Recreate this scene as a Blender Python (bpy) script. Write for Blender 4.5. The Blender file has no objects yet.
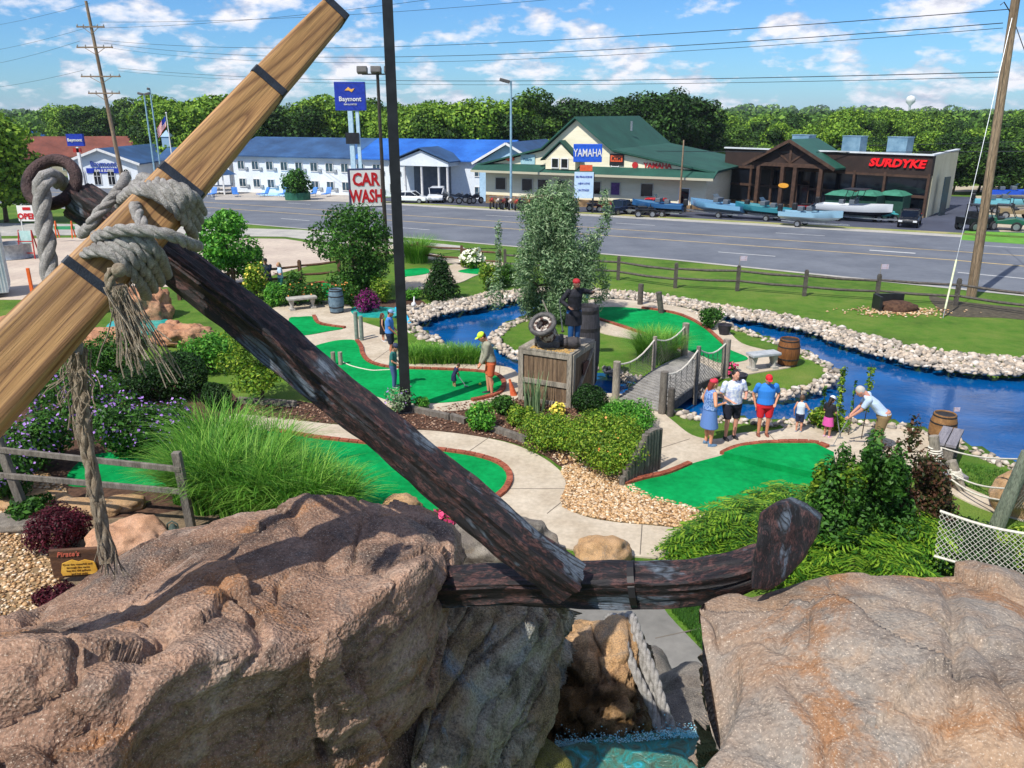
import bpy, math, random
import numpy as np
from mathutils import Vector, Matrix, noise
rnd = random.Random(11)
nrg = np.random.default_rng(5)
PI = math.pi
SC = bpy.context.scene
COL = SC.collection
# ---------------------------------------------------------------- camera model
CAMZ = 7.4; F = 800.0; PT = math.atan(272/800); CP = math.cos(PT); SP = math.sin(PT)
CAM = Vector((0, 0, CAMZ))
def ray(px, py):
    x = (px-512)/F; y = (384-py)/F
    return Vector((x, CP+y*SP, -SP+y*CP))
def P(px, py, d): return CAM+ray(px, py)*d
SL = 0.03; Y0 = 42.0
def gz(Y):
    if Y <= Y0: return 0.0
    if Y <= 200: return -SL*(Y-Y0)
    return -SL*(200-Y0)
def G(px, py, z=None):
    r = ray(px, py)
    if z is not None: t = (z-CAMZ)/r.z; return CAM+r*t
    t = -CAMZ/r.z
    if t <= 0 or t*r.y > Y0: t = t_s(r)
    return CAM+r*t
def t_s(r):   # z = -SL*(Y-Y0)  ->  CAMZ + rz t = -SL (ry t - Y0)
    return (SL*Y0-CAMZ)/(r.z+SL*r.y)
def zt(loc, py):   # height of the picture row py above the vertical at loc
    y = (384-py)/F
    return CAMZ+loc[1]*(y*CP-SP)/(CP+y*SP)
def hexc(h):
    h = h.lstrip('#'); v = [int(h[i:i+2], 16)/255 for i in (0, 2, 4)]
    return tuple(((c+0.055)/1.055)**2.4 if c > 0.04045 else c/12.92 for c in v)+(1,)
# ---------------------------------------------------------------- materials
def newmat(name):
    m = bpy.data.materials.new(name); m.use_nodes = True
    nt = m.node_tree; b = nt.nodes['Principled BSDF']
    return m, nt, b
def N(nt, t, **k):
    n = nt.nodes.new(t)
    for a, v in k.items():
        if a.startswith('i_'):
            n.inputs[a[2:].replace('_', ' ')].default_value = v
        else: setattr(n, a, v)
    return n
def ramp(nt, fac, stops, interp='LINEAR'):
    r = nt.nodes.new('ShaderNodeValToRGB'); r.color_ramp.interpolation = interp
    while len(r.color_ramp.elements) < len(stops): r.color_ramp.elements.new(0.5)
    for e, (p, c) in zip(r.color_ramp.elements, stops):
        e.position = p; e.color = c if len(c) == 4 else tuple(c)+(1,)
    nt.links.new(fac, r.inputs[0]); return r.outputs[0]
def g4(v): return (v, v, v, 1)
def mix(nt, fac, a, b, mode='MIX'):
    m = nt.nodes.new('ShaderNodeMix'); m.data_type = 'RGBA'; m.blend_type = mode
    for sock, v in ((m.inputs[0], fac), (m.inputs[6], a), (m.inputs[7], b)):
        if isinstance(v, bpy.types.NodeSocket): nt.links.new(v, sock)
        else: sock.default_value = v
    return m.outputs[2]
def mth(nt, op, a, b=0.0):
    m = nt.nodes.new('ShaderNodeMath'); m.operation = op
    for s, v in ((m.inputs[0], a), (m.inputs[1], b)):
        if isinstance(v, bpy.types.NodeSocket): nt.links.new(v, s)
        else: s.default_value = v
    return m.outputs[0]
def mapped(nt, scale, attr=None, loc=(0, 0, 0)):
    if attr: s = N(nt, 'ShaderNodeAttribute', attribute_name=attr).outputs['Vector']
    else: s = nt.nodes.new('ShaderNodeTexCoord').outputs['Object']
    mp = nt.nodes.new('ShaderNodeMapping'); mp.inputs['Scale'].default_value = scale; mp.inputs['Location'].default_value = loc
    nt.links.new(s, mp.inputs[0]); return mp.outputs[0]
def tex(nt, vec, scale, detail=6, rough=.55, dist=0):
    n = nt.nodes.new('ShaderNodeTexNoise'); n.inputs['Scale'].default_value = scale
    n.inputs['Detail'].default_value = detail; n.inputs['Roughness'].default_value = rough; n.inputs['Distortion'].default_value = dist
    nt.links.new(vec, n.inputs['Vector']); return n.outputs['Fac']
def bump(nt, b, h, strength, dist=.02):
    n = nt.nodes.new('ShaderNodeBump'); n.inputs['Strength'].default_value = strength; n.inputs['Distance'].default_value = dist
    nt.links.new(h, n.inputs['Height']); nt.links.new(n.outputs[0], b.inputs['Normal'])
MC = {}
def pm(name, c1, c2=None, scale=4, rough=.7, bmp=0, metal=0, stretch=(1, 1, 1), lo=.35, hi=.65, fine=.12, spec=.4):
    if name in MC: return MC[name]
    m, nt, b = newmat(name)
    v = mapped(nt, stretch)
    n1 = tex(nt, v, scale); c2 = c2 or c1
    col = ramp(nt, n1, [(lo, hexc(c1)), (hi, hexc(c2))])
    if fine:
        n2 = tex(nt, v, scale*9, 4)
        f = ramp(nt, n2, [(.3, g4(1-fine*1.6)), (.7, g4(1+0*fine))])
        col = mix(nt, 1.0, col, f, 'MULTIPLY')
        if bmp: bump(nt, b, n2, bmp)
    nt.links.new(col, b.inputs['Base Color'])
    b.inputs['Roughness'].default_value = rough; b.inputs['Metallic'].default_value = metal
    b.inputs['Specular IOR Level'].default_value = spec
    MC[name] = m; return m
def leafmat(name, cols, rough=.55, trans=.3):
    if name in MC: return MC[name]
    m, nt, b = newmat(name)
    g = nt.nodes.new('ShaderNodeNewGeometry')
    k = len(cols)
    col = ramp(nt, g.outputs['Random Per Island'], [(i/max(1, k-1), hexc(c)) for i, c in enumerate(cols)])
    v = mapped(nt, (1, 1, 1)); n = tex(nt, v, .8, 3)
    col = mix(nt, 1.0, col, ramp(nt, n, [(.3, g4(.68)), (.7, g4(1.15))]), 'MULTIPLY')
    nt.links.new(col, b.inputs['Base Color']); b.inputs['Roughness'].default_value = rough
    b.inputs['Specular IOR Level'].default_value = .25
    t = nt.nodes.new('ShaderNodeBsdfTranslucent'); nt.links.new(col, t.inputs[0])
    ms = nt.nodes.new('ShaderNodeMixShader'); ms.inputs[0].default_value = trans
    nt.links.new(b.outputs[0], ms.inputs[1]); nt.links.new(t.outputs[0], ms.inputs[2])
    nt.links.new(ms.outputs[0], nt.nodes['Material Output'].inputs[0])
    MC[name] = m; return m
# ---------------------------------------------------------------- mesh building
def fastmesh(name, V, Fc):
    """V (n,3) float array, Fc (m,k) int array"""
    V = np.asarray(V, dtype=np.float32); Fc = np.asarray(Fc, dtype=np.int32)
    me = bpy.data.meshes.new(name); m, k = Fc.shape
    me.vertices.add(len(V)); me.vertices.foreach_set('co', V.ravel())
    me.loops.add(m*k); me.loops.foreach_set('vertex_index', Fc.ravel())
    me.polygons.add(m); me.polygons.foreach_set('loop_start', np.arange(0, m*k, k, dtype=np.int32))
    me.polygons.foreach_set('loop_total', np.full(m, k, dtype=np.int32))
    me.update(calc_edges=True); return me
def smooth(me, on=True): me.polygons.foreach_set('use_smooth', [on]*len(me.polygons))
def autosmooth(me, ang=40):
    smooth(me)
    try: me.set_sharp_from_angle(angle=math.radians(ang))
    except Exception: pass
def tag(o, label=None, cat=None, group=None, kind=None):
    if label: o['label'] = label
    if cat: o['category'] = cat
    if group: o['group'] = group
    if kind: o['kind'] = kind
    return o
def link(name, me, mat=None, parent=None, world=False):
    if mat is not None:
        for mm in (mat if isinstance(mat, (list, tuple)) else [mat]): me.materials.append(mm)
    o = bpy.data.objects.new(name, me); COL.objects.link(o)
    if parent is not None:
        o.parent = parent
        if world:
            root = parent
            while root.parent is not None: root = root.parent
            me.transform((Matrix.Translation(root.location) @ root.rotation_euler.to_matrix().to_4x4()).inverted())
    return o
def thing(name, label, cat, loc=(0, 0, 0), rz=0, group=None):
    o = bpy.data.objects.new(name, None); COL.objects.link(o); o.empty_display_size = .2
    o.location = loc; o.rotation_euler = (0, 0, rz)
    return tag(o, label, cat, group)
def kids(o): return [c for c in bpy.data.objects if c.parent == o]
def dup(root, loc=None, rz=None, label=None, scale=None):
    def cp(o, par):
        c = o.copy(); COL.objects.link(c)
        if par is not None: c.parent = par
        for ch in list(o.children): cp(ch, c)
        return c
    c = cp(root, None)
    if loc is not None: c.location = loc
    if rz is not None: c.rotation_euler = (0, 0, rz)
    if label: c['label'] = label
    if scale: c.scale = (scale,)*3 if not isinstance(scale, tuple) else scale
    return c
def frame(d):
    d = Vector(d).normalized(); a = Vector((0, 0, 1)) if abs(d.z) < .9 else Vector((1, 0, 0))
    x = a.cross(d).normalized(); return x, d.cross(x).normalized()
def catmull(pts, n=6, closed=False):
    pts = [Vector(p) for p in pts]; out = []; L = len(pts)
    rng = range(L if closed else L-1)
    for i in rng:
        if closed: p0, p1, p2, p3 = pts[(i-1) % L], pts[i], pts[(i+1) % L], pts[(i+2) % L]
        else: p0, p1, p2, p3 = pts[max(i-1, 0)], pts[i], pts[i+1], pts[min(i+2, L-1)]
        for j in range(n):
            t = j/n
            out.append(0.5*((2*p1)+(p2-p0)*t+(2*p0-5*p1+4*p2-p3)*t*t+(3*p1-p0-3*p2+p3)*t**3))
    if not closed: out.append(pts[-1])
    return out
class MB:
    def __init__(s): s.v = []; s.f = []; s.m = []; s.cur = 0
    def add(s, V, Fc):
        b = len(s.v); s.v += [tuple(v) for v in V]; s.f += [tuple(i+b for i in f) for f in Fc]; s.m += [s.cur]*len(Fc); return s
    def box(s, c, d, rz=0, M=None):
        x, y, z = d[0]/2, d[1]/2, d[2]/2
        V = [Vector((a, b, e)) for a in (-x, x) for b in (-y, y) for e in (-z, z)]
        if M is not None: V = [M @ v for v in V]
        elif rz: R = Matrix.Rotation(rz, 3, 'Z'); V = [R @ v for v in V]
        V = [v+Vector(c) for v in V]
        return s.add(V, [(0, 1, 3, 2), (4, 6, 7, 5), (0, 4, 5, 1), (2, 3, 7, 6), (0, 2, 6, 4), (1, 5, 7, 3)])
    def beam(s, a, b, w, h, up=(0, 0, 1)):
        a = Vector(a); b = Vector(b); d = (b-a).normalized(); u = Vector(up)
        if abs(d.dot(u)) > .98: u = Vector((0, 1, 0))
        x = d.cross(u).normalized(); y = x.cross(d).normalized()
        V = [p+x*sx*w/2+y*sy*h/2 for p in (a, b) for sx, sy in ((-1, -1), (1, -1), (1, 1), (-1, 1))]
        return s.add(V, [(3, 2, 1, 0), (4, 5, 6, 7), (0, 1, 5, 4), (1, 2, 6, 5), (2, 3, 7, 6), (3, 0, 4, 7)])
    def tube(s, pts, r, n=8, caps=True, closed=False):
        pts = [Vector(p) for p in pts]; L = len(pts); rs = r if isinstance(r, (list, tuple)) else [r]*L
        V = []; px = None
        for i, p in enumerate(pts):
            if closed: d = pts[(i+1) % L]-pts[i-1]
            else: d = pts[min(i+1, L-1)]-pts[max(i-1, 0)]
            if d.length < 1e-9: d = Vector((0, 0, 1))
            d.normalize()
            if px is None: x, y = frame(d)
            else:
                x = px-d*px.dot(d)
                if x.length < 1e-6: x, y = frame(d)
                x.normalize(); y = d.cross(x)
            px = x
            V += [p+(x*math.cos(2*PI*k/n)+y*math.sin(2*PI*k/n))*rs[i] for k in range(n)]
        Fc = []
        for i in range(L if closed else L-1):
            j = (i+1) % L
            for k in range(n): Fc.append((i*n+k, i*n+(k+1) % n, j*n+(k+1) % n, j*n+k))
        if caps and not closed: Fc.append(tuple(range(n))[::-1]); Fc.append(tuple((L-1)*n+k for k in range(n)))
        return s.add(V, Fc)
    def lathe(s, prof, n=16, c=(0, 0, 0), M=None):
        V = []; c = Vector(c)
        for (r, z) in prof:
            for k in range(n):
                v = Vector((r*math.cos(2*PI*k/n), r*math.sin(2*PI*k/n), z)); v = M @ v if M is not None else v; V.append(v+c)
        Fc = [(i*n+k, i*n+(k+1) % n, (i+1)*n+(k+1) % n, (i+1)*n+k) for i in range(len(prof)-1) for k in range(n)]
        Fc += [tuple(range(n))[::-1], tuple((len(prof)-1)*n+k for k in range(n))]
        return s.add(V, Fc)
    def ball(s, c, r, n=10, m=7, M=None):
        r = (r, r, r) if not isinstance(r, (tuple, list)) else r; c = Vector(c)
        V = [Vector((0, 0, -r[2]))]
        for i in range(1, m):
            a = -PI/2+PI*i/m
            for k in range(n): V.append(Vector((r[0]*math.cos(a)*math.cos(2*PI*k/n), r[1]*math.cos(a)*math.sin(2*PI*k/n), r[2]*math.sin(a))))
        V.append(Vector((0, 0, r[2])))
        if M is not None: V = [M @ v for v in V]
        V = [v+c for v in V]
        Fc = [(0, 1+(k+1) % n, 1+k) for k in range(n)]
        for i in range(m-2):
            for k in range(n): Fc.append((1+i*n+k, 1+i*n+(k+1) % n, 1+(i+1)*n+(k+1) % n, 1+(i+1)*n+k))
        t = len(V)-1; b = 1+(m-2)*n; Fc += [(b+k, b+(k+1) % n, t) for k in range(n)]
        return s.add(V, Fc)
    def prism(s, poly, z0, z1):
        """poly: list of (x,y[,z]) ; flat top at z1 and sides to z0"""
        n = len(poly); area = sum(poly[i][0]*poly[(i+1) % n][1]-poly[(i+1) % n][0]*poly[i][1] for i in range(n))
        if area < 0: poly = poly[::-1]
        V = [(p[0], p[1], z0) for p in poly]+[(p[0], p[1], z1) for p in poly]
        return s.add(V, [tuple(range(n, 2*n)), tuple(range(n))[::-1]]+[(i, (i+1) % n, n+(i+1) % n, n+i) for i in range(n)])
    def extr(s, poly, vec):
        """extrude a 3D polygon along vec"""
        n = len(poly); V = [Vector(p) for p in poly]+[Vector(p)+Vector(vec) for p in poly]
        return s.add(V, [tuple(range(n))[::-1], tuple(range(n, 2*n))]+[(i, (i+1) % n, n+(i+1) % n, n+i) for i in range(n)])
    def build(s, name, mat, parent=None, world=False, sm=0, bevel=0):
        me = bpy.data.meshes.new(name); me.from_pydata(s.v, [], s.f)
        if any(s.m): me.polygons.foreach_set('material_index', s.m)
        me.update()
        o = link(name, me, mat, parent, world)
        if sm: autosmooth(me, sm)
        if bevel:
            bv = o.modifiers.new('b', 'BEVEL'); bv.width = bevel; bv.segments = 2; bv.limit_method = 'ANGLE'
        return o
def text_mesh(txt, size, mat, name='lettering', depth=.01, bold=.0, M=None, parent=None, shear=0, sx=1.0):
    """text standing in the XZ plane facing -Y, centred on its origin, then moved by M"""
    cu = bpy.data.curves.new('t', 'FONT'); cu.body = txt; cu.size = size; cu.extrude = depth/2; cu.offset = bold; cu.shear = shear
    cu.align_x = 'CENTER'; cu.align_y = 'CENTER'; cu.resolution_u = 2
    o = bpy.data.objects.new('t', cu); COL.objects.link(o)
    bpy.context.view_layer.update()
    me = bpy.data.meshes.new_from_object(o.evaluated_get(bpy.context.evaluated_depsgraph_get()))
    bpy.data.objects.remove(o); bpy.data.curves.remove(cu)
    me.transform(Matrix.Rotation(PI/2, 4, 'X') @ Matrix.Diagonal((sx, 1, 1, 1)))
    if M is not None: me.transform(M)
    me.materials.clear(); me.name = name
    ob = link(name, me, mat, parent); return ob
def Mat(loc, rz=0): return Matrix.Translation(Vector(loc)) @ Matrix.Rotation(rz, 4, 'Z')
# ---------------------------------------------------------------- foliage
def leafcloud(blobs, n, size, flat=0.0, shell=.55, aspect=.5, droop=0.0, rng=nrg, clump=0):
    """blobs: list of (cx,cy,cz,rx,ry,rz). leaves as little folded 4-point blades"""
    B = np.array(blobs, dtype=float); w = (B[:, 3]*B[:, 4]+B[:, 4]*B[:, 5]+B[:, 3]*B[:, 5]); w /= w.sum()
    idx = rng.choice(len(B), n, p=w)
    d = rng.normal(size=(n, 3)); d /= np.linalg.norm(d, axis=1)[:, None]
    if clump:
        cd = rng.normal(size=(clump, 3)); cd /= np.linalg.norm(cd, axis=1)[:, None]
        ci = rng.integers(0, clump, n); d = cd[ci]+rng.normal(size=(n, 3))*.28
        rr = (.45+.62*rng.random(clump))[ci]*(.8+.25*rng.random(n))
    else: rr = shell+(1-shell)*rng.random(n)**.6
    c = B[idx, :3]+d*B[idx, 3:6]*rr[:, None]
    nn = d*(1-flat)+rng.normal(size=(n, 3))*.6; nn[:, 2] += flat+.25; nn /= np.linalg.norm(nn, axis=1)[:, None]
    t = rng.normal(size=(n, 3)); t[:, 2] -= droop; t -= nn*(t*nn).sum(1)[:, None]; t /= np.linalg.norm(t, axis=1)[:, None]
    b = np.cross(nn, t); s = size*(.6+.8*rng.random(n))[:, None]
    V = np.empty((n, 4, 3)); V[:, 0] = c-t*s*.5; V[:, 1] = c+b*s*aspect*.5+nn*s*.08; V[:, 2] = c+t*s*.5; V[:, 3] = c-b*s*aspect*.5+nn*s*.08
    return V.reshape(-1, 3), np.arange(4*n).reshape(-1, 4)
def joinvf(parts):
    V = []; Fc = []; b = 0
    for v, f in parts: V.append(v); Fc.append(f+b); b += len(v)
    return np.concatenate(V), np.concatenate(Fc)
def blades(cx, cy, n, h, r, w=.012, lean=.5, z=0, rng=nrg, hv=.4, seg=4, dr=1.0):
    """arching grass blades growing from a disc"""
    a = rng.random(n)*2*PI; q = np.sqrt(rng.random(n))*r
    bx = cx+np.cos(a)*q; by = cy+np.sin(a)*q
    az = a+rng.normal(size=n)*.9; H = h*(1-hv*rng.random(n)); Ln = lean*H*(.4+rng.random(n))
    V = np.empty((n, (seg+1)*2, 3)); Fc = []
    for i in range(seg+1):
        t = i/seg; ox = Ln*t**2; zz = z+H*(t-.35*t**3*(Ln/H)*dr)
        ww = w*(1-t*.92)/2
        X = bx+np.cos(az)*ox; Y = by+np.sin(az)*ox; sx = -np.sin(az); sy = np.cos(az)
        V[:, 2*i] = np.stack([X-sx*ww, Y-sy*ww, zz], 1); V[:, 2*i+1] = np.stack([X+sx*ww, Y+sy*ww, zz], 1)
    base = (np.arange(n)*(seg+1)*2)[:, None]
    Fc = np.concatenate([base+np.array([2*i, 2*i+1, 2*i+3, 2*i+2]) for i in range(seg)])
    return V.reshape(-1, 3), Fc
def clumps(n, R, h0, h1, cx=0, cy=0, rmin=.3, rmax=.55, taper=.6, rng=None):
    """n crown blobs spread through a rounded volume"""
    rng = rng or rnd; out = []
    for i in range(n):
        u = rng.random(); z = h0+(h1-h0)*u; k = math.sin(PI*min(1, max(0, .12+.80*u)))**taper
        a = rng.random()*2*PI; q = R*k*math.sqrt(rng.random())*.8; r = R*rng.uniform(rmin, rmax)
        out.append((cx+q*math.cos(a), cy+q*math.sin(a), z, r, r, r*.75))
    return out
def trunk_mb(h, r, cl, limbs=6, lean=0, base=(0, 0), n=7):
    mb = MB(); x0, y0 = base
    pts = [Vector((x0+lean*t*h+.04*h*math.sin(3*t+x0), y0+.03*h*math.sin(4*t), h*t)) for t in (0, .15, .35, .55, .75, 1)]
    mb.tube(pts, [r*1.25, r, r*.85, r*.7, r*.5, r*.2], n)
    for b in cl[:limbs]:
        t0 = pts[2] if rnd.random() < .5 else pts[3]; e = Vector(b[:3]); m = (t0+e)/2+Vector((0, 0, -.06*h))
        mb.tube([t0, m, e], [r*.5, r*.32, r*.1], 5)
    return mb
# ================================================================ ground, water, roads, sky
def PG(pts, z=0.0, n=5, closed=True):
    """smooth outline on the ground from picture corners"""
    w = [G(x, y, z) for x, y in pts]
    return [(p.x, p.y) for p in catmull([Vector((q.x, q.y, 0)) for q in w], n, closed)]
def inpoly(X, Y, poly):
    ins = np.zeros(X.shape, bool); n = len(poly)
    for i in range(n):
        x1, y1 = poly[i]; x2, y2 = poly[(i+1) % n]
        if y1 == y2: continue
        c = ((y1 > Y) != (y2 > Y)) & (X < (x2-x1)*(Y-y1)/(y2-y1)+x1)
        ins ^= c
    return ins
WZ = -0.28
POND = [(404, 318), (425, 320), (440, 314), (470, 309), (500, 303), (530, 296), (560, 291), (600, 294), (640, 299), (672, 303), (700, 308), (740, 318), (770, 322), (800, 328), (830, 339), (862, 349), (905, 361),
        (945, 369), (980, 375), (1060, 378), (1160, 395), (1180, 470), (1060, 486), (1000, 463), (960, 446), (925, 434), (895, 427), (855, 424), (820, 424), (780, 426), (740, 423), (700, 420),
        (672, 414), (640, 408), (606, 400), (570, 394), (520, 380), (505, 372), (480, 364), (455, 352), (440, 348), (428, 336), (412, 329), (400, 324)]
ISLE = [(530, 318), (515, 323), (497, 332), (492, 340), (502, 349), (520, 357), (560, 365), (600, 372), (640, 382), (690, 394), (740, 396), (777, 397), (806, 393), (823, 385), (834, 376), (825, 366),
        (803, 354), (780, 346), (755, 337), (730, 329), (708, 318), (677, 311), (640, 307), (600, 303), (565, 303), (545, 308)]
pond = PG(POND, WZ+.05, 4); isle = PG(ISLE, WZ+.05, 4)
xs = np.concatenate([-np.geomspace(3000, 32, 26), np.arange(-31, 33.1, .25), np.geomspace(34, 3000, 26)])
ys = np.concatenate([[-60, -20, -5, 0], np.arange(3, 46, .25), np.array([47, 50, 55, 60, 70, 80, 90, 100, 120, 150, 180, 200, 230, 260, 300, 360, 430, 520, 620, 740, 880, 1050, 1250, 1500, 1800, 2200, 2700, 3300, 4000])])
XX, YY = np.meshgrid(xs, ys)
ZZ = np.where(YY <= Y0, 0, np.where(YY <= 200, -SL*(YY-Y0), -SL*(200-Y0)))
wet = inpoly(XX, YY, pond) & ~inpoly(XX, YY, isle)
ZZ = np.where(wet, -.85, ZZ)
farm = YY > 300
hill = np.zeros_like(ZZ)
for i in range(ZZ.shape[0]):
    if ys[i] <= 250: continue
    for j in range(ZZ.shape[1]):
        k = min(1, (ys[i]-250)/900)
        hill[i, j] = k*(noise.noise(Vector((xs[j]/420, ys[i]/600, 3)))*9+3+noise.noise(Vector((xs[j]/150, ys[i]/250, 9)))*3)+max(0, ys[i]-1200)/2800*16
ZZ = ZZ+hill
ni, nj = ZZ.shape
V = np.stack([XX, YY, ZZ], -1).reshape(-1, 3)
ii, jj = np.meshgrid(np.arange(ni-1), np.arange(nj-1), indexing='ij'); b0 = (ii*nj+jj).ravel()
me = fastmesh('ground', V, np.stack([b0, b0+1, b0+nj+1, b0+nj], 1)); smooth(me)
m, nt, b = newmat('lawn'); v = mapped(nt, (1, 1, 1))
n1 = tex(nt, v, .32, 7, .65); n2 = tex(nt, v, 2.2, 6, .7); n3 = tex(nt, v, 30, 3)
c = ramp(nt, n1, [(.3, hexc('#2c5213')), (.5, hexc('#4a741f')), (.7, hexc('#75823c'))])
c = mix(nt, ramp(nt, n2, [(.35, g4(0)), (.7, g4(.55))]), c, hexc('#77853f'))
c = mix(nt, 1.0, c, ramp(nt, n3, [(.3, g4(.6)), (.7, g4(1.15))]), 'MULTIPLY')
sep = nt.nodes.new('ShaderNodeSeparateXYZ'); nt.links.new(v, sep.inputs[0])
mp = nt.nodes.new('ShaderNodeMapRange'); mp.inputs[1].default_value = 260; mp.inputs[2].default_value = 420; nt.links.new(sep.outputs[1], mp.inputs[0])
nf = tex(nt, v, .035, 8, .75)
cf = ramp(nt, nf, [(.3, hexc('#26421c')), (.5, hexc('#3d6526')), (.7, hexc('#5b8334'))])
c = mix(nt, mp.outputs[0], c, cf)
nt.links.new(c, b.inputs['Base Color']); b.inputs['Roughness'].default_value = .9; b.inputs['Specular IOR Level'].default_value = .15
bump(nt, b, n3, .6, .03)
tag(link('ground', me, m), kind='structure')
# pond water
m, nt, b = newmat('dyed_water'); v = mapped(nt, (1, 1.6, 1))
w1 = tex(nt, v, 1.6, 4, .6); w2 = tex(nt, v, 7, 3)
b.inputs['Base Color'].default_value = hexc('#02447e'); b.inputs['Roughness'].default_value = .06
cc = ramp(nt, tex(nt, v, .5, 3), [(.3, hexc('#023a6c')), (.7, hexc('#035492'))]); nt.links.new(cc, b.inputs['Base Color'])
b.inputs['IOR'].default_value = 1.33
bump(nt, b, mth(nt, 'ADD', w1, mth(nt, 'MULTIPLY', w2, .3)), .11, .05); MC['water'] = m
xsw = [p[0] for p in pond]; ysw = [p[1] for p in pond]
mb = MB(); mb.add([(min(xsw)-.3, min(ysw)-.3, WZ), (max(xsw)+.3, min(ysw)-.3, WZ), (max(xsw)+.3, max(ysw)+.3, WZ), (min(xsw)-.3, max(ysw)+.3, WZ)], [(0, 1, 2, 3)])
tag(mb.build('pond_water', m), kind='structure')
# roads ----------------------------------------------------------------
def gs(p, off): return (p[0], p[1], gz(p[1])+off)
def sheet(name, pts, off, mat, parent=None):
    """ground-hugging polygon cut in strips so that it follows the slope"""
    import bmesh
    bm = bmesh.new(); vs = [bm.verts.new((p[0], p[1], 0)) for p in pts]; bm.faces.new(vs)
    for y in list(np.arange(Y0, 200, 8)):
        g_ = bm.verts[:]+bm.edges[:]+bm.faces[:]
        bmesh.ops.bisect_plane(bm, geom=g_, plane_co=(0, y, 0), plane_no=(0, 1, 0))
    bmesh.ops.recalc_face_normals(bm, faces=bm.faces)
    bmesh.ops.triangulate(bm, faces=bm.faces)
    for v_ in bm.verts: v_.co.z = gz(v_.co.y)+off
    for f in bm.faces:
        if f.normal.z < 0: f.normal_flip()
    me = bpy.data.meshes.new(name); bm.to_mesh(me); bm.free()
    return tag(link(name, me, mat, parent), kind='structure')
RD = Vector((1, -.655, 0)).normalized(); RN = Vector((-RD.y, RD.x, 0))   # along the road, across it (away)
RO = Vector((6.9, 43.4, 0))      # a point on the near edge
RW = 19.5
def rp(s_, t_, ): q = RO+RD*s_+RN*t_; return (q.x, q.y)
def strip(s0, s1, t0, t1, st=6):
    n = max(2, int(abs(s1-s0)/st)); 
    return [rp(s0+(s1-s0)*i/n, t0) for i in range(n+1)]+[rp(s1+(s0-s1)*i/n, t1) for i in range(n+1)]
asph = pm('road_asphalt', '#5d626b', '#6e737b', .35, .85, .25, stretch=(1, 1, 1), fine=.1)
lot = pm('lot_asphalt', '#3d4150', '#4b5060', .3, .85, .25)
conc = pm('concrete', '#b3a48e', '#c8bba6', 1.2, .85, .25, fine=.14)
concg = pm('grey_concrete', '#a09e98', '#b6b2a8', .9, .85, .2)
paint = pm('road_paint', '#d6d6d2', '#c2c2be', 3, .7, 0); ypaint = pm('yellow_paint', '#d8bd7a', '#c7a866', 3, .7)
sheet('highway', strip(-170, 75, 0, RW), .012, asph)
sheet('road_shoulder', strip(-170, 75, RW, RW+1.6), .016, concg)
sheet('road_shoulder', strip(-170, 75, -.35, 0), .016, concg)
for t_, mt, w_ in ((7.7, ypaint, .16), (11.6, ypaint, .16)):
    sheet('lane_line', strip(-170, 75, t_, t_+w_), .018, mt)
for t_ in (4.0, 15.4):
    for k in range(-13, 7):
        sheet('lane_dash', strip(k*12+3, k*12+6.2, t_, t_+.14, 3), .018, paint)
for s_ in (-30, -12, 10): sheet('turn_mark', strip(s_, s_+2.4, 9.4, 9.7, 3), .018, paint)
# lots beyond
sheet('shop_parking_lot', [gs(rp(-42, RW+2.9), 0)[:2], rp(-20, RW+2.9), rp(0, RW+2.9), rp(19, RW+2.9), rp(24, RW+1.6), rp(32, RW+1.6), rp(36, RW+20), rp(30, RW+45), rp(-20, RW+40), rp(-42, RW+24)], .012, lot)
sheet('verge', strip(-60, 21, RW+1.6, RW+2.9), .02, pm('dry_verge', '#7c8a3f', '#a39a68', .6, .9))
sheet('concrete_apron', strip(22, 37, RW+1.4, RW+3.2), .02, conc)
sheet('motel_lot', [rp(-44, RW+1.8), rp(-44, RW+22), rp(-75, RW+22), rp(-110, RW+24), rp(-110, RW+1.8)], .012, pm('motel_concrete', '#a8a29a', '#bcb2a4', .4, .85))
# frontage lot this side of the road, left
sheet('frontage_lot', [tuple(G(x, y)[:2]) for x, y in ((-60, 300), (-60, 240), (120, 237), (285, 239), (330, 246), (330, 262), (300, 268), (250, 282), (120, 290), (60, 300))], .012, pm('lot_concrete', '#b5a596', '#c6b7a5', .4, .85))
sheet('sidewalk', [tuple(G(x, y)[:2]) for x, y in ((-80, 222), (120, 225), (300, 230), (460, 246), (470, 251), (330, 243), (285, 237), (120, 235), (-80, 237))], .02, concg)
# sky / world ----------------------------------------------------------
SUN_EL = math.radians(53); SUN_AZ = math.atan2(-.72, -.66)     # from camera side, right
sd = Vector((math.cos(SUN_EL)*math.cos(SUN_AZ), math.cos(SUN_EL)*math.sin(SUN_AZ), math.sin(SUN_EL)))
W = bpy.data.worlds.new('World'); SC.world = W; W.use_nodes = True; nt = W.node_tree
bg = nt.nodes['Background']; sk = nt.nodes.new('ShaderNodeTexSky'); sk.sky_type = 'NISHITA'; sk.sun_disc = False
sk.sun_elevation = SUN_EL; sk.sun_rotation = math.atan2(sd.x, sd.y); sk.air_density = 1.0; sk.dust_density = .3; sk.ozone_density = 2.0
tc = nt.nodes.new('ShaderNodeTexCoord'); sp = nt.nodes.new('ShaderNodeSeparateXYZ'); nt.links.new(tc.outputs['Generated'], sp.inputs[0])
zz = mth(nt, 'ADD', mth(nt, 'MAXIMUM', sp.outputs[2], 0), .38)
cx = mth(nt, 'DIVIDE', sp.outputs[0], zz); cy = mth(nt, 'DIVIDE', sp.outputs[1], zz)
cmb = nt.nodes.new('ShaderNodeCombineXYZ'); nt.links.new(cx, cmb.inputs[0]); nt.links.new(cy, cmb.inputs[1])
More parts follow.
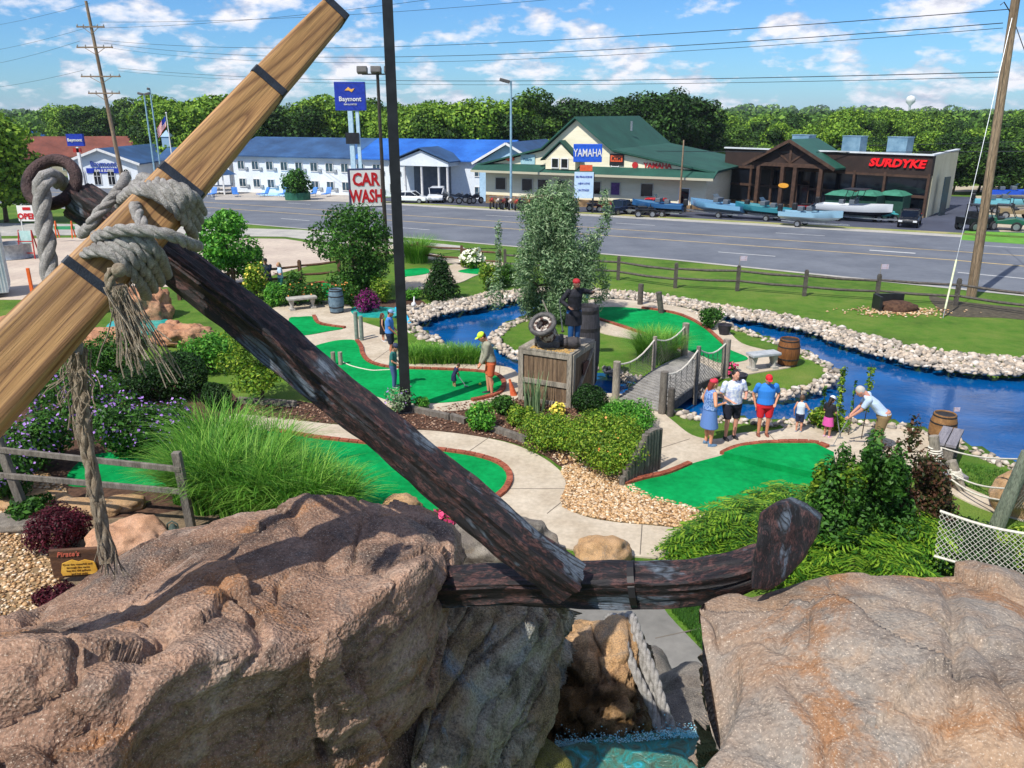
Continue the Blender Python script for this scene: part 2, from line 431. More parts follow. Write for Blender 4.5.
def cn(dy, sc, det, off):
    mpn = nt.nodes.new('ShaderNodeMapping'); mpn.inputs['Location'].default_value = (off, dy, 1.7); nt.links.new(cmb.outputs[0], mpn.inputs[0])
    return tex(nt, mpn.outputs[0], sc, det, .58)
big = cn(0, 6.6, 9, 4.0); wide = cn(0, 1.6, 3, 9.0)
cov = mth(nt, 'ADD', big, mth(nt, 'MULTIPLY', mth(nt, 'SUBTRACT', wide, .5), .35))
mask = ramp(nt, cov, [(.475, g4(0)), (.54, g4(.5)), (.62, g4(.95))])
up_ = cn(.045, 6.6, 6, 4.0)
shade = ramp(nt, mth(nt, 'SUBTRACT', cov, up_), [(.42, (.34, .36, .46, 1)), (.53, (.8, .78, .82, 1)), (.6, (1, .97, .97, 1))])
sh2 = nt.nodes.new('ShaderNodeMath'); 
skc = mix(nt, 1.0, sk.outputs[0], (.36, .65, 1.0, 1), 'MULTIPLY')
cl = mix(nt, 1.0, ramp(nt, mth(nt, 'ADD', mth(nt, 'MULTIPLY', mth(nt, 'SUBTRACT', big, up_), 2.2), .5), [(.25, (.50, .52, .62, 1)), (.6, (.97, .94, .95, 1))]), (7.6, 7.7, 8.0, 1), 'MULTIPLY')
nt.links.new(mix(nt, mask, skc, cl), bg.inputs[0]); bg.inputs[1].default_value = .10
L = bpy.data.lights.new('sun', 'SUN'); L.energy = 4.0; L.angle = math.radians(.5); L.color = (1, .95, .87)
lo = bpy.data.objects.new('sun', L); COL.objects.link(lo); lo.rotation_euler = (-sd).to_track_quat('-Z', 'Y').to_euler(); lo.location = (0, 0, 60)
cam = bpy.data.cameras.new('camera'); cam.sensor_width = 36; cam.lens = 36*F/1024; cam.clip_start = .05; cam.clip_end = 9000
co = bpy.data.objects.new('camera', cam); COL.objects.link(co); co.location = CAM; co.rotation_euler = (PI/2-PT, 0, 0); SC.camera = co
SC.view_settings.view_transform = 'Standard'; SC.view_settings.look = 'None'; SC.view_settings.exposure = .5; SC.view_settings.gamma = 1
SC.cycles.max_bounces = 6; SC.cycles.diffuse_bounces = 3; SC.cycles.glossy_bounces = 3; SC.cycles.transmission_bounces = 3; SC.cycles.transparent_max_bounces = 6
SC.cycles.use_denoising = True
hz = MB(); hz.box((0, 2010, 20), (6200, 4260, 68)); m = bpy.data.materials.new('haze'); m.use_nodes = True; nt = m.node_tree; nt.nodes.remove(nt.nodes['Principled BSDF'])
pv = nt.nodes.new('ShaderNodeVolumePrincipled'); pv.inputs['Density'].default_value = .00011; pv.inputs['Color'].default_value = (.75, .86, 1, 1); nt.links.new(pv.outputs[0], nt.nodes['Material Output'].inputs['Volume'])
tag(hz.build('haze', m), kind='stuff')
# ================================================================ foreground: boulders, anchor, ropes
def rockmat(name, cols, spots='#2c241f', scale=1.0, bmp=.9, cover=.5, blot=None, gr=1.0):
    m, nt, b = newmat(name); v = mapped(nt, (1, 1, 1)); vs = v
    n1 = tex(nt, v, 1.1*scale, 8, .62, .4); n2 = tex(nt, vs, 3.1*scale, 8, .68, .1); n3 = tex(nt, v, 60*scale, 4, .6); n4 = tex(nt, v, 150*scale, 3, .7)
    k = len(cols); nb_ = tex(nt, v, 1.7*scale, 9, .72, .8); c = ramp(nt, n1, [(.28+.46*i/(k-1), hexc(x)) for i, x in enumerate(cols)])
    c = mix(nt, ramp(nt, n2, [(.50, g4(0)), (.64, g4(cover+.25))]), c, hexc(spots))
    c = mix(nt, ramp(nt, tex(nt, v, 2.3*scale, 7, .7, 1.5), [(.55, g4(0)), (.7, g4(.75))]), c, hexc(cols[-1]))
    if blot:
        c = mix(nt, ramp(nt, nb_, [(.54, g4(0)), (.62, g4(.8))]), c, hexc(blot[0])); c = mix(nt, ramp(nt, nb_, [(.34, g4(.8)), (.44, g4(0))]), c, hexc(blot[1]))
    vo = nt.nodes.new('ShaderNodeTexVoronoi'); vo.inputs['Scale'].default_value = 75*scale; nt.links.new(v, vo.inputs['Vector'])
    c = mix(nt, 1.0, c, ramp(nt, n3, [(.34, g4(1-.5*gr)), (.5, g4(.93)), (.66, g4(.93+.3*gr))]), 'MULTIPLY')
    c = mix(nt, ramp(nt, n4, [(.58, g4(0)), (.66, g4(.8))]), c, hexc('#c9b8a4'))
    nt.links.new(c, b.inputs['Base Color']); b.inputs['Roughness'].default_value = .82; b.inputs['Specular IOR Level'].default_value = .3
    h = mth(nt, 'ADD', mth(nt, 'MULTIPLY', n2, 1.1), mth(nt, 'ADD', mth(nt, 'MULTIPLY', n3, .28), mth(nt, 'ADD', mth(nt, 'MULTIPLY', n4, .16), mth(nt, 'MULTIPLY', vo.outputs['Distance'], .30))))
    bump(nt, b, h, bmp, .035); return m
def ridged(p, oct=4):
    s = 0; a = 1; 
    for _ in range(oct): s += a*(1-abs(noise.noise(p))*2.2); p = p*2.07+Vector((7, 3, 1)); a *= .5
    return s
def rock_surface(name, rows, mat, nu=150, nv=200, amp=.05, crack=.04, sc=1.6, seed=0, label=None, parent=None, facet=.0):
    """rows: list of profiles (front bottom ... over the top ... back bottom), each a list of 3D points"""
    m = len(rows[0])
    def dense(pts, n):
        c = catmull(pts, 12); L = [0]
        for a_, b_ in zip(c, c[1:]): L.append(L[-1]+(b_-a_).length)
        out = []; k = 0
        for i in range(n):
            t = L[-1]*i/(n-1)
            while k < len(c)-2 and L[k+1] < t: k += 1
            f = (t-L[k])/max(1e-9, L[k+1]-L[k]); out.append(c[k].lerp(c[k+1], min(1, max(0, f))))
        return out
    D = [dense(r, nv) for r in rows]
    cols = [catmull([D[i][j] for i in range(len(rows))], max(2, nu//(len(rows)-1))) for j in range(nv)]
    nu2 = len(cols[0]); Pn = np.array([[tuple(cols[j][i]) for j in range(nv)] for i in range(nu2)])
    du = np.gradient(Pn, axis=0); dv = np.gradient(Pn, axis=1); nn = np.cross(du, dv); nn /= (np.linalg.norm(nn, axis=2)[..., None]+1e-9)
    off = Vector((seed*3.1, seed*1.7, seed))
    out = np.empty_like(Pn)
    for i in range(nu2):
        for j in range(nv):
            p = Vector(Pn[i, j]); q = p*sc+off
            w = Vector((q.x*.6+q.z*.9, q.y*.45, q.z*2.2-q.x*.5))
            d = noise.noise(q*.7)*amp+noise.noise(q*2.7)*amp*.4+(ridged(w*1.2, 3)-1)*crack+noise.noise(q*9)*amp*.14+noise.noise(q*21)*amp*.09+(1-abs(noise.noise(q*7))*3)*amp*.07
            cr = abs(noise.noise(w*.8+Vector((5, 5, 5))))
            if cr < .05: d -= crack*1.2*(1-cr/.05)
            vd, vp = noise.voronoi(w*1.1+Vector((noise.noise(q*3), noise.noise(q*3+off), 0))*.25); e_ = vd[1]-vd[0]
            if e_ < .10: d -= crack*.9*(1-e_/.10)**2
            if facet:
                fd, fp = noise.voronoi(q*.62+Vector((noise.noise(q*1.7), noise.noise(q*1.7+off), noise.noise(q*1.9)))*.22); cvv = noise.cell_vector(fp[0]*9)-Vector((.5, .5, .5)); d += max(-.09, min(.09, (q*.62-fp[0]).dot(cvv)*facet))
            out[i, j] = Pn[i, j]+nn[i, j]*d
    V = out.reshape(-1, 3); ii, jj = np.meshgrid(np.arange(nu2-1), np.arange(nv-1), indexing='ij'); b0 = (ii*nv+jj).ravel()
    F4 = np.stack([b0, b0+nv, b0+nv+1, b0+1], 1)
    me = fastmesh(name, V, F4)
    import bmesh
    bm = bmesh.new(); bm.from_mesh(me); bmesh.ops.holes_fill(bm, edges=[e for e in bm.edges if e.is_boundary]); bmesh.ops.recalc_face_normals(bm, faces=bm.faces); bm.to_mesh(me); bm.free()
    smooth(me)
    o = link(name, me, mat, parent)
    return o
def below(p, z, dy=0, dx=0): return Vector((p.x+dx, p.y+dy, z))
rk1 = rockmat('sand_boulder', ['#503e34', '#7f624f', '#a58570', '#b8a290'], '#332a26', 1.0, bmp=.8, blot=('#a0714a', '#625a54'), gr=.85)
rk2 = rockmat('pink_boulder', ['#7a5c48', '#957961', '#8c847a', '#a3886e'], '#4c3e36', 1.0, bmp=.5, cover=.3, blot=('#966a44', '#7c766f'), gr=.55)
rk3 = rockmat('wet_rock', ['#62543f', '#96805f', '#b5b09c', '#7f95a3'], '#2c2722', 1.3)
rk4 = rockmat('tan_rock', ['#9b7350', '#c29a6c', '#d0a87c', '#8f8a80'], '#4a3d30', 1.6, cover=.2)
rk5 = rockmat('grey_rock', ['#57504a', '#7c746b', '#989083', '#8c7c68'], '#3a3531', 1.6, cover=.3)
# left boulder: rows run left to right; each row from the front foot over the brow and the top to the back foot
def lrow(front, brow, mid, back, df, db, dm, dk, fz=4.0, bz=4.6):
    a = P(*front, df); b_ = P(*brow, db); c_ = P(*mid, dm); e = P(*back, dk)
    return [Vector((a.x, a.y-.1, 2.6)), Vector((a.x, a.y, a.z)), a.lerp(b_, .55)+Vector((0, .03, .0)), b_, b_.lerp(c_, .5)+Vector((0, 0, .03)), c_, c_.lerp(e, .6)+Vector((0, 0, .03)), e, e+Vector((0, .35, -.35)), Vector((e.x, e.y+.55, bz-1.2)), Vector((e.x, e.y+.6, 2.6))]
rowsL = [lrow((-330, 860), (-300, 680), (-300, 650), (-330, 640), 2.1, 2.3, 2.9, 3.5),
         lrow((-120, 860), (-90, 672), (-80, 650), (-90, 636), 2.15, 2.35, 2.9, 3.5),
         lrow((-20, 860), (10, 668), (20, 645), (5, 634), 2.2, 2.35, 2.9, 3.6),
         lrow((90, 860), (100, 672), (90, 640), (70, 594), 2.25, 2.40, 2.9, 3.75),
         lrow((150, 860), (150, 690), (150, 625), (130, 560), 2.6, 2.45, 3.0, 3.9),
         lrow((205, 860), (215, 662), (205, 595), (200, 531), 2.9, 2.6, 3.1, 4.0),
         lrow((270, 860), (290, 655), (270, 580), (265, 517), 3.05, 2.75, 3.25, 4.05),
         lrow((330, 860), (345, 632), (335, 570), (330, 510), 3.2, 2.9, 3.4, 4.1),
         lrow((385, 860), (390, 600), (390, 560), (385, 513), 3.35, 3.1, 3.5, 4.1),
         lrow((415, 860), (424, 578), (428, 555), (425, 526), 3.5, 3.3, 3.6, 4.1),
         lrow((435, 850), (443, 590), (447, 565), (446, 548), 3.7, 3.55, 3.75, 4.05),
         lrow((425, 860), (436, 680), (440, 640), (440, 620), 3.95, 3.8, 3.95, 4.1)]
tag(rock_surface('boulder', rowsL, rk1, nu=400, nv=380, amp=.032, crack=.03, seed=1, facet=.30), 'huge brown and tan weathered boulder filling the lower left foreground', 'boulder')
def rrow(front, brow, mid, back, df, db, dm, dk):
    return lrow(front, brow, mid, back, df, db, dm, dk)
rowsR = [[P(726, 800, 2.3)+Vector((0, 0, -1.2)), P(722, 790, 2.35), P(716, 745, 2.5), P(705, 690, 2.75), P(701, 640, 3.0), P(699, 612, 3.3), P(706, 604, 3.5), P(716, 601, 3.6)+Vector((0, .1, -.4)), P(720, 600, 3.8)+Vector((0, .2, -1.2))],
         [P(712, 830, 2.0)+Vector((0, 0, -1.2)), P(716, 810, 2.1), P(730, 750, 2.3), P(740, 700, 2.5), P(742, 655, 2.8), P(735, 618, 3.2), P(735, 597, 3.6), P(742, 597, 3.8)+Vector((0, .15, -.4)), P(745, 600, 4)+Vector((0, .2, -1.2))],
         [P(690, 900, 1.7)+Vector((0, 0, -1.2)), P(695, 860, 1.75), P(720, 765, 1.95), P(760, 700, 2.3), P(775, 650, 2.7), P(778, 612, 3.2), P(775, 588, 3.7), P(780, 586, 3.95)+Vector((0, .2, -.4)), P(790, 600, 4.2)+Vector((0, .2, -1.2))],
         [P(740, 1000, 1.45)+Vector((0, 0, -1)), P(745, 920, 1.5), P(790, 790, 1.75), P(830, 710, 2.1), P(840, 640, 2.6), P(835, 595, 3.2), P(830, 569, 3.8), P(835, 567, 4.05)+Vector((0, .2, -.4)), P(840, 600, 4.3)+Vector((0, .2, -1.2))],
         [P(830, 1050, 1.35)+Vector((0, 0, -1)), P(840, 940, 1.4), P(880, 800, 1.65), P(900, 710, 2.05), P(905, 640, 2.6), P(895, 590, 3.2), P(886, 561, 3.9), P(890, 559, 4.15)+Vector((0, .2, -.4)), P(900, 600, 4.4)+Vector((0, .2, -1.2))],
         [P(960, 1080, 1.3)+Vector((0, 0, -1)), P(965, 950, 1.35), P(985, 800, 1.6), P(990, 710, 2.0), P(975, 640, 2.6), P(955, 592, 3.2), P(941, 563, 3.9), P(950, 562, 4.15)+Vector((0, .2, -.4)), P(960, 600, 4.4)+Vector((0, .2, -1.2))],
         [P(1120, 1080, 1.3)+Vector((0, 0, -1)), P(1110, 950, 1.35), P(1100, 800, 1.6), P(1090, 710, 2.0), P(1065, 650, 2.6), P(1040, 607, 3.2), P(1025, 578, 3.8), P(1030, 578, 4.1)+Vector((0, .2, -.4)), P(1040, 610, 4.3)+Vector((0, .2, -1.2))],
         [P(1350, 1080, 1.3)+Vector((0, 0, -1)), P(1330, 950, 1.35), P(1280, 800, 1.7), P(1250, 730, 2.1), P(1200, 690, 2.6), P(1170, 650, 3.2), P(1150, 625, 3.8), P(1150, 625, 4.1)+Vector((0, .2, -.4)), P(1150, 650, 4.3)+Vector((0, .2, -1.2))]]
FW = Vector((0, CP, -SP))
def squash_d(p): d = (p-CAM).dot(FW); return CAM+(p-CAM)*((2.6+(d-2.6)*.55)/d) if p.z > 4.6 else p
rowsR = [[squash_d(p) for p in r] for r in rowsR]
tag(rock_surface('boulder', rowsR, rk2, nu=400, nv=380, amp=.026, crack=.024, seed=4, facet=.17), 'large pinkish tan boulder on the right under the anchor fluke', 'boulder')
# rounded rocks from displaced spheres
import bmesh
def blobrock(name, c, r, mat, seed=0, sub=5, amp=.16, rz=0, label=None, cat='rock', group=None, flat=0, box=.0):
    bm = bmesh.new(); bmesh.ops.create_icosphere(bm, subdivisions=sub, radius=1)
    Rm = Matrix.Rotation(rz, 3, 'Z'); so = Vector((seed*5.3, seed*2.1, seed*.7))
    for v_ in bm.verts:
        p = v_.co.copy()
        if box:
            q = max(abs(p.x), abs(p.y), abs(p.z)); p = p.lerp(p/q*.82, box)
        n0 = v_.co
        d = noise.noise(n0*1.1+so)*amp*1.6+noise.noise(n0*2.6+so)*amp+(ridged(n0*2.2+so, 3)-1)*amp*.3+noise.noise(n0*9+so)*amp*.2
        p = p*(1+d); p = Vector((p.x*r[0], p.y*r[1], p.z*r[2]))
        if flat and p.z > r[2]*flat: p.z = r[2]*flat+(p.z-r[2]*flat)*.2
        v_.co = Rm @ p
    me = bpy.data.meshes.new(name); bm.to_mesh(me); bm.free(); smooth(me)
    o = link(name, me, mat); o.location = c
    if label: tag(o, label, cat, group)
    return o
def dark_foot(m, z0, z1):  # makes the colour darker and glossier towards the bottom, with a ragged upper edge
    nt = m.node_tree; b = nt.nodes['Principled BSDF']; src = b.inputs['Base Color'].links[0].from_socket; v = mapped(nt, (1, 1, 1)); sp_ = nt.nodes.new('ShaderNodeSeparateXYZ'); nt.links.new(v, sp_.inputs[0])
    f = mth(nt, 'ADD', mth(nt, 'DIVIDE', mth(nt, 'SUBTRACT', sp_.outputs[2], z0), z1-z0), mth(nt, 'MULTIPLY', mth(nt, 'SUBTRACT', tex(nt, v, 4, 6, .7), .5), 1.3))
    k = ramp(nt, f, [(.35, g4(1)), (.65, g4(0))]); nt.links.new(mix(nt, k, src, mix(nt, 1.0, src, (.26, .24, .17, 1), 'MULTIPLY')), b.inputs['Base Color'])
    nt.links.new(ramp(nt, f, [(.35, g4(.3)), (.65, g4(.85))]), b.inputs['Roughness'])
rkt = rockmat('dark_foot_tan_rock', ['#9b7350', '#c29a6c', '#d0a87c', '#8f8a80'], '#4a3d30', 1.6, cover=.2); zw_ = P(600, 739, 5.12).z; dark_foot(rkt, zw_, zw_+.48)
# rock wall below the anchor, left of the gap
rowsW = [[P(410, 860, 3.2)+Vector((0, 0, -1.5)), P(415, 800, 3.4), P(420, 700, 3.7), P(425, 640, 3.9), P(430, 606, 4.1), P(440, 600, 4.5), P(440, 600, 4.8)+Vector((0, 0, -1.5))],
         [P(455, 860, 3.6)+Vector((0, 0, -1.5)), P(460, 800, 3.7), P(462, 700, 3.9), P(465, 640, 4.1), P(470, 604, 4.3), P(480, 598, 4.6), P(480, 600, 4.9)+Vector((0, 0, -1.5))],
         [P(490, 860, 3.9)+Vector((0, 0, -1.5)), P(500, 790, 4.0), P(515, 700, 4.15), P(520, 645, 4.3), P(522, 606, 4.5), P(525, 600, 4.8), P(525, 600, 5.1)+Vector((0, 0, -1.5))],
         [P(520, 860, 4.3)+Vector((0, 0, -1.5)), P(530, 790, 4.35), P(548, 705, 4.45), P(553, 655, 4.6), P(556, 612, 4.8), P(558, 606, 5.1), P(558, 606, 5.3)+Vector((0, 0, -1.5))],
         [P(528, 860, 4.8)+Vector((0, 0, -1.5)), P(536, 790, 4.85), P(552, 710, 4.95), P(557, 660, 5.1), P(560, 620, 5.2), P(562, 614, 5.4), P(562, 614, 5.6)+Vector((0, 0, -1.5))]]
tag(rock_surface('rock_wall', rowsW, rk3, nu=120, nv=160, amp=.07, crack=.05, seed=7, sc=2), 'dark stained grey rock face dropping below the anchor on the left', 'rock')
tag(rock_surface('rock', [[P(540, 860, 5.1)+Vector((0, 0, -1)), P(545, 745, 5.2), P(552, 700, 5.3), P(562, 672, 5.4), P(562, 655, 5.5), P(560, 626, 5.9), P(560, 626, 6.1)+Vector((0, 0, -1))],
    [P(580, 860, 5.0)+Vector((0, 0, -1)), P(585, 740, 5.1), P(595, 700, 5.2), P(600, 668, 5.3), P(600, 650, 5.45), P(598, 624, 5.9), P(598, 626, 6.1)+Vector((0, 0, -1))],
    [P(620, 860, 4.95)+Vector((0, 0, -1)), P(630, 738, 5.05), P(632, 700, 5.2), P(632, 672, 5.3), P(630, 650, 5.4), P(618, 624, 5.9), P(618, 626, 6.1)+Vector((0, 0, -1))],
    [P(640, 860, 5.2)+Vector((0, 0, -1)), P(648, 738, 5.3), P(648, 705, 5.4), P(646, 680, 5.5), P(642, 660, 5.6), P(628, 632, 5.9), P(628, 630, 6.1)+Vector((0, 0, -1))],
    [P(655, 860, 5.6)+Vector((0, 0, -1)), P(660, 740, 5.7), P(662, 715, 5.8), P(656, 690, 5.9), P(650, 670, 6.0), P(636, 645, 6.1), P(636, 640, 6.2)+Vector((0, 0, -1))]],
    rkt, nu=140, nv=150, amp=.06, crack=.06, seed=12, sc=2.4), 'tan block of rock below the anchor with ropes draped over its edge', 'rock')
blobrock('rock', P(691, 702, 6.6), (.33, .33, .30), rk5, 3, 4, .12, label='round dark grey rock at the edge of the turquoise basin', cat='rock')
blobrock('rock', P(642, 655, 7.2)+Vector((0, .3, -.7)), (.5, .5, .5), rk5, 8, 4, .12, label='low grey rock hidden behind the draped ropes', cat='rock')
# slabs framing the little basin
blobrock('rock_slab', P(690, 733, 5.9), (.7, .35, .22), rk5, 5, 5, .12, rz=.25, flat=.6, label='mossy green grey ledge under the turquoise spray', cat='rock')
blobrock('rock_slab', P(500, 790, 4.5), (.42, .4, .3), rockmat('mossy_rock', ['#3f3e22', '#6b6a2c', '#8a8436', '#6f6a50'], '#26241c', 2.0), 6, 5, .16, label='yellow green mossy rock at the bottom of the gap', cat='rock')
# basin water and spray
m, nt, b = newmat('foam_water'); v = mapped(nt, (1, 1, 1)); nn_ = tex(nt, v, 9, 6, .7, 1)
nt.links.new(ramp(nt, nn_, [(.3, hexc('#3d4436')), (.46, hexc('#4a6a58')), (.58, hexc('#2f8a84')), (.68, hexc('#3aa5c4')), (.78, hexc('#a5dcea'))]), b.inputs['Base Color']); b.inputs['Roughness'].default_value = .15; bump(nt, b, nn_, .7, .05)
MC['foam'] = m
zb = P(600, 737, 5.0).z
pts = catmull([P(x, y, 5)-Vector((0, 0, 0)) for x, y in ((500, 760), (560, 745), (640, 738), (705, 742), (730, 790), (600, 830), (510, 820))], 5, True)
pp = [(G(x, y, zb).x, G(x, y, zb).y) for x, y in ((480, 790), (520, 765), (580, 742), (650, 733), (712, 738), (735, 790), (740, 860), (600, 880), (480, 850))]
pp = [(q.x, q.y) for q in catmull([Vector((a, b_, 0)) for a, b_ in pp], 5, True)]
mb = MB(); mb.prism(pp, zb-.3, zb); tag(mb.build('basin_water', MC['foam']), kind='structure')
parts_ = []
for i in range(4200):
    t = rnd.random(); px = 555+155*t; py = 744-10*t-rnd.expovariate(1/2.6)-7*math.exp(-((t-.75)/.12)**2)*rnd.random(); d_ = rnd.uniform(4.95, 5.1)
    c_ = P(px, py+3, d_); r = rnd.uniform(.0018, .0065)
    o_ = np.array([(1, 0, 0), (-1, 0, 0), (0, 1, 0), (0, -1, 0), (0, 0, 1), (0, 0, -1)])*r+np.array(c_)
    parts_.append((o_, np.array([(0, 2, 4), (2, 1, 4), (1, 3, 4), (3, 0, 4), (2, 0, 5), (1, 2, 5), (3, 1, 5), (0, 3, 5)])))
me = fastmesh('spray', *joinvf(parts_)); tag(link('water_spray', me, pm('spray_blue', '#59cdea', '#d0f4fb', 20, .25)), kind='stuff', label='bright turquoise spray splashing along the basin edge')
# hidden mass under the boulders so that they stand on something
def hillrow(y): return y
mound = rock_surface('rock_mound', [[Vector((x, .3, -.3)), Vector((x, .35, 2.2*h_)), Vector((x, 1.2, 3.4*h_)), Vector((x, 2.6, 3.3*h_)), Vector((x, 3.3, 2.2*h_)), Vector((x, 3.9, 1.0*h_)), Vector((x, 4.6, -.3))]
       for x, h_ in ((-4.4, .5), (-3.4, .9), (-1.8, 1.0), (-.7, .82), (.2, .7), (1.0, .72), (1.9, .95), (3.6, .9), (4.6, .45))], rk5, nu=90, nv=90, amp=.12, crack=.08, seed=21, sc=1)
tag(mound, 'tall rock mound that carries the boulders and the anchor', 'rock')
# ---------------------------------------------------------------- anchor
def beammesh(path, secs, rolls, seg=6, nz=.004, name='beam', up=None):
    """square timber along path. secs: half widths (a,b) per point; returns verts, faces, local coords"""
    path = [Vector(p) for p in path]; n = len(path)
    dens = []; 
    for i in range(n-1):
        k = max(2, int((path[i+1]-path[i]).length/.02))
        for j in range(k): dens.append(i+j/k)
    dens.append(n-1)
    ctr = catmull(path, 16)
    def at(t): 
        u = t*16; i = min(int(u), len(ctr)-2); return ctr[i].lerp(ctr[i+1], u-i)
    def lerpv(A, t): i = min(int(t), len(A)-2); f = t-i; return tuple(a*(1-f)+b_*f for a, b_ in zip(A[i], A[i+1]))
    prof = []; ch = .16
    for cx_, cy_, dx, dy in ((-1, -1, 1, 0), (1, -1, 0, 1), (1, 1, -1, 0), (-1, 1, 0, -1)):
        for q in range(seg*2):
            t = q/(seg*2); x = cx_+dx*2*t; y = cy_+dy*2*t; prof.append((x, y))
    def rnd_corner(x, y):
        m_ = min(abs(x), abs(y)); M_ = max(abs(x), abs(y)); e = ch
        if m_ > 1-e: k = 1-(m_-(1-e))*.45; return x*k, y*k
        return x, y
    prof = [rnd_corner(*p) for p in prof]
    V = []; A = []; L = 0; prev = None; X = None
    for t in dens:
        c_ = at(t); d = (at(min(t+.02, n-1))-at(max(t-.02, 0))).normalized()
        if X is None: X = Vector(up) if up else frame(d)[0]
        X = (X-d*X.dot(d)).normalized(); Y = d.cross(X)
        if prev is not None: L += (c_-prev).length
        prev = c_; a_, b_ = lerpv(secs, t); ro = lerpv([(r,) for r in rolls], t)[0]
        X2 = X*math.cos(ro)+Y*math.sin(ro); Y2 = -X*math.sin(ro)+Y*math.cos(ro)
        for x, y in prof:
            w = Vector((L*2.2, x*3, y*3)); dd = 1+(noise.noise(w)*nz*1.5+noise.noise(w*3.3)*nz+(abs(noise.noise(Vector((L*1.2, x*7, y*7))))*-nz*1.6))/max(a_, b_)
            V.append(c_+X2*x*a_*dd+Y2*y*b_*dd); A.append((L, x*a_, y*b_))
    k = len(prof); m_ = len(dens)
    Fc = [(i*k+j, i*k+(j+1) % k, (i+1)*k+(j+1) % k, (i+1)*k+j) for i in range(m_-1) for j in range(k)]
    Fc += [tuple(range(k))[::-1], tuple((m_-1)*k+j for j in range(k))]
    return V, Fc, A
def beamobj(name, path, secs, rolls, mat, parent, nz=.004, up=None, seg=6):
    V, Fc, A = beammesh(path, secs, rolls, seg, nz, up=up)
    me = bpy.data.meshes.new(name); me.from_pydata(V, [], Fc)
    at = me.attributes.new('bl', 'FLOAT_VECTOR', 'POINT'); at.data.foreach_set('vector', np.array(A, dtype=np.float32).ravel())
    autosmooth(me, 50); return link(name, me, mat, parent, world=True)
def grainmat(name, cols, freq=9, stretch=(.35, 5, 5), rough=.55, bmp=.25, fine=(2.5, 150, 150)):
    m, nt, b = newmat(name); v = mapped(nt, stretch, 'bl', (3, .2, .1)); n1 = tex(nt, v, 1.0, 2, .45, .35)
    s_ = mth(nt, 'FRACT', mth(nt, 'MULTIPLY', n1, freq))
    c = ramp(nt, s_, [(0, hexc(cols[0])), (.25, hexc(cols[1])), (.7, hexc(cols[2])), (.93, hexc(cols[3])), (1, hexc(cols[0]))])
    f = tex(nt, mapped(nt, fine, 'bl'), 1.0, 4, .6); c = mix(nt, 1.0, c, ramp(nt, f, [(.3, g4(.72)), (.65, g4(1.12))]), 'MULTIPLY')
    bl = tex(nt, mapped(nt, (1.4, 3, 3), 'bl'), 1.3, 5); c = mix(nt, 1.0, c, ramp(nt, bl, [(.3, g4(.78)), (.7, g4(1.15))]), 'MULTIPLY')
    nt.links.new(c, b.inputs['Base Color']); b.inputs['Roughness'].default_value = rough
    bump(nt, b, mth(nt, 'ADD', f, mth(nt, 'MULTIPLY', s_, .6)), bmp, .01); return m
pine = grainmat('pine_timber', ['#75512e', '#a27848', '#ad8350', '#946c40'], 24, stretch=(.16, 6, 6), fine=(3, 220, 220))
# black weathered timber with flaking purple and pale blue paint
m, nt, b = newmat('weathered_black_timber')
v = mapped(nt, (1, 1, 1), 'bl'); vs = mapped(nt, (.55, 3.6, 3.6), 'bl', (1, .3, .4))
s_ = mth(nt, 'FRACT', mth(nt, 'MULTIPLY', tex(nt, vs, 1.6, 2, .5, .5), 30))
crk = ramp(nt, s_, [(0, g4(0)), (.3, g4(1)), (.8, g4(1)), (1, g4(0))])
fl = tex(nt, mapped(nt, (2.0, 4.5, 4.5), 'bl'), 6.5, 8, .72, .6); fine_ = tex(nt, mapped(nt, (12, 40, 40), 'bl'), 4, 5, .75)
big_ = tex(nt, mapped(nt, (1, 2.4, 2.4), 'bl', (4, 2, 2)), 1.9, 5, .6, .4)
base = mix(nt, crk, hexc('#070607'), hexc('#1d191b'))
plum = mix(nt, ramp(nt, fine_, [(.42, g4(0)), (.55, g4(1))]), hexc('#170f10'), hexc('#583a36'))
c = mix(nt, ramp(nt, fl, [(.49, g4(0)), (.56, g4(1))]), base, plum)
pale = mix(nt, crk, hexc('#101014'), hexc('#5d6873'))
c = mix(nt, mth(nt, 'MULTIPLY', ramp(nt, big_, [(.56, g4(0)), (.60, g4(1))]), ramp(nt, fine_, [(.35, g4(.2)), (.5, g4(1))])), c, pale)
nt.links.new(c, b.inputs['Base Color']); b.inputs['Roughness'].default_value = .62
bump(nt, b, mth(nt, 'ADD', mth(nt, 'MULTIPLY', fl, .9), mth(nt, 'ADD', mth(nt, 'MULTIPLY', s_, .5), mth(nt, 'MULTIPLY', fine_, .5))), .7, .015)
blk = m
AB = P(575, 600, 3.3)
anc = thing('anchor', 'giant black weathered timber anchor lying slanted across the boulders', 'anchor', AB)
up0 = (ray(500, 300)-ray(500, 600)).normalized()
shank = [P(78, 200, 3.05), P(140, 240, 3.05), P(230, 305, 3.07), P(330, 388, 3.1), P(430, 470, 3.15), P(520, 545, 3.2), P(572, 584, 3.25)]
beamobj('shank', shank, [(.064, .064), (.067, .067), (.067, .067), (.067, .067), (.068, .068), (.07, .07), (.072, .072)], [.74]*7, blk, anc, .007, up=(shank[4]-shank[2]).cross(CAM-shank[3]))
arm = [P(420, 588, 3.68), P(500, 584, 3.5), P(590, 585, 3.38), P(670, 584, 3.30), P(725, 577, 3.26), P(765, 562, 3.25), P(785, 545, 3.26)]
beamobj('arm', arm, [(.068, .072), (.07, .074), (.072, .076), (.072, .076), (.07, .076), (.055, .07), (.035, .05)], [.8]*7, blk, anc, .006, up=(arm[3]-arm[1]).cross(CAM-arm[2]))
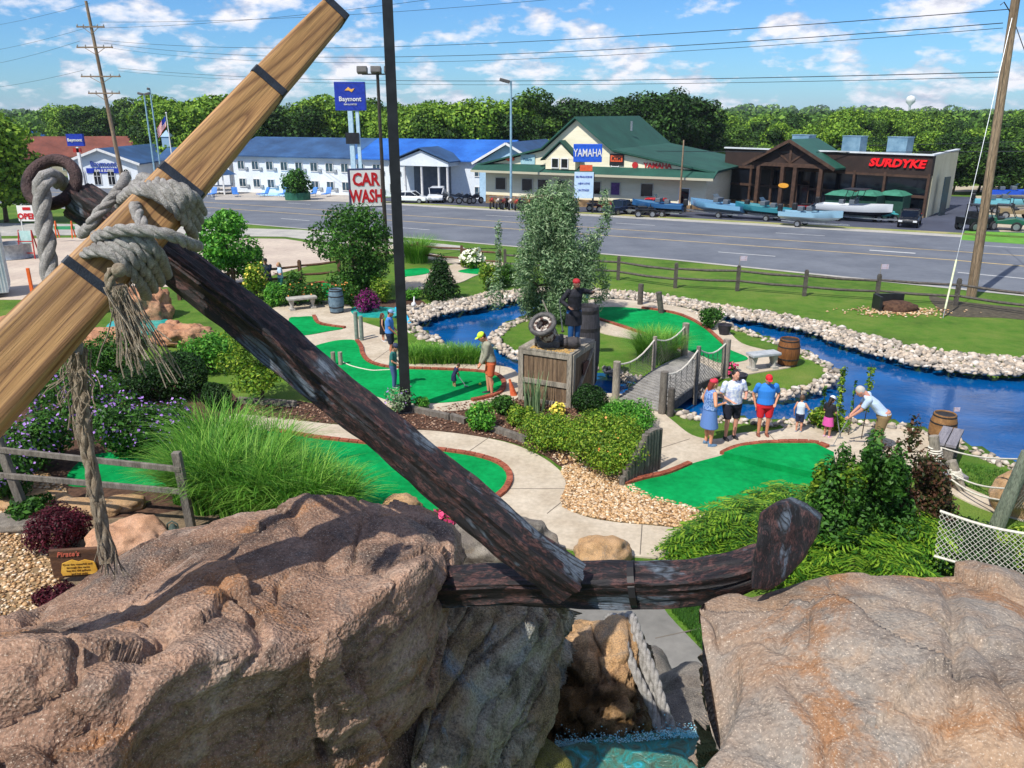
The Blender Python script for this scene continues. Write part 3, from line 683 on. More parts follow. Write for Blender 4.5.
# fluke
fp = [(751, 590), (752, 566), (756, 540), (760, 514), (772, 505), (786, 501), (802, 507), (819, 520), (815, 538), (803, 560), (784, 582), (768, 591)]
import bmesh
A3 = [P(x, y, 2.98+(x-751)*.0014) for x, y in fp]
nrm = (A3[3]-A3[0]).cross(A3[7]-A3[0]).normalized(); nrm = nrm if nrm.y > 0 else -nrm
back = Vector((.055, .10, -.035))
mb = MB(); cen = sum(A3, Vector())/len(A3)
ring0 = [cen.lerp(p, .94)+Vector((0, -.004, 0)) for p in A3]; ring1 = A3; ring1 = [p+back*.12 for p in A3]; ring2 = [p+back for p in A3]
def refine(r): return [r[i].lerp(r[(i+1) % len(r)], j/5) for i in range(len(r)) for j in range(5)]
rr_ = [refine([cen.lerp(p, k) for p in A3]) for k in (.25, .5, .75, .95)]+[refine(ring1), refine(ring2), refine([(cen+back*1.15).lerp(p, .6) for p in ring2])]
nR = len(rr_[0]); V = [v_ for r in rr_ for v_ in r]
V = [v_+Vector((noise.noise(v_*14), noise.noise(v_*14+Vector((9, 0, 0))), noise.noise(v_*14+Vector((0, 9, 0)))))*.006 for v_ in V]
Fc = [(i*nR+j, i*nR+(j+1) % nR, (i+1)*nR+(j+1) % nR, (i+1)*nR+j) for i in range(len(rr_)-1) for j in range(nR)]
Fc += [tuple(range(nR))[::-1], tuple((len(rr_)-1)*nR+j for j in range(nR))]
me = bpy.data.meshes.new('fluke'); me.from_pydata(V, [], Fc)
a_ = me.attributes.new('bl', 'FLOAT_VECTOR', 'POINT'); a_.data.foreach_set('vector', np.array([((v_-cen).dot(up0), (v_-cen).x, (v_-cen).y) for v_ in V], dtype=np.float32).ravel())
bm = bmesh.new(); bm.from_mesh(me); bmesh.ops.recalc_face_normals(bm, faces=bm.faces); bm.to_mesh(me); bm.free(); autosmooth(me, 50)
fluke = link('fluke', me, blk, anc, world=True)
# hidden far fluke behind the left boulder
# iron ring at the head
irn = pm('rusty_iron', '#2b1d1c', '#5a4340', 14, .6, .6, .2, fine=.3)
mb = MB(); rc = P(52, 182, 3.0); ax1 = (ray(60, 150)-ray(44, 210)).normalized(); ax2 = (ray(76, 190)-ray(30, 178)).normalized()
pts = [rc+ax1*math.sin(a)*.080+ax2*math.cos(a)*.086+Vector((0, .03*math.sin(a), 0)) for a in [2*PI*i/40 for i in range(40)]]
mb.tube(pts, .023, 12, closed=True); mb.build('ring', irn, anc, True, 60)
# iron bands on the crown
mb = MB(); bc = P(633, 584.5, 3.34); dr = (arm[4]-arm[2]).normalized()
u_ = (up0-dr*up0.dot(dr)).normalized(); w_ = dr.cross(u_)
MB().tube([bc-dr*.014, bc+dr*.014], .099, 14).build('iron_band', pm('band_black', '#121114', '#211d1e', 9, .5), anc, True)
# ---- wooden stock: pale timber, a separate piece lashed to the shank
stk = thing('stock_timber', 'long tan squared timber lashed slantwise across the anchor head', 'timber beam', P(150, 235, 2.75))
spath = [P(-190, 590, 2.35), P(-20, 400, 2.5), P(95, 278, 2.63), P(178, 188, 2.74), P(262, 92, 2.9), P(334, 12, 3.08)]
hw = [(.122, .112), (.110, .10), (.092, .086), (.080, .074), (.066, .062), (.050, .048)]
tv = (CAM-spath[2]).normalized(); dv_ = (spath[3]-spath[2]).normalized(); upS = (dv_.cross(tv)).normalized()
beamobj('timber', spath, hw, [-.10]*6, pine, stk, .0012, up=upS)
band = pm('black_strap', '#20252c', '#343b44', 20, .45, .2, .3)
ctrS = catmull(spath, 16)
def strap(t, wid=.03, extra=.0025):
    u = t*16; i = int(u); c_ = ctrS[i].lerp(ctrS[i+1], u-i); d = (ctrS[i+1]-ctrS[i]).normalized()
    X = (upS-d*upS.dot(d)).normalized(); Y = d.cross(X); i2 = min(int(t), 4); f = t-i2
    a1 = hw[i2][0]*(1-f)+hw[i2+1][0]*f+extra; b1 = hw[i2][1]*(1-f)+hw[i2+1][1]*f+extra
    X2 = X*math.cos(-.10)+Y*math.sin(-.10); Y2 = -X*math.sin(-.10)+Y*math.cos(-.10)
    mb = MB(); R_ = []
    for s2, k in ((-1, 1), (1, 1), (1, .97), (-1, .97)):
        R_.append([c_+d*s2*wid/2+X2*x*a1*k+Y2*y*b1*k for x, y in ((-1, -.93), (-.93, -1), (.93, -1), (1, -.93), (1, .93), (.93, 1), (-.93, 1), (-1, .93))])
    V = [q for r in R_ for q in r]; Fc = [(a*8+j, a*8+(j+1) % 8, ((a+1) % 4)*8+(j+1) % 8, ((a+1) % 4)*8+j) for a in range(4) for j in range(8)]
    mb.add(V, Fc); return mb
for t in (1.97, 3.02, 4.05, 4.96): strap(t).build('strap', band, stk, True)
# ---------------------------------------------------------------- ropes
rpm = pm('weathered_rope', '#a5a098', '#d4cfc8', 30, .9, .8, fine=.35)
rpm2 = pm('frayed_rope', '#a08d75', '#d2c2a8', 40, .95, .8, fine=.35)
def ropemesh(mb, path, r, pitch=None, n=7, dens=None, smooth_n=8, taper=None):
    ph0 = rnd.random()*6
    c = catmull(path, smooth_n); pitch = pitch or r*7.5
    L = [0]
    for a, b_ in zip(c, c[1:]): L.append(L[-1]+(b_-a).length)
    tot = L[-1]; m_ = max(8, int(tot/(pitch/9))); k = 0; C = []
    for i in range(m_+1):
        t = tot*i/m_
        while k < len(c)-2 and L[k+1] < t: k += 1
        f = (t-L[k])/max(1e-9, L[k+1]-L[k]); C.append(c[k].lerp(c[k+1], min(1, max(0, f))))
    X = None; fr = []
    for i in range(len(C)):
        d = (C[min(i+1, len(C)-1)]-C[max(i-1, 0)]).normalized()
        if X is None: X, _ = frame(d)
        X = (X-d*X.dot(d)).normalized(); fr.append((X.copy(), d.cross(X)))
    for s in range(3):
        pts = []
        for i, q in enumerate(C):
            a = ph0+2*PI*s/3+2*PI*(tot*i/m_)/pitch; X_, Y_ = fr[i]; kr = 1 if taper is None else taper(i/m_)
            pts.append(q+(X_*math.cos(a)+Y_*math.sin(a))*r*.52*kr)
        mb.tube(pts, r*.56, n)
    return C
def rope(name, label, paths, r, mat=None, cat='rope', extra=None, group=None):
    base = Vector(paths[0][0]); t = MB()
    for p in paths: ropemesh(t, p, r)
    if extra: extra(t)
    o = t.build(name, mat or rpm, None, False, 60); o.data.transform(Matrix.Translation(-base)); o.location = base
    return tag(o, label, cat, group)
def lay(pts, d0=2.6): return [P(x, y, d) for x, y, d in pts]
S1 = .0195
low = [[(68, 266, 2.86), (80, 256, 2.66), (97, 246+k*0, 2.52), (120, 248, 2.49), (140, 260, 2.50), (150, 276, 2.53), (148, 292, 2.66)] for k in range(1)]
lash = []
for k in range(4):   # lower bundle wrapping from the timber's left side to its right side
    ox = 0+k*5.6; oy = 9*k-14
    lash.append(lay([(70+k*8, 276-k*11, 2.95), (74+k*8, 268-k*11, 2.70), (90+k*9, 252-k*4, 2.52), (112+k*8, 254-k*5, 2.485), (130+k*9, 270-k*6, 2.52), (143+k*7, 288-k*7, 2.66), (146+k*7, 296-k*7, 2.9)]))
for k in range(4):   # upper bundle
    lash.append(lay([(120+k*7, 206-k*7, 3.02), (122+k*7, 199-k*7, 2.80), (138+k*8, 190-k*2, 2.62), (158+k*7, 196-k*3, 2.585), (176+k*6, 210-k*4, 2.60), (190+k*3, 228-k*7, 2.74), (193+k*3, 236-k*8, 2.95)]))
lash.append(lay([(92, 244, 2.75), (100, 236, 2.52), (122, 230, 2.46), (148, 231, 2.46), (172, 236, 2.49), (190, 244, 2.58), (198, 246, 2.75)]))
lash.append(lay([(134, 200, 2.72), (137, 212, 2.545), (144, 228, 2.50), (152, 246, 2.51), (160, 262, 2.60), (157, 276, 2.75), (148, 284, 2.95)]))
lash.append(lay([(82, 234, 2.96), (90, 226, 2.80), (98, 214, 2.78), (108, 204, 2.80), (117, 192, 2.84), (123, 184, 2.98), (126, 176, 3.15)]))
rope('rope_lashing', 'thick grey twisted rope lashed in many turns around the crossed timbers', lash, S1)
rope('hanging_rope', 'heavy pale twisted rope hanging from the iron ring of the anchor', [lay([(62, 184, 3.08), (50, 176, 2.93), (42, 186, 2.9), (43, 215, 2.9), (47, 245, 2.9), (50, 275, 2.9), (60, 305, 2.9), (70, 330, 2.95), (76, 352, 3.0)])], .031)
def fray(mb, a, b_, n, spread0, spread1, r, dpt, curl=.02, sd_=3):
    rr = random.Random(sd_)
    for i in range(n):
        s0 = Vector((rr.gauss(0, spread0), rr.gauss(0, spread0), 0)); s1 = Vector((rr.gauss(0, spread1), rr.gauss(0, spread1), rr.uniform(-.08, .04)))
        pts = []
        for t in (0, .2, .4, .6, .8, 1):
            q = a.lerp(b_, t)+s0*(1-t)+s1*t+Vector((math.sin(t*9+i)*curl, math.cos(t*8+i*2)*curl, 0))*(.4+t); pts.append(q)
        mb.tube(catmull(pts, 3), [r]*16, 4)
mb = MB(); ropemesh(mb, [P(118, 276, 2.44), P(112, 270, 2.43), P(110, 282, 2.43), P(114, 300, 2.44)], .016)
fray(mb, P(114, 285, 2.44), P(137, 352, 2.46), 60, .016, .035, .0022, 0, .004)
fray(mb, P(122, 285, 2.44), P(166, 362, 2.48), 16, .012, .03, .002, 0, .004, 8)
mb.ball(P(119, 270, 2.40), .022, 10, 8)
base = P(118, 280, 2.44); o = mb.build('rope_tassel', rpm2, None, False, 60); o.data.transform(Matrix.Translation(-base)); o.location = base
tag(o, 'frayed rope end with loose strands hanging below the lashing knot', 'rope')
mb = MB(); b1 = P(76, 350, 3.0); b2 = P(84, 430, 3.05); b3 = P(97, 500, 3.1); b4 = P(108, 562, 3.15)
ropemesh(mb, [b1, P(80, 390, 3.02), b2, b3, b4], .026, pitch=.32)
fray(mb, b1, b2, 30, .018, .018, .003, 0, .006, 2); fray(mb, b2, b3, 26, .016, .014, .003, 0, .005, 4); fray(mb, b3, b4, 34, .013, .022, .003, 0, .006, 5); fray(mb, b1, P(58, 385, 3.0), 10, .02, .03, .002, 0, .02, 6)
fray(mb, b1, P(88, 400, 3.0), 14, .02, .04, .002, 0, .02, 16)
o = mb.build('frayed_rope', rpm2, None, False, 60); o.data.transform(Matrix.Translation(-b1)); o.location = b1
tag(o, 'long shaggy frayed brown rope dangling in front of the rail fence', 'rope')
dr_ = []
for k in range(3):
    j_ = [rnd.uniform(-3, 3) for _ in range(8)]; dr_.append([P(604+k*10, 640, 6.25), P(608+k*9, 618+j_[0], 6.0), P(616+k*9+j_[1], 617+j_[2], 5.72+.05*(k % 2)), P(624+k*8.5+j_[3], 640, 5.5+.07*(k % 2)), P(636+k*8+j_[4], 672, 5.3+.07*(k % 2)), P(650+k*7+j_[5], 705, 5.15+.07*(k % 2)), P(662+k*5+j_[6], 735, 5.06), P(670+k*4, 755, 5.06)])
rope('draped_rope', 'bundle of grey twisted ropes draped over the tan rock into the basin', dr_, .031)
# ================================================================ mini golf garden
def plate(name, pts, z, mat, th=.2, n=5, kind='structure', **kw):
    mb = MB(); mb.prism(PG(pts, 0, n) if n > 1 else [tuple(G(x, y, 0)[:2]) for x, y in pts], z-th, z)
    return tag(mb.build(name, mat), kind=kind, **kw)
turf = pm('putting_turf', '#07803f', '#0ea055', .8, .95, .2, fine=.2, spec=.05, lo=.3, hi=.7)
for pts in ([(225, 420), (250, 416), (330, 425), (400, 430), (435, 432), (475, 437), (512, 445), (540, 457), (560, 472), (566, 486), (561, 503), (580, 516), (612, 523), (656, 527), (720, 534), (800, 540), (800, 566), (700, 562), (620, 556), (560, 548), (520, 530), (480, 528), (420, 524), (350, 520), (200, 505), (170, 470)],
            [(265, 320), (275, 308), (310, 303), (335, 301), (350, 306), (358, 320), (388, 332), (400, 352), (440, 361), (493, 366), (513, 370), (521, 382), (518, 398), (500, 404), (470, 410), (430, 413), (400, 410), (370, 402), (320, 385), (300, 350)],
            [(596, 397), (622, 395), (655, 408), (672, 421), (692, 436), (716, 440), (740, 434), (775, 431), (800, 424), (830, 420), (868, 428), (905, 430), (930, 440), (926, 462), (955, 482), (1000, 502), (1060, 518), (1060, 530), (990, 512), (950, 494), (918, 478), (850, 480), (822, 490), (730, 490), (655, 478), (648, 440), (630, 412)],
            [(574, 308), (584, 301), (620, 300), (665, 305), (700, 313), (726, 330), (742, 344), (770, 352), (790, 361), (793, 367), (765, 372), (740, 376), (716, 378), (690, 362), (676, 350), (640, 341), (600, 333), (584, 322)],
            [(395, 285), (410, 276), (440, 268), (470, 262), (500, 262), (500, 268), (476, 276), (460, 283), (440, 286), (410, 291)],
            ):
    plate('path', pts, .03, conc)
plate('path', [(540, 606), (600, 588), (650, 590), (668, 616), (720, 672), (760, 730), (700, 760), (600, 720)], .03, pm('mid_grey_concrete', '#6f6d67', '#85827b', .9, .85, .2))  # one even mid grey, darker than the other concrete
plate('path', [(355, 240), (400, 248), (470, 262), (465, 266), (400, 254), (350, 246)], .03, conc)
# joints sawn in the concrete
dk = pm('joint', '#6f675c', None, 5, .9)
mb = MB()
for a_, b_ in (((284, 434), (291, 417)), ((464, 456), (490, 438)), ((508, 490), (566, 490)), ((547, 515), (562, 503)), ((640, 556), (642, 526)), ((470, 364), (462, 370)), ((655, 451), (690, 440)), ((765, 431), (775, 442)), ((390, 350), (372, 363)), ((700, 540), (702, 560)), ((655, 640), (700, 630)), ((500, 366), (499, 380))):
    p_, q_ = G(*a_, 0), G(*b_, 0); mb.beam((p_.x, p_.y, .028), (q_.x, q_.y, .028), .018, .012)
tag(mb.build('path_joints', dk), kind='structure')
mulch = pm('mulch', '#4d3326', '#7b5a45', 9, .95, .8, fine=.5)
gravelm = pm('gravel_base', '#8c7455', '#b89a70', 12, .95, .6, fine=.4)
plate('mulch_bed', [(236, 400), (300, 402), (345, 410), (420, 411), (470, 400), (520, 398), (575, 408), (640, 425), (662, 440), (655, 466), (625, 477), (600, 466), (565, 468), (545, 456), (512, 443), (475, 436), (435, 431), (380, 428), (330, 424), (250, 416)], .022, mulch)
plate('mulch_bed', [(-60, 440), (60, 400), (200, 385), (240, 402), (230, 430), (170, 470), (200, 505), (60, 520), (-80, 500)], .012, mulch)
plate('gravel_bed', [(565, 468), (600, 462), (625, 477), (645, 494), (700, 512), (704, 530), (656, 526), (612, 522), (580, 515), (561, 505), (567, 485)], .026, gravelm)
plate('gravel_bed', [(-140, 520), (-20, 478), (40, 472), (70, 500), (60, 560), (70, 640), (0, 700), (-140, 720)], .026, gravelm)
plate('mulch_bed', [(930, 296), (955, 301), (1000, 306), (1060, 312), (1060, 322), (1000, 318), (950, 316), (935, 306)], .014, pm('dark_mulch', '#4a4335', '#6b6350', 6, .95, .7, fine=.4))
plate('mulch_bed', [(372, 305), (395, 300), (420, 300), (428, 310), (405, 316), (380, 314)], .012, mulch)
plate('soil_bed', [(60, 505), (200, 505), (360, 520), (480, 530), (480, 620), (60, 680)], .01, pm('soil', '#6f5f4b', '#8f7b61', 3, .95, .6, fine=.3))
# greens and their curbs -------------------------------------------------
brick = pm('curb_brick', '#8f4a33', '#b5654a', 3, .85, .5, fine=.35)
def curb(parent, pts, w=.13, h=.10, z0=.0, L=.24):
    path = catmull([Vector(G(x, y, 0)) for x, y in pts], 8); mb = MB(); acc = 0; cur = path[0]
    dist = [0]
    for a_, b_ in zip(path, path[1:]): dist.append(dist[-1]+(b_-a_).length)
    def at(d):
        for i in range(len(path)-1):
            if dist[i+1] >= d: return path[i].lerp(path[i+1], (d-dist[i])/max(1e-6, dist[i+1]-dist[i]))
        return path[-1]
    d = 0
    while d < dist[-1]-.1:
        a_ = at(d); b_ = at(min(dist[-1], d+L-.018)); zz_ = z0+h/2+rnd.uniform(-.004, .004)
        mb.beam((a_.x, a_.y, zz_), (b_.x, b_.y, zz_), w, h); d += L
    return mb.build('brick_curb', brick, parent, True)
def green(label, outline, curbs, z=.05):
    c = G(*outline[0], 0); t = thing('putting_green', label, 'putting green', c, group='putting greens of the course')
    mb = MB(); mb.prism(PG(outline, 0, 5), -.1, z); mb.build('turf', turf, t, True)
    for cc in curbs: curb(t, cc)
    return t
green('big putting green beneath the anchor shank beside the tall ornamental grass', [(215, 430), (270, 433), (320, 441), (385, 448), (440, 453), (478, 459), (500, 468), (508, 480), (500, 494), (480, 505), (455, 514), (425, 520), (380, 520), (330, 510), (220, 505), (180, 470)],
      [[(272, 432), (320, 440), (385, 447), (440, 452), (478, 458), (502, 467), (510, 480), (502, 495), (480, 507), (452, 516), (425, 522)]])
green('sliver of putting green seen through the rail fence on the left', [(66, 484), (85, 460), (120, 454), (165, 458), (175, 474), (160, 490), (100, 488)], [])
green('long middle putting green with a child putting on it', [(312, 352), (330, 343), (352, 341), (359, 346), (362, 355), (370, 364), (390, 369), (440, 371), (478, 373), (498, 378), (503, 387), (494, 396), (470, 401), (440, 404), (405, 404), (378, 398), (340, 380)],
      [[(357, 342), (361, 348), (363, 356), (371, 364), (392, 369), (440, 371), (478, 373), (498, 377), (504, 387), (496, 396), (472, 402)]])
green('small zigzag putting green in front of the concrete bench', [(289, 320), (300, 318), (314, 318), (320, 326), (343, 329), (330, 332), (296, 336)], [[(314, 317), (320, 325), (345, 329)], ])
green('farthest left putting green beside the brown rail fence', [(300, 290), (325, 284), (336, 289), (332, 297), (305, 299)], [[(302, 288), (325, 283), (338, 289)]])
green('putting green on the pond island behind the wooden bridge', [(588, 311), (610, 308), (642, 310), (677, 316), (702, 328), (718, 341), (728, 350), (748, 360), (722, 364), (705, 358), (690, 352), (660, 341), (632, 331), (600, 321)],
      [[(642, 309), (677, 315), (702, 327), (719, 341), (728, 350)], [(598, 320), (632, 331), (662, 342), (684, 351)]])
g_ = green('two level putting green in front of the group of standing people', [(624, 487), (650, 478), (667, 476), (690, 466), (722, 457), (728, 453), (812, 474), (830, 476), (826, 492), (800, 498), (760, 508), (720, 512), (692, 510), (655, 502)],
      [[(624, 486), (645, 480), (667, 475), (691, 465)], [(722, 456), (735, 450), (755, 446), (790, 444), (816, 445), (830, 450)]])
mb = MB(); mb.prism([tuple(G(x, y, .2)[:2]) for x, y in ((724, 452), (740, 446), (765, 443), (815, 443), (834, 452), (834, 470), (812, 472))], -.1, .2)
mb.build('turf_step', turf, g_, True)
green('little green patch beyond the pond on the left', [(402, 271), (425, 269), (428, 274), (405, 277)], [])
green('narrow green strip beside the flowering hydrangea', [(458, 272), (482, 268), (500, 270), (484, 275)], [])
mb = MB(); 
lp = [G(x, y, .055) for x, y in ((341, 361), (352, 366), (370, 370), (382, 370), (398, 369))]
o = MB().tube(catmull(lp, 6), .018, 6).build('boundary_rope', pm('white_rope', '#c9c2b2', '#e2dccd', 20, .9)); tag(o, 'white rope lying across the long middle green', 'rope')
def hole(px, py, k):
    c = G(px, py, .052); mb = MB(); mb.lathe([(.055, 0), (.055, .004)], 12, c); return mb
for px, py, l in ((480, 385, 'golf ball lying on the middle green left of the bending player'),):
    o = MB().ball((0, 0, .03), .04, 8, 6).build('golf_ball', pm('ball_yellow', '#d8e34a', None, 5, .3), None, False, 60); o.location = G(px, py, .05); tag(o, l, 'ball')
# gravel ----------------------------------------------------------------
stonem, nt, b = newmat('riprap_stone'); g = nt.nodes.new('ShaderNodeNewGeometry'); oi = nt.nodes.new('ShaderNodeObjectInfo')
rr_ = mth(nt, 'FRACT', mth(nt, 'ADD', g.outputs['Random Per Island'], oi.outputs['Random']))
c = ramp(nt, rr_, [(0, hexc('#7d766b')), (.3, hexc('#a89e92')), (.6, hexc('#c0ae98')), (.85, hexc('#c4b9ab')), (1, hexc('#d6cfc4'))])
c = mix(nt, 1.0, c, ramp(nt, tex(nt, mapped(nt, (1, 1, 1)), 7, 6, .7), [(.3, g4(.6)), (.65, g4(1.1))]), 'MULTIPLY')
nt.links.new(c, b.inputs['Base Color']); b.inputs['Roughness'].default_value = .85
gravm, nt, b = newmat('river_gravel'); g = nt.nodes.new('ShaderNodeNewGeometry')
c = ramp(nt, g.outputs['Random Per Island'], [(0, hexc('#6e5339')), (.25, hexc('#a87f50')), (.5, hexc('#c8a578')), (.75, hexc('#b79a78')), (1, hexc('#e3d3b8'))]); nt.links.new(c, b.inputs['Base Color']); b.inputs['Roughness'].default_value = .75
ico = {}
for sub in (1, 2):
    bm = bmesh.new(); bmesh.ops.create_icosphere(bm, subdivisions=sub, radius=1); bm.verts.ensure_lookup_table()
    ico[sub] = (np.array([v_.co[:] for v_ in bm.verts]), np.array([[v_.index for v_ in f.verts] for f in bm.faces])); bm.free()
def stones(name, pts, sizes, mat, sub=1, label=None, squash=.6, jag=.35, rng=nrg):
    V0, F0 = ico[sub]; n = len(pts); P_ = np.array(pts); S = np.array(sizes)
    sc = S[:, None, None]*(1+jag*(rng.random((n, len(V0), 1))-.5)); ax = rng.uniform(.6, 1.3, (n, 1, 3)); ax[:, :, 2] *= squash
    a = rng.random(n)*2*PI; ca, sa = np.cos(a)[:, None], np.sin(a)[:, None]
    V = V0[None]*sc*ax; X = V[..., 0]*ca-V[..., 1]*sa; Y = V[..., 0]*sa+V[..., 1]*ca
    V = np.stack([X, Y, V[..., 2]], -1)+P_[:, None, :]
    Fc = (F0[None]+(np.arange(n)*len(V0))[:, None, None]).reshape(-1, 3)
    return tag(link(name, fastmesh(name, V.reshape(-1, 3), Fc), mat), label, kind='stuff')
def scatter_poly(poly, n, z, rng=nrg):
    xs_ = [p[0] for p in poly]; ys_ = [p[1] for p in poly]; X = rng.uniform(min(xs_), max(xs_), n); Y = rng.uniform(min(ys_), max(ys_), n)
    k = inpoly(X, Y, poly); return [(x, y, z+rng.uniform(-.01, .015)) for x, y in zip(X[k], Y[k])]
gp = scatter_poly(PG([(563, 469), (600, 462), (625, 477), (645, 494), (700, 512), (704, 530), (656, 526), (612, 522), (580, 515), (561, 505), (567, 485)], 0, 4), 11000, .035)
gp2 = scatter_poly(PG([(-40, 500), (-20, 478), (40, 472), (70, 500), (60, 560), (70, 640), (0, 700), (-60, 680)], 0, 4), 13000, .035)
gp3 = scatter_poly(PG([(555, 455), (600, 440), (650, 470), (625, 478), (600, 464), (568, 468)], 0, 4), 1200, .035)
stones('gravel', gp+gp2+gp3, [rnd.uniform(.018, .045) for _ in gp+gp2+gp3], gravm, 1, 'tan river gravel in the garden beds', .5)
mm, nt, b = newmat('mulch_chip'); g = nt.nodes.new('ShaderNodeNewGeometry')
c = ramp(nt, g.outputs['Random Per Island'], [(0, hexc('#3a2419')), (.5, hexc('#6a4734')), (.8, hexc('#8f6b54')), (1, hexc('#b39a84'))]); nt.links.new(c, b.inputs['Base Color']); b.inputs['Roughness'].default_value = .9
mp_ = scatter_poly(PG([(236, 400), (300, 402), (345, 410), (420, 411), (470, 402), (520, 400), (575, 410), (640, 427), (660, 440), (655, 464), (625, 475), (600, 466), (565, 468), (545, 456), (512, 443), (475, 436), (435, 431), (380, 428), (330, 424), (250, 416)], 0, 4), 12000, .03)
stones('mulch_chips', mp_, [rnd.uniform(.015, .04) for _ in mp_], mm, 1, 'brown bark mulch over the planting bed', .35)
# riprap -------------------------------------------------------------------
def lerp_line(L, t):
    t *= len(L)-1; i = min(int(t), len(L)-2); f = t-i; return (L[i][0]*(1-f)+L[i+1][0]*f, L[i][1]*(1-f)+L[i+1][1]*f)
rip = []
def at_x(L, x):
    for a_, b_ in zip(L, L[1:]):
        if a_[0] <= x <= b_[0]: return (x, a_[1]+(b_[1]-a_[1])*(x-a_[0])/max(1e-6, b_[0]-a_[0]))
    return (x, L[-1][1])
def bank(lo, hi, n, s0, s1, zlo=-.03, zhi=.07):
    for _ in range(n):
        u = rnd.random()*.86+.04; x_ = rnd.uniform(max(lo[0][0], hi[0][0]), min(lo[-1][0], hi[-1][0])); a_ = at_x(lo, x_); b_ = at_x(hi, x_); z = zlo+(zhi-zlo)*u
        q = G(a_[0]*(1-u)+b_[0]*u, a_[1]*(1-u)+b_[1]*u, z); s_ = rnd.uniform(s0, s1); rip.append((q.x, q.y, z+rnd.uniform(-.03, .05), s_))
bank([(590, 297), (640, 301), (700, 310), (740, 320), (770, 324), (800, 330), (830, 341), (862, 351), (905, 363), (945, 371), (985, 374), (1060, 377), (1150, 392)],
     [(590, 288), (640, 292), (672, 296), (700, 300), (740, 307), (770, 311), (800, 316), (830, 323), (862, 332), (905, 342), (945, 349), (985, 354), (1060, 358), (1150, 368)], 3600, .05, .12)
bank([(404, 322), (425, 322), (440, 315), (470, 310), (500, 304), (530, 297), (560, 293)], [(405, 306), (418, 305), (445, 299), (470, 296), (490, 291), (520, 289), (560, 287)], 1100, .055, .13)
def rim(poly_px, w, n, s0, s1, closed=True):
    pts = poly_px+([poly_px[0]] if closed else [])
    W_ = [G(x, y, 0) for x, y in pts]; Ls = [0]
    for a_, b_ in zip(W_, W_[1:]): Ls.append(Ls[-1]+(b_-a_).length)
    for _ in range(n):
        d = rnd.random()*Ls[-1]
        for i in range(len(W_)-1):
            if Ls[i+1] >= d: break
        q = W_[i].lerp(W_[i+1], (d-Ls[i])/max(1e-6, Ls[i+1]-Ls[i])); e = (W_[i+1]-W_[i]).normalized(); u = rnd.uniform(-.5, .5)
        rip.append((q.x-e.y*u*w, q.y+e.x*u*w, rnd.uniform(-.12, .07), rnd.uniform(s0, s1)))
rim([(600, 368), (640, 379), (690, 391), (740, 393), (777, 394), (806, 390), (823, 382), (834, 375), (825, 366), (803, 354), (780, 344), (755, 335), (730, 327), (708, 317), (690, 312)], .42, 760, .05, .12, False)
rim([(535, 317), (515, 323), (499, 332), (494, 340), (503, 348), (518, 355), (540, 360)], .35, 240, .06, .13, False)
rim([(672, 413), (700, 419), (740, 422), (780, 425), (820, 424), (855, 424), (895, 427), (925, 434), (960, 446), (1000, 463), (1040, 478)], .4, 560, .05, .12, False)
rim([(640, 407), (606, 399), (570, 393), (520, 381)], .35, 90, .06, .12, False)
rim([(404, 322), (412, 330), (428, 338), (440, 348), (455, 353)], .6, 120, .07, .14, False)
rip.sort(key=lambda s: -(s[3]/math.hypot(s[0], s[1])))
near, far_ = rip[:300], rip[300:]
protos = []
for k in range(5):
    V0, F0 = ico[1]; V = V0*(1+.6*(nrg.random((len(V0), 1))-.5)); V = V*np.array([1, .8, .62])
    protos.append(fastmesh('bank_stone', V, F0)); protos[-1].materials.append(stonem)
for i, (x, y, z, s_) in enumerate(near):
    o = bpy.data.objects.new('bank_stone', protos[i % 5]); COL.objects.link(o); o.location = (x, y, z); o.scale = (s_,)*3; o.rotation_euler = (rnd.uniform(-.5, .5), rnd.uniform(-.5, .5), rnd.random()*6)
    tag(o, 'pale angular stone lining the edge of the blue pond', 'stone', 'stones along the pond banks')
stones('bank_rubble', [s[:3] for s in far_], [s[3] for s in far_], stonem, 1, 'mass of pale angular stones along the pond banks', .75, .75)
# ---------------------------------------------------------------- plants
G1 = ['#1d3d10', '#2f5a18', '#45762a', '#5f8f35']; GD = ['#12280e', '#1d3a15', '#2a4d1d', '#3c6428']; GY = ['#365e18', '#5b8620', '#84a62e', '#aebf46']; GW = ['#3f5c35', '#56774a', '#7a9868', '#a3b98c']
GL = ['#2e641a', '#45892a', '#63a836', '#86c048']
bark = pm('bark', '#4a3a2c', '#71604d', 12, .9, .8, stretch=(1, 1, .25), fine=.4)
lm = {k: leafmat('leaf_'+k, v_) for k, v_ in dict(mid=G1, dark=GD, yellow=GY, willow=['#4a6a3e', '#648558', '#88a676', '#b0c498'], lime=GL, barberry=['#2a0c14', '#4a1522', '#6b2233', '#3b1a1c'], sumac=['#28591a', '#4d7d20', '#769f2a', '#9ab838'], reddish=['#2c3a1a', '#3f4a22', '#5b3a2c', '#73503a'], grassy=['#356e1c', '#4f8c26', '#72ab38', '#a2cc5a'],
      plum=['#7a1f63', '#9c2a80', '#5d1a4a', '#34551f']).items()}
flw = {k: pm('petal_'+k, *v_, 20, .6) for k, v_ in dict(purple=('#8a5fb8', '#b78fd6'), white=('#e6e9c8', '#f4f2e2'), pink=('#c42a5e', '#e0507f'), yellow=('#e3c93a', '#f0e06a'), orange=('#d5793a', '#e8a050')).items()}
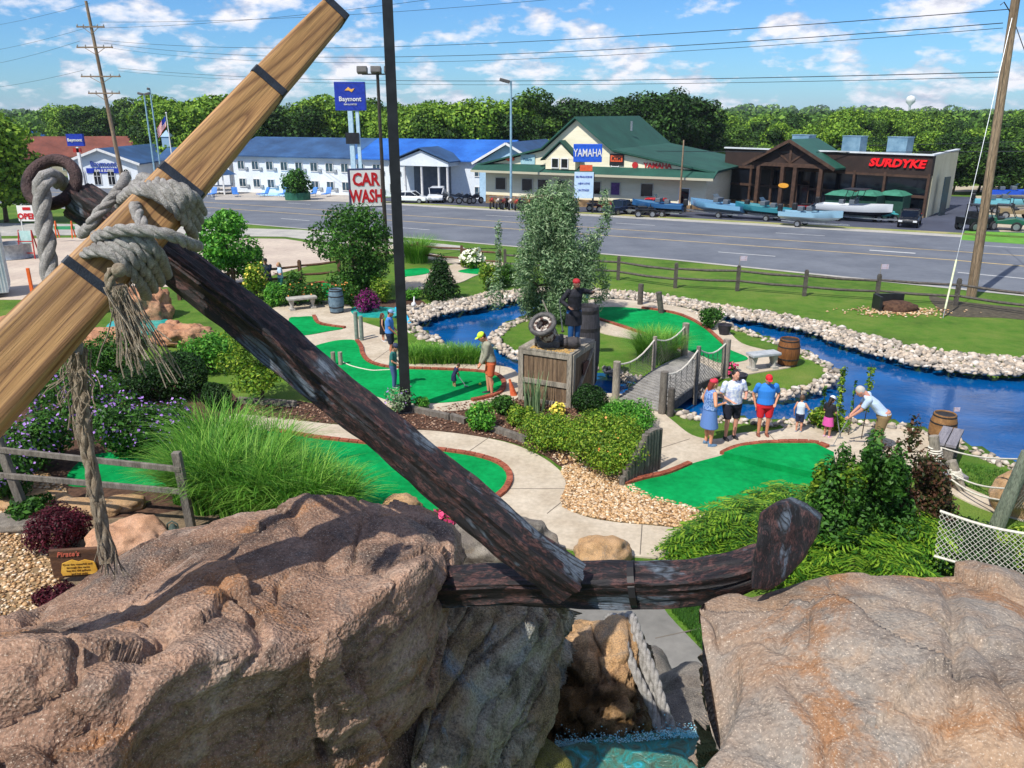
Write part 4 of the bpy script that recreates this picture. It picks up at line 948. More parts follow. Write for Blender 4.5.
def shrub(name, label, px, py, blobs, n, size, mat, cat='shrub', stem=True, flowers=None, group=None, z=0, flat=0, shell=.45, clump=0, aspect=.5, droop=0):
    loc = G(px, py, z) if not isinstance(px, Vector) else px
    t = thing(name, label, cat, loc, group=group)
    V, Fc = leafcloud(blobs, n, size, flat, shell, aspect, droop, clump=clump)
    link('foliage', fastmesh('foliage', V, Fc), lm[mat], t)
    if stem:
        mb = MB()
        for b_ in blobs[:7]: mb.tube([(rnd.uniform(-.05, .05), rnd.uniform(-.05, .05), -.05), (b_[0]*.5, b_[1]*.5, b_[2]*.45), (b_[0], b_[1], b_[2])], [.03, .02, .008], 5)
        mb.build('stem', bark, t)
    if flowers:
        k, cnt, fs, top = flowers
        bb = [(b_[0], b_[1], b_[2], b_[3]*1.03, b_[4]*1.03, b_[5]*1.05) for b_ in blobs]
        V, Fc = leafcloud(bb, cnt*4, fs, .2, .96, .95); V4 = V.reshape(-1, 4, 3); cz = V4.mean(1)[:, 2]
        V4 = V4[cz > np.quantile(cz, top)]; V = V4.reshape(-1, 3); link('blossom', fastmesh('blossom', V, np.arange(len(V)).reshape(-1, 4)), flw[k], t)
    return t
def tree(name, label, loc, h, R, mat, n, size, h0=.25, nb=22, tr=.12, group=None, cat='tree', lean=0, rmin=.25, rmax=.45, clump=0, aspect=.5, droop=0, taper=.6, shell=.45):
    t = thing(name, label, cat, loc, group=group); cl = clumps(nb, R, h*h0, h*.93, rmin=rmin, rmax=rmax, taper=taper)
    trunk_mb(h*.8, tr, cl, 8, lean).build('trunk', bark, t, sm=60)
    V, Fc = leafcloud(cl, n, size, 0, shell, aspect, droop, clump=clump); link('crown', fastmesh('crown', V, Fc), lm[mat], t); return t
T1 = G(228, 290, 0); tree('small_tree', 'bright green young tree between the anchor timber and the road', T1, zt(T1, 208), 1.75, 'lime', 7000, .17, .2, 26, .07)
T2 = G(352, 296, 0); tree('small_tree', 'dense green tree beside the car wash sign', T2, zt(T2, 203), 1.9, 'mid', 9500, .15, .12, 30, .09)
T3 = G(550, 322, 0); tw = thing('willow_tree', 'feathery grey green willow rising behind the pirate figure', 'tree', T3)
h3 = zt(T3, 178); cl3 = []
for i in range(85):
    u = rnd.random(); a = rnd.random()*2*PI; z = h3*(.10+.78*u); k = (.95-.62*u)*(.55 if u < .12 else 1)*2.35; q = k*math.sqrt(rnd.random())
    cl3.append((q*math.cos(a), q*math.sin(a)*.8, z, .44, .44, .75))
for i in range(10): u = i/9; cl3.append((1.75+.25*math.sin(i), -.2, h3*(.15+.72*u), .22, .22, .5))
for i in range(4): cl3.append((-1.9, 0, h3*(.38+.09*i), .15, .2, .4))
trunk_mb(h3*.8, .11, cl3, 14).build('trunk', bark, tw)
V, Fc = leafcloud(cl3, 42000, .14, 0, .2, .28, 0); link('crown', fastmesh('crown', V, Fc), lm['willow'], tw)
def mound_blobs(R, H, k=14, sq=1.0):
    out = [(0, 0, H*.45, R*.75, R*.75*sq, H*.45)]
    for i in range(k):
        a = rnd.random()*2*PI; q = R*.62*math.sqrt(rnd.random()); out.append((q*math.cos(a), q*math.sin(a)*sq, H*rnd.uniform(.3, .68), R*.38, R*.38, H*.3))
    return out
shrub('evergreen_shrub', 'dark conical evergreen shrub on the far pond bank', 441, 300, [(0, 0, .35+.5*i*.55, .85-.13*i, .85-.13*i, .5) for i in range(5)], 5000, .11, 'dark')
shrub('hydrangea', 'hydrangea covered in creamy white flower heads by the rail fence', 471, 268, mound_blobs(.75, 1.0), 1800, .12, 'yellow', flowers=('white', 240, .16, .45))
shrub('leafy_shrub', 'loose yellow green shrub between hydrangea and willow', 489, 290, mound_blobs(.65, 1.4), 1900, .11, 'yellow')
shrub('leafy_shrub', 'green shrub leaning on the left side of the willow', 505, 286, mound_blobs(.6, 1.1), 1500, .11, 'mid')
gh = thing('ornamental_grass', 'round mop of fine green grass on the far side of the pond', 'grass clump', G(417, 262, 0))
V, Fc = blades(0, 0, 1500, 1.75, .55, .03, .75); link('blade_clump', fastmesh('blade_clump', V, Fc), lm['grassy'], gh); 
shrub('clipped_bush', 'large clipped dark bush left of centre below the hedge tree', 183, 398, mound_blobs(.95, 1.45, 10), 9000, .075, 'dark', shell=.85)
shrub('clipped_bush', 'small clipped round bush in front of the large one', 217, 408, mound_blobs(.48, .75, 8), 4500, .06, 'dark', shell=.88)
shrub('clipped_bush', 'clipped bush partly hidden by purple flowers on the left', 140, 402, mound_blobs(.7, 1.1, 8), 5000, .07, 'dark', shell=.85)
T4 = G(262, 404, 0); tree('small_tree', 'low spreading yellow green tree beneath the anchor shank', T4, zt(T4, 322), 1.15, 'yellow', 5500, .11, .3, 22, .05)
shrub('leafy_shrub', 'yellow green shrub by the couple at the rail fence', 257, 300, mound_blobs(.6, 1.7), 1900, .12, 'yellow', flowers=('yellow', 40, .1, .3))
shrub('leafy_shrub', 'light green shrub in front of the couple at the fence', 278, 306, mound_blobs(.6, 1.0), 1500, .12, 'lime')
shrub('leafy_shrub', 'tall reedy green shrub right of the couple at the fence', 297, 302, mound_blobs(.45, 1.5), 1500, .12, 'mid')
for k, (px, l) in enumerate(((296, 'left end'), (318, 'middle'), (345, 'right end'))):
    shrub('hedge_shrub', 'low flowering hedge shrub behind the bench, '+l+' of the row', px, 305, mound_blobs(.72, 1.0), 2200, .1, 'mid', flowers=('orange', 18, .07, .4), group='hedge shrubs behind the bench')
shrub('flowering_shrub', 'vivid magenta leaved shrub under the dense green tree', 369, 312, mound_blobs(.6, .95), 2400, .1, 'plum')
shrub('leafy_shrub', 'yellow green shrub right of the magenta one', 383, 303, mound_blobs(.55, 1.2), 1700, .11, 'yellow')
shrub('leafy_shrub', 'small round green shrub behind the black lamp pole', 412, 300, mound_blobs(.5, .6), 900, .1, 'lime')
for k, px in enumerate((415, 430, 445, 461, 474)):
    t = thing('daylily_clump', ('strappy green daylily clump next to the black lamp pole', 'second daylily clump from the black lamp pole', 'middle daylily clump of the row along the pond path', 'fourth daylily clump along the pond path', 'daylily clump nearest the player in the grey shirt')[k], 'grass clump', G(px, 362, 0), group='daylilies along the pond path')
    V, Fc = blades(0, 0, 420, .72, .36, .035, .7); link('blade_clump', fastmesh('blade_clump', V, Fc), lm['grassy'], t)
t = thing('ornamental_grass', 'pale fountain grass beside the far end of the bridge', 'grass clump', G(655, 360, 0)); V, Fc = blades(0, 0, 2600, 1.25, .55, .02, .7); link('blade_clump', fastmesh('blade_clump', V, Fc), lm['grassy'], t)
shrub('potted_plant', 'dark leafy plant growing on the edge of the island green', 710, 329, mound_blobs(.55, .9), 1500, .1, 'mid')
shrub('flowering_plant', 'pink flowering plant in front of the island bench', 731, 377, mound_blobs(.28, .5, 6), 500, .07, 'mid', flowers=('pink', 30, .09, .3))
shrub('hosta', 'bright yellow green mound of leaves at the water edge between the children', 829, 428, mound_blobs(.65, .55), 1700, .11, 'yellow', flat=.3)
def stalk(label, px, py, pytop, mat='yellow', n=240, r=.1):
    c = G(px, py, 0); h = zt(c, pytop); t = thing('tall_stalk_plant', label, 'plant', c)
    MB().tube([(0, 0, 0), (.03, 0, h*.5), (-.02, .02, h)], [.012, .01, .004], 5).build('stem', bark, t)
    V, Fc = leafcloud([(0, 0, h*f, r, r, h*.1) for f in (.45, .6, .75, .9)], n, .09, 0, .1); link('foliage', fastmesh('foliage', V, Fc), lm[mat], t)
stalk('slender stalk plant rising over the pond above the child in pink skirt', 836, 428, 366); stalk('slender stalk plant rising over the pond next to the bending man', 861, 440, 364); stalk('thin low stalk plant left of the other pond stalks', 820, 426, 385, 'mid', 90, .06)
stalk('dark thin reed stalk between the two yellow green stalks', 848, 436, 380, 'mid', 40, .03)
# the planting round the crate and the mound
shrub('mounded_shrub', 'broad yellow green shrub nearest the vertical log wall', 608, 466, mound_blobs(1.25, 1.15, 26), 19000, .06, 'yellow', flowers=('orange', 25, .05, .4))
shrub('mounded_shrub', 'broad yellow green shrub left of centre in the bed before the crate', 556, 446, mound_blobs(1.0, .85, 22), 12000, .058, 'yellow')
shrub('mounded_shrub', 'light green shrub at the back of the bed near the bridge', 628, 430, mound_blobs(.8, .8, 16), 8000, .062, 'lime')
shrub('mounded_shrub', 'small yellow green shrub at the left front of the crate bed', 520, 425, mound_blobs(.5, .5, 10), 2200, .08, 'yellow')
shrub('mounded_shrub', 'bright green bush at the left end of the crate bed', 482, 430, mound_blobs(.45, .75, 10), 2600, .08, 'lime', flowers=('yellow', 12, .06, .4))
shrub('mounded_shrub', 'low green bush between path and crate corner', 505, 414, mound_blobs(.45, .55, 10), 1900, .08, 'mid')
shrub('round_boxwood', 'dark round boxwood at the right front corner of the crate', 592, 416, mound_blobs(.55, .9, 10), 6000, .06, 'dark', shell=.85)
t = thing('ornamental_grass', 'green strappy clump right of the round boxwood', 'grass clump', G(612, 420, 0)); V, Fc = blades(0, 0, 500, .6, .3, .03, .8); link('blade_clump', fastmesh('blade_clump', V, Fc), lm['grassy'], t)
shrub('flowering_plant', 'little bright yellow plant in front of the crate', 558, 416, mound_blobs(.22, .4, 6), 400, .07, 'yellow', flowers=('yellow', 60, .09, .1))
t = thing('iris_clump', 'spiky blue green iris leaves against the crate front', 'plant', G(535, 412, 0)); V, Fc = blades(0, 0, 60, 1.15, .28, .05, .15); link('blade_clump', fastmesh('blade_clump', V, Fc), lm['willow'], t)
shrub('lavender_plant', 'loose grey green flowering plant at the foot of the black lamp pole', 400, 412, mound_blobs(.5, .8, 8), 900, .07, 'willow', flowers=('purple', 20, .05, .3))
shrub('leafy_shrub', 'small yellow green tuft right of the lamp pole foot', 422, 410, mound_blobs(.3, .4, 6), 700, .06, 'lime')
# big grasses in front
for k, (px, py, h, r, l) in enumerate(((212, 506, 2.0, .45, 'tall ornamental grass clump nearest the fence post'), (250, 515, 2.0, .55, 'second tall ornamental grass clump from the fence'), (297, 520, 1.75, .5, 'third tall ornamental grass clump beside the green'), (333, 522, 1.4, .35, 'rightmost ornamental grass clump reaching over the green'), (222, 472, 2.0, .5, 'ornamental grass clump at the back left of the stand'), (265, 480, 1.7, .6, 'ornamental grass clump at the back right of the stand'), (190, 500, 1.5, .3, 'short ornamental grass clump just behind the fence post'))):
    t = thing('ornamental_grass', l, 'grass clump', G(px, py, 0), group='tall grasses above the boulder'); V, Fc = blades(0, 0, 1250, h, r, .034, .6, hv=.5, seg=7, dr=1.5); link('blade_clump', fastmesh('blade_clump', V, Fc), lm['grassy'], t)
for k, (px, py, R_, H_, l) in enumerate(((85, 432, 1.2, 1.7, 'tall bush with purple flowers left of the hanging frayed rope'), (135, 455, 1.0, 1.5, 'bush thick with purple flowers right of the frayed rope'), (40, 470, .9, 1.4, 'purple flowering bush behind the left fence post'), (170, 446, .8, 1.2, 'purple flowering bush next to the ornamental grass'), (5, 500, .8, 1.2, 'purple flowering bush at the left frame edge'))):
    shrub('flowering_bush', l, px, py, mound_blobs(R_, H_, 16), 5200, .10, 'mid', flowers=('purple', 120, .07, .25), group='purple flowering bushes on the left')
for px, py, R_, H_, mt_, l in ((70, 385, 1.3, 1.7, 'mid', 'broad leafy bush below the reddish rocks at the far left'), (118, 372, 1.1, 1.3, 'mid', 'leafy bush rising behind the purple flowers'), (212, 372, 1.0, 1.3, 'lime', 'light green bush behind the clipped bushes'), (20, 400, 1.1, 1.6, 'dark', 'dark bush behind the lower end of the timber')): shrub('leafy_bush', l, px, py, mound_blobs(R_, H_, 14), 4200, .10, mt_)
shrub('leafy_shrub', 'dark leafy ground plant under the rail fence', 30, 520, mound_blobs(.5, .5, 8), 1100, .12, 'mid')
shrub('barberry', 'deep burgundy leafed shrub behind the little carved sign', 62, 552, mound_blobs(.62, .95, 12), 6500, .06, 'barberry')
shrub('barberry', 'burgundy shrub spilling in front of the carved sign', 60, 606, mound_blobs(.42, .42, 8), 3000, .055, 'barberry')
shrub('flowering_plant', 'small plant with bright pink flowers by the grey stone', 443, 530, mound_blobs(.3, .4, 6), 600, .07, 'mid', flowers=('pink', 120, .08, .1))
shrub('tall_shrub', 'tall dark shrub with upright leafy shoots behind the right boulder', 852, 560, [(a_, rnd.uniform(-.5, .5), rnd.uniform(.3, 1)*(2.6-1.2*abs(a_)-.6*rnd.random()), .15, .15, .38) for a_ in [rnd.uniform(-.95, .85) for _ in range(62)]]+[(rnd.uniform(-.8, .8), rnd.uniform(-.4, .4), rnd.uniform(.4, 1.2), .4, .4, .4) for _ in range(12)], 17000, .09, 'mid', shell=.2)
shrub('tall_shrub', 'dark reddish topped shrub below the bending man', 893, 545, [(a_, rnd.uniform(-.4, .4), rnd.uniform(.3, 1)*(2.3-1.2*abs(a_)-.5*rnd.random()), .14, .14, .34) for a_ in [rnd.uniform(-.8, .8) for _ in range(52)]]+[(rnd.uniform(-.7, .6), rnd.uniform(-.4, .4), rnd.uniform(.4, 1.1), .36, .36, .36) for _ in range(10)], 12500, .08, 'reddish', shell=.2)
shrub('tall_shrub', 'yellow green shoots at the left of the tall dark shrub', 826, 560, [(rnd.uniform(-.35, .35), rnd.uniform(-.3, .3), rnd.uniform(.3, 1.7), .12, .12, .36) for _ in range(16)], 2400, .10, 'yellow', shell=.2)
shrub('low_shrub', 'dark low shrub under the rope net', 950, 560, mound_blobs(1.2, .75, 18), 9000, .08, 'dark')
shrub('low_shrub', 'dark low shrub between tall shrub and log bench', 905, 520, mound_blobs(.8, .7, 12), 5000, .08, 'dark')
shrub('low_shrub', 'yellow green shrub behind the net at the right edge', 1015, 566, mound_blobs(.6, .7, 10), 2600, .08, 'yellow')
# fern like sumac: arching fronds with paired leaflets
def frond_cloud(n, R, H, L_, rng=nrg):
    V = []; 
    for i in range(n):
        a = rng.random()*2*PI; q = R*math.sqrt(rng.random()); x0, y0 = q*math.cos(a), q*math.sin(a); z0 = H*(.35+.65*rng.random())*(1-.35*(q/R)**2); az = a+rng.normal()*.7; L1 = L_*(.6+.6*rng.random())
        d = np.array([math.cos(az), math.sin(az), 0]); s = np.array([-math.sin(az), math.cos(az), 0])
        for k in range(9):
            t = k/8; c = np.array([x0, y0, z0])+d*L1*t+np.array([0, 0, L1*(.45*t-.75*t*t)]); ll = L1*.30*math.sin(PI*min(.97, .2+.8*t)); 
            for sg in (-1, 1):
                tip = c+s*sg*ll+d*ll*.45+np.array([0, 0, -ll*.2]); w_ = d*L1*.028; V += [c-w_, (c+tip)/2-w_*1.2, tip, (c+tip)/2+w_*1.2]
    return np.array(V), np.arange(len(V)).reshape(-1, 4)
for px, py, R_, H_, l in ((748, 566, .72, 1.1, 'bright lime sumac bush with feathery fronds behind the anchor arm'), (706, 562, .4, .6, 'small lime feathery bush beside the concrete path'), (850, 590, .9, .95, 'lime feathery fronds just above the right boulder'), (795, 545, .7, 1.1, 'feathery lime bush directly behind the anchor fluke'), (895, 560, .6, .9, 'feathery green fronds left of the rope net')):
    t = thing('sumac_bush', l, 'shrub', G(px, py, 0)); V, Fc = frond_cloud(420, R_, H_, .55); link('foliage', fastmesh('foliage', V, Fc), lm['sumac'], t)
    mb = MB(); [mb.tube([(0, 0, 0), (rnd.uniform(-.3, .3)*R_, rnd.uniform(-.3, .3)*R_, H_*.5)], [.02, .01], 5) for _ in range(8)]; mb.build('stem', bark, t)
# lawn tufts
gpz = []
V1, F1 = [], []
for poly, n in (([(668, 600), (720, 600), (725, 650), (712, 662), (690, 632)], 2600), ([(925, 462), (1000, 470), (1030, 490), (1000, 500), (950, 480)], 900)):
    pw = PG(poly, 0, 4); X = nrg.uniform(min(p[0] for p in pw), max(p[0] for p in pw), n*2); Y = nrg.uniform(min(p[1] for p in pw), max(p[1] for p in pw), n*2); k = inpoly(X, Y, pw)
    for x, y in zip(X[k], Y[k]): gpz.append(blades(x, y, 3, .09, .03, .008, .6))
tag(link('lawn_grass', fastmesh('lawn_grass', *joinvf(gpz)), lm['mid']), 'short lawn grass beside the concrete path', kind='stuff')
# ---------------------------------------------------------------- fences
oldw = pm('old_grey_wood', '#6b645b', '#8f877c', 10, .85, .6, stretch=(1, 1, .2), fine=.35)
darkw = pm('dark_fence_wood', '#4f4a44', '#6d665e', 8, .85, .5, fine=.3)
brownw = pm('brown_fence_wood', '#5a3e2e', '#7a5a44', 8, .85, .5, fine=.3)
def railfence(label, posts, mat, tops, rail_h=(.42, .85), ph=1.08, pw=.14, sag=.03):
    base = posts[0]; t = thing('rail_fence', label, 'fence', base)
    for p in posts:
        mb = MB(); mb.box((p.x, p.y, p.z+ph/2), (pw, pw, ph), rnd.uniform(-.1, .1)); mb.box((p.x, p.y, p.z+ph+.02), (pw*.7, pw*.7, .05)); mb.build('post', mat, t, True)
    for a_, b_ in zip(posts, posts[1:]):
        for h_ in rail_h:
            m_ = (a_+b_)/2; mb = MB(); e1 = a_+Vector((0, 0, h_+rnd.uniform(-.04, .04))); e2 = b_+Vector((0, 0, h_+rnd.uniform(-.04, .04)))
            mb.tube([e1, (e1+e2)/2+Vector((0, 0, -sag)), e2], [.05, .06, .05], 6); mb.build('rail', mat, t, True)
    return t
railfence('long two rail grey fence along the lawn by the highway', [G(x, y, 0) for x, y in ((505, 272), (560, 275), (618, 280), (675, 288), (737, 291), (804, 296), (876, 301), (955, 306), (1040, 318), (1130, 330))], darkw, None)
railfence('old rail fence partly hidden behind the hydrangea', [G(x, y, 0) for x, y in ((378, 256), (418, 262), (462, 266), (500, 270))], brownw, None, ph=1.0)
railfence('brown rail fence where the couple stands', [G(x, y, 0) for x, y in ((180, 300), (235, 293), (254, 290), (301, 284), (340, 280))], brownw, None, ph=1.05)
fl_ = [G(-30, 535, 0), G(28, 519, 0), G(190, 531, 0)]
t = thing('rail_fence', 'weathered grey rail fence in front of the purple flowers', 'fence', fl_[1])
p1 = G(28, 519, 0); p2 = G(192, 531, 0); p0 = Vector((p1.x-2.6, p1.y+.2, 0)); h1 = zt(p1, 428); h2 = zt(p2, 452)
def vpost(a, b_, w, mb=None): mb = mb or MB(); mb.beam(a, b_, w, w*.85, up=(0, 1, 0)); return mb
vpost(p1, p1+Vector((-.28, 0, h1)), .15).build('post', oldw, t, True, bevel=.012)
vpost(p2, p2+Vector((-.08, 0, h2)), .15).build('post', oldw, t, True, bevel=.012)
for (za, zb_) in ((.78, .80), (.50, .52)):
    a_ = p1+Vector((-.22, -.05, h1*za)); b_ = p2+Vector((-.02, -.05, h2*zb_)); 
    MB().beam(a_, b_, .06, .11).build('rail', oldw, t, True, bevel=.01)
    MB().beam(p0+Vector((0, -.05, h1*za*1.02)), a_, .06, .11).build('rail', oldw, t, True, bevel=.01)
# stepping stones / garden rocks
blobrock('garden_boulder', G(128, 560, 0)+Vector((0, .1, .25)), (.72, .55, .5), rockmat('apricot_rock', ['#a5765a', '#cf9c76', '#dcae8c', '#b98a6a'], '#8a5f4a', 1.5, cover=.15), 31, 5, .14, label='apricot coloured boulder right of the carved sign', cat='rock')
blobrock('garden_boulder', G(402, 512, 0)+Vector((0, 0, .12)), (.38, .28, .26), rk4, 33, 4, .14, label='pinkish grey stone on the brow between green and boulder', cat='rock')
blobrock('garden_boulder', G(500, 560, 0)+Vector((0, 0, .3)), (.95, .6, .5), rk5, 35, 5, .14, label='long grey rock seen under the anchor shank', cat='rock')
blobrock('garden_boulder', G(600, 560, 0)+Vector((0, 0, .15)), (.5, .35, .3), rk4, 36, 4, .14, label='brown lumpy rock just above the anchor crown', cat='rock')
blobrock('garden_boulder', G(1018, 512, 0)+Vector((0, 0, .3)), (.55, .5, .5), rk4, 37, 4, .12, label='tan and grey rock beside the leaning fence post', cat='rock')
for k, (px, py, rx, ry, l) in enumerate(((30, 505, .9, .35, 'flat tan ledge stone left of the frayed rope'), (90, 512, .75, .3, 'flat tan ledge stone behind the frayed rope'), (125, 508, .45, .25, 'jagged ledge stone right of the frayed rope'), (20, 528, 1.0, .3, 'long low kerb rock bordering the gravel'), (255, 540, .6, .3, 'flat buff stone under the tall grass'))):
    blobrock('ledge_stone', G(px, py, 0)+Vector((0, 0, .1)), (rx, ry, .2), rk4 if k != 3 else rk5, 40+k, 4, .12, label=l, cat='rock', flat=.5)
redrk = rockmat('red_rock', ['#85604c', '#b57f5c', '#c99672', '#a5846a'], '#5a3f30', 1.2)
for k, (px, py, rx, rz_, l) in enumerate(((5, 365, 1.5, .9, 'stacked reddish rock at the left frame edge'), (40, 330, 1.2, .5, 'flat reddish ledge behind the anchor timber'), (104, 345, 1.0, .4, 'pale ledge bordering the turquoise pool'), (182, 343, .9, .45, 'tan ledge right of the turquoise pool'), (150, 318, .8, .9, 'upright brown rock above the turquoise pool'), (170, 340, .5, .4, 'brown rock at the pool end'), (70, 312, 1.4, .3, 'low brown ledge behind the hanging rope'))):
    blobrock('garden_boulder', G(px, py, 0)+Vector((0, 0, rz_*.4)), (rx, .7, rz_), redrk, 50+k, 5, .26, label=l, cat='rock')
plate('pool_water', [(108, 326), (130, 317), (162, 319), (176, 329), (150, 335), (112, 336)], .06, pm('turquoise', '#1d9a92', '#37b5ab', 4, .15, .2))
# ================================================================ garden furniture
pale = pm('pale_weathered_wood', '#8d8577', '#b8ad9b', 7, .85, .5, stretch=(1, 1, .15), fine=.35)
browncr = pm('brown_crate_wood', '#6f5a46', '#9a7f62', 6, .85, .5, stretch=(3, 3, .12), fine=.4)
black = pm('black_paint', '#17181b', '#26282c', 4, .45, .05, fine=.15)
white = pm('white_paint', '#d8d8d6', '#ebebea', 4, .5)
steel = pm('galvanised', '#8a9096', '#a8adb2', 6, .4, 0, .6)
# lamp pole
def flood(t, c, d, w=.36):
    mb = MB(); M = Matrix.Rotation(-.25, 3, 'X'); mb.box(c, (w, .30, .17), M=M); mb.build('lamp_head', black, t, True, bevel=.02)
def pole_to(px, py, ptop, d=0):   # vertical
    b_ = G(px, py, 0); return b_, zt(b_, ptop)
LP = G(406, 412, 0); t = thing('lamp_pole', 'thick square black lamp pole standing in the middle beside the green', 'lamp post', LP)
mb = MB(); mb.lathe([(.19, 0), (.18, 2.5), (.165, 10.2)], 4, (0, 0, 0), Matrix.Rotation(PI/4+.15, 3, 'Z')); mb.build('pole', black, t, bevel=.01)
MB().box((0, 0, .03), (.42, .42, .06), .15).box((0, 0, .13), (.30, .30, .16), .15).build('base_plate', black, t, bevel=.02)
mb = MB(); mb.beam((-.7, 0, 10.2), (.7, 0, 10.2), .08, .08); mb.build('cross_arm', black, t)
for x_ in (-.6, .6): mb = MB(); mb.box((x_, 0, 10.35), (.4, .35, .18)); mb.build('lamp_head', black, t, bevel=.02)
b_, h_ = pole_to(387, 262, 72); t = thing('lamp_pole', 'thinner brown lamp pole with three floodlights just left of the black pole', 'lamp post', b_)
dkbrown = pm('bronze_paint', '#2c2622', '#3d352f', 5, .5)
MB().lathe([(.11, 0), (.075, h_)], 8).build('pole', dkbrown, t)
MB().beam((-.75, 0, h_-.1), (.65, 0, h_-.1), .06, .06).build('cross_arm', dkbrown, t)
for x_ in (-.72, -.05, .6): MB().box((x_, -.05, h_+.08), (.5, .35, .30), M=Matrix.Rotation(-.3, 3, 'X')).build('lamp_head', pm('lamp_grey', '#4c4a48', '#625f5b', 5, .4), t, bevel=.03)
# wooden utility pole near right
b_ = G(971, 298, 0); t = thing('utility_pole', 'tall weathered wooden utility pole at the right above the lawn', 'utility pole', b_)
polew = pm('pole_wood', '#8b745c', '#b49b7e', 5, .9, .8, stretch=(1, 1, .08), fine=.45)
dxp = .25
MB().tube([(0, 0, -.2), (-.1, 0, 3), (-.26, 0, 7), (-.42, 0, 11), (-.5, 0, 13.5)], [.20, .18, .165, .155, .145], 12).build('pole', polew, t, sm=50)
MB().tube([(-.5, 0, 10.9), (-.85, 0, 11.3), (-.97, 0, 11.2)], .02, 5).build('bracket', black, t)
wirem = pm('cable', '#23282e', None, 5, .5)
PT1 = b_+Vector((.24, 0, 12.9)); PT2 = b_+Vector((-.42, 0, 11.1)); PT3 = b_+Vector((.15, 0, 8.6))
# guy wire with yellow guard
gb = G(943, 318, 0); d_ = (PT2-gb)
t = thing('guy_wire', 'guy wire with a pale yellow guard sleeve anchored in the lawn', 'cable', gb)
MB().tube([(0, 0, 0), d_], .012, 5).build('wire', steel, t)
MB().tube([d_*.03, d_*.19], .035, 6).build('guard_sleeve', pm('guard_yellow', '#d8dfae', '#e6e8c4', 5, .5), t)
# black box with mulch, at the fence
b_ = G(893, 309, 0); t = thing('planter_box', 'black plastic edging box with dark mulch by the far fence', 'planter', b_)
mb = MB(); mb.box((-.15, .1, .3), (1.1, .1, .6)); mb.box((-.75, -.2, .3), (.1, .7, .6)); mb.build('panel', black, t)
o = blobrock('mulch_pile', (0, 0, 0), (.8, .55, .28), mulch, 61, 3, .15); o.parent = t; o.location = (.1, -.2, .08)
gpc = [(b_.x+rnd.gauss(0, .9), b_.y-.5+rnd.gauss(0, .35), .03) for _ in range(500)]; stones('gravel', gpc, [rnd.uniform(.03, .06) for _ in gpc], gravm, 1, 'patch of gravel below the black box', .5)
# little flags on fence posts
for px, l in ((737, 'small flag on the fence post left of the power pole, nearer the willow'), (876, 'small flag on the fence post above the black planter box')):
    b_ = G(px, 291 if px == 737 else 301, 0); t = thing('small_flag', l, 'flag', b_+Vector((0, 0, 1.05)))
    MB().tube([(0, 0, 0), (0, 0, .5)], .01, 5).build('stick', pale, t); mb = MB(); mb.box((.16, 0, .38), (.3, .01, .2)); mb.build('cloth', pm('flag_cloth', '#b8a0a8', '#c9c4d8', 14, .8), t)
# bridge -------------------------------------------------------------
NL, NR, FR, FL = G(618, 398, .1), G(660, 410, .1), G(722, 373, .1), G(686, 355, .1)
t = thing('footbridge', 'grey plank footbridge with sagging rope handrails crossing the channel', 'bridge', (NL+NR)/2)
Lb = ((FL+FR)/2-(NL+NR)/2).length; nb_ = int(Lb/.15); arch = .18
def onb(u, v, dz=0): q = (NL.lerp(FL, u)).lerp(NR.lerp(FR, u), v); return Vector((q.x, q.y, .06+arch*math.sin(PI*u)+dz))
mb = MB()
for i in range(nb_):
    u = (i+.5)/nb_; a_, b_ = onb(u, -.02), onb(u, 1.02); mb.beam(a_, b_, Lb/nb_*.9, .045)
mb.build('deck', pm('deck_wood', '#8b8883', '#aaa69e', 4, .85, .5, fine=.35), t, True)
for v_ in (.0, 1.0):
    mb = MB(); pts = [onb(i/8, v_, -.16) for i in range(9)]
    for a_, b_ in zip(pts, pts[1:]): mb.beam(a_, b_, .08, .26)
    mb.build('side_beam', darkw, t, True)
hp = {}
for u, v_, w_, h_, dn in ((0, -.06, .2, 1.05, 0), (.5, -.05, .12, 1.0, .6), (1, -.06, .22, 1.05, 0), (0, 1.05, .2, 1.1, 0), (.5, 1.06, .12, 1.15, .8), (1, 1.06, .22, 1.1, 0)):
    c_ = onb(u, v_); mb = MB(); mb.tube([(c_.x, c_.y, -dn), (c_.x, c_.y, c_.z+h_)], [w_/2*1.05, w_/2], 10); mb.build('post', pale if v_ < 0 or u == 1 else oldw, t, True, sm=50); hp[(u, v_ > .5)] = Vector((c_.x, c_.y, c_.z+h_-.08))
c_ = onb(0, 1.12); MB().tube([(c_.x+.12, c_.y-.05, 0), (c_.x+.12, c_.y-.05, .75)], .09, 10).build('post', darkw, t, True, sm=50)
wr = pm('white_rope', '#c9c2b2', '#e2dccd', 20, .9)
netm = pm('net_cord', '#6d695f', '#8d897c', 20, .9)
for side in (False, True):
    pts = []
    for (ua, ub) in ((0, .5), (.5, 1)):
        a_, b_ = hp[(ua, side)], hp[(ub, side)]; pts += [a_.lerp(b_, s/6)+Vector((0, 0, -.22*math.sin(PI*s/6))) for s in range(7)]
    MB().tube(pts, .022, 6).build('handrail_rope', wr, t, True)
    mb = MB(); n_ = 26
    for k in range(-8, n_+1):
        for sg in (1, -1):
            seg = []
            for s in range(9):
                hfrac = s/8; u = (k+(hfrac*7 if sg > 0 else (1-hfrac)*7))/n_
                if 0 <= u <= 1:
                    top = pts[min(len(pts)-1, int(u*(len(pts)-1)))]; lo_ = onb(u, 1.05 if side else -.05, .05); seg.append(lo_.lerp(top, hfrac))
            if len(seg) > 1: mb.tube(seg, .006, 3, False)
    mb.build('net', netm, t, True)
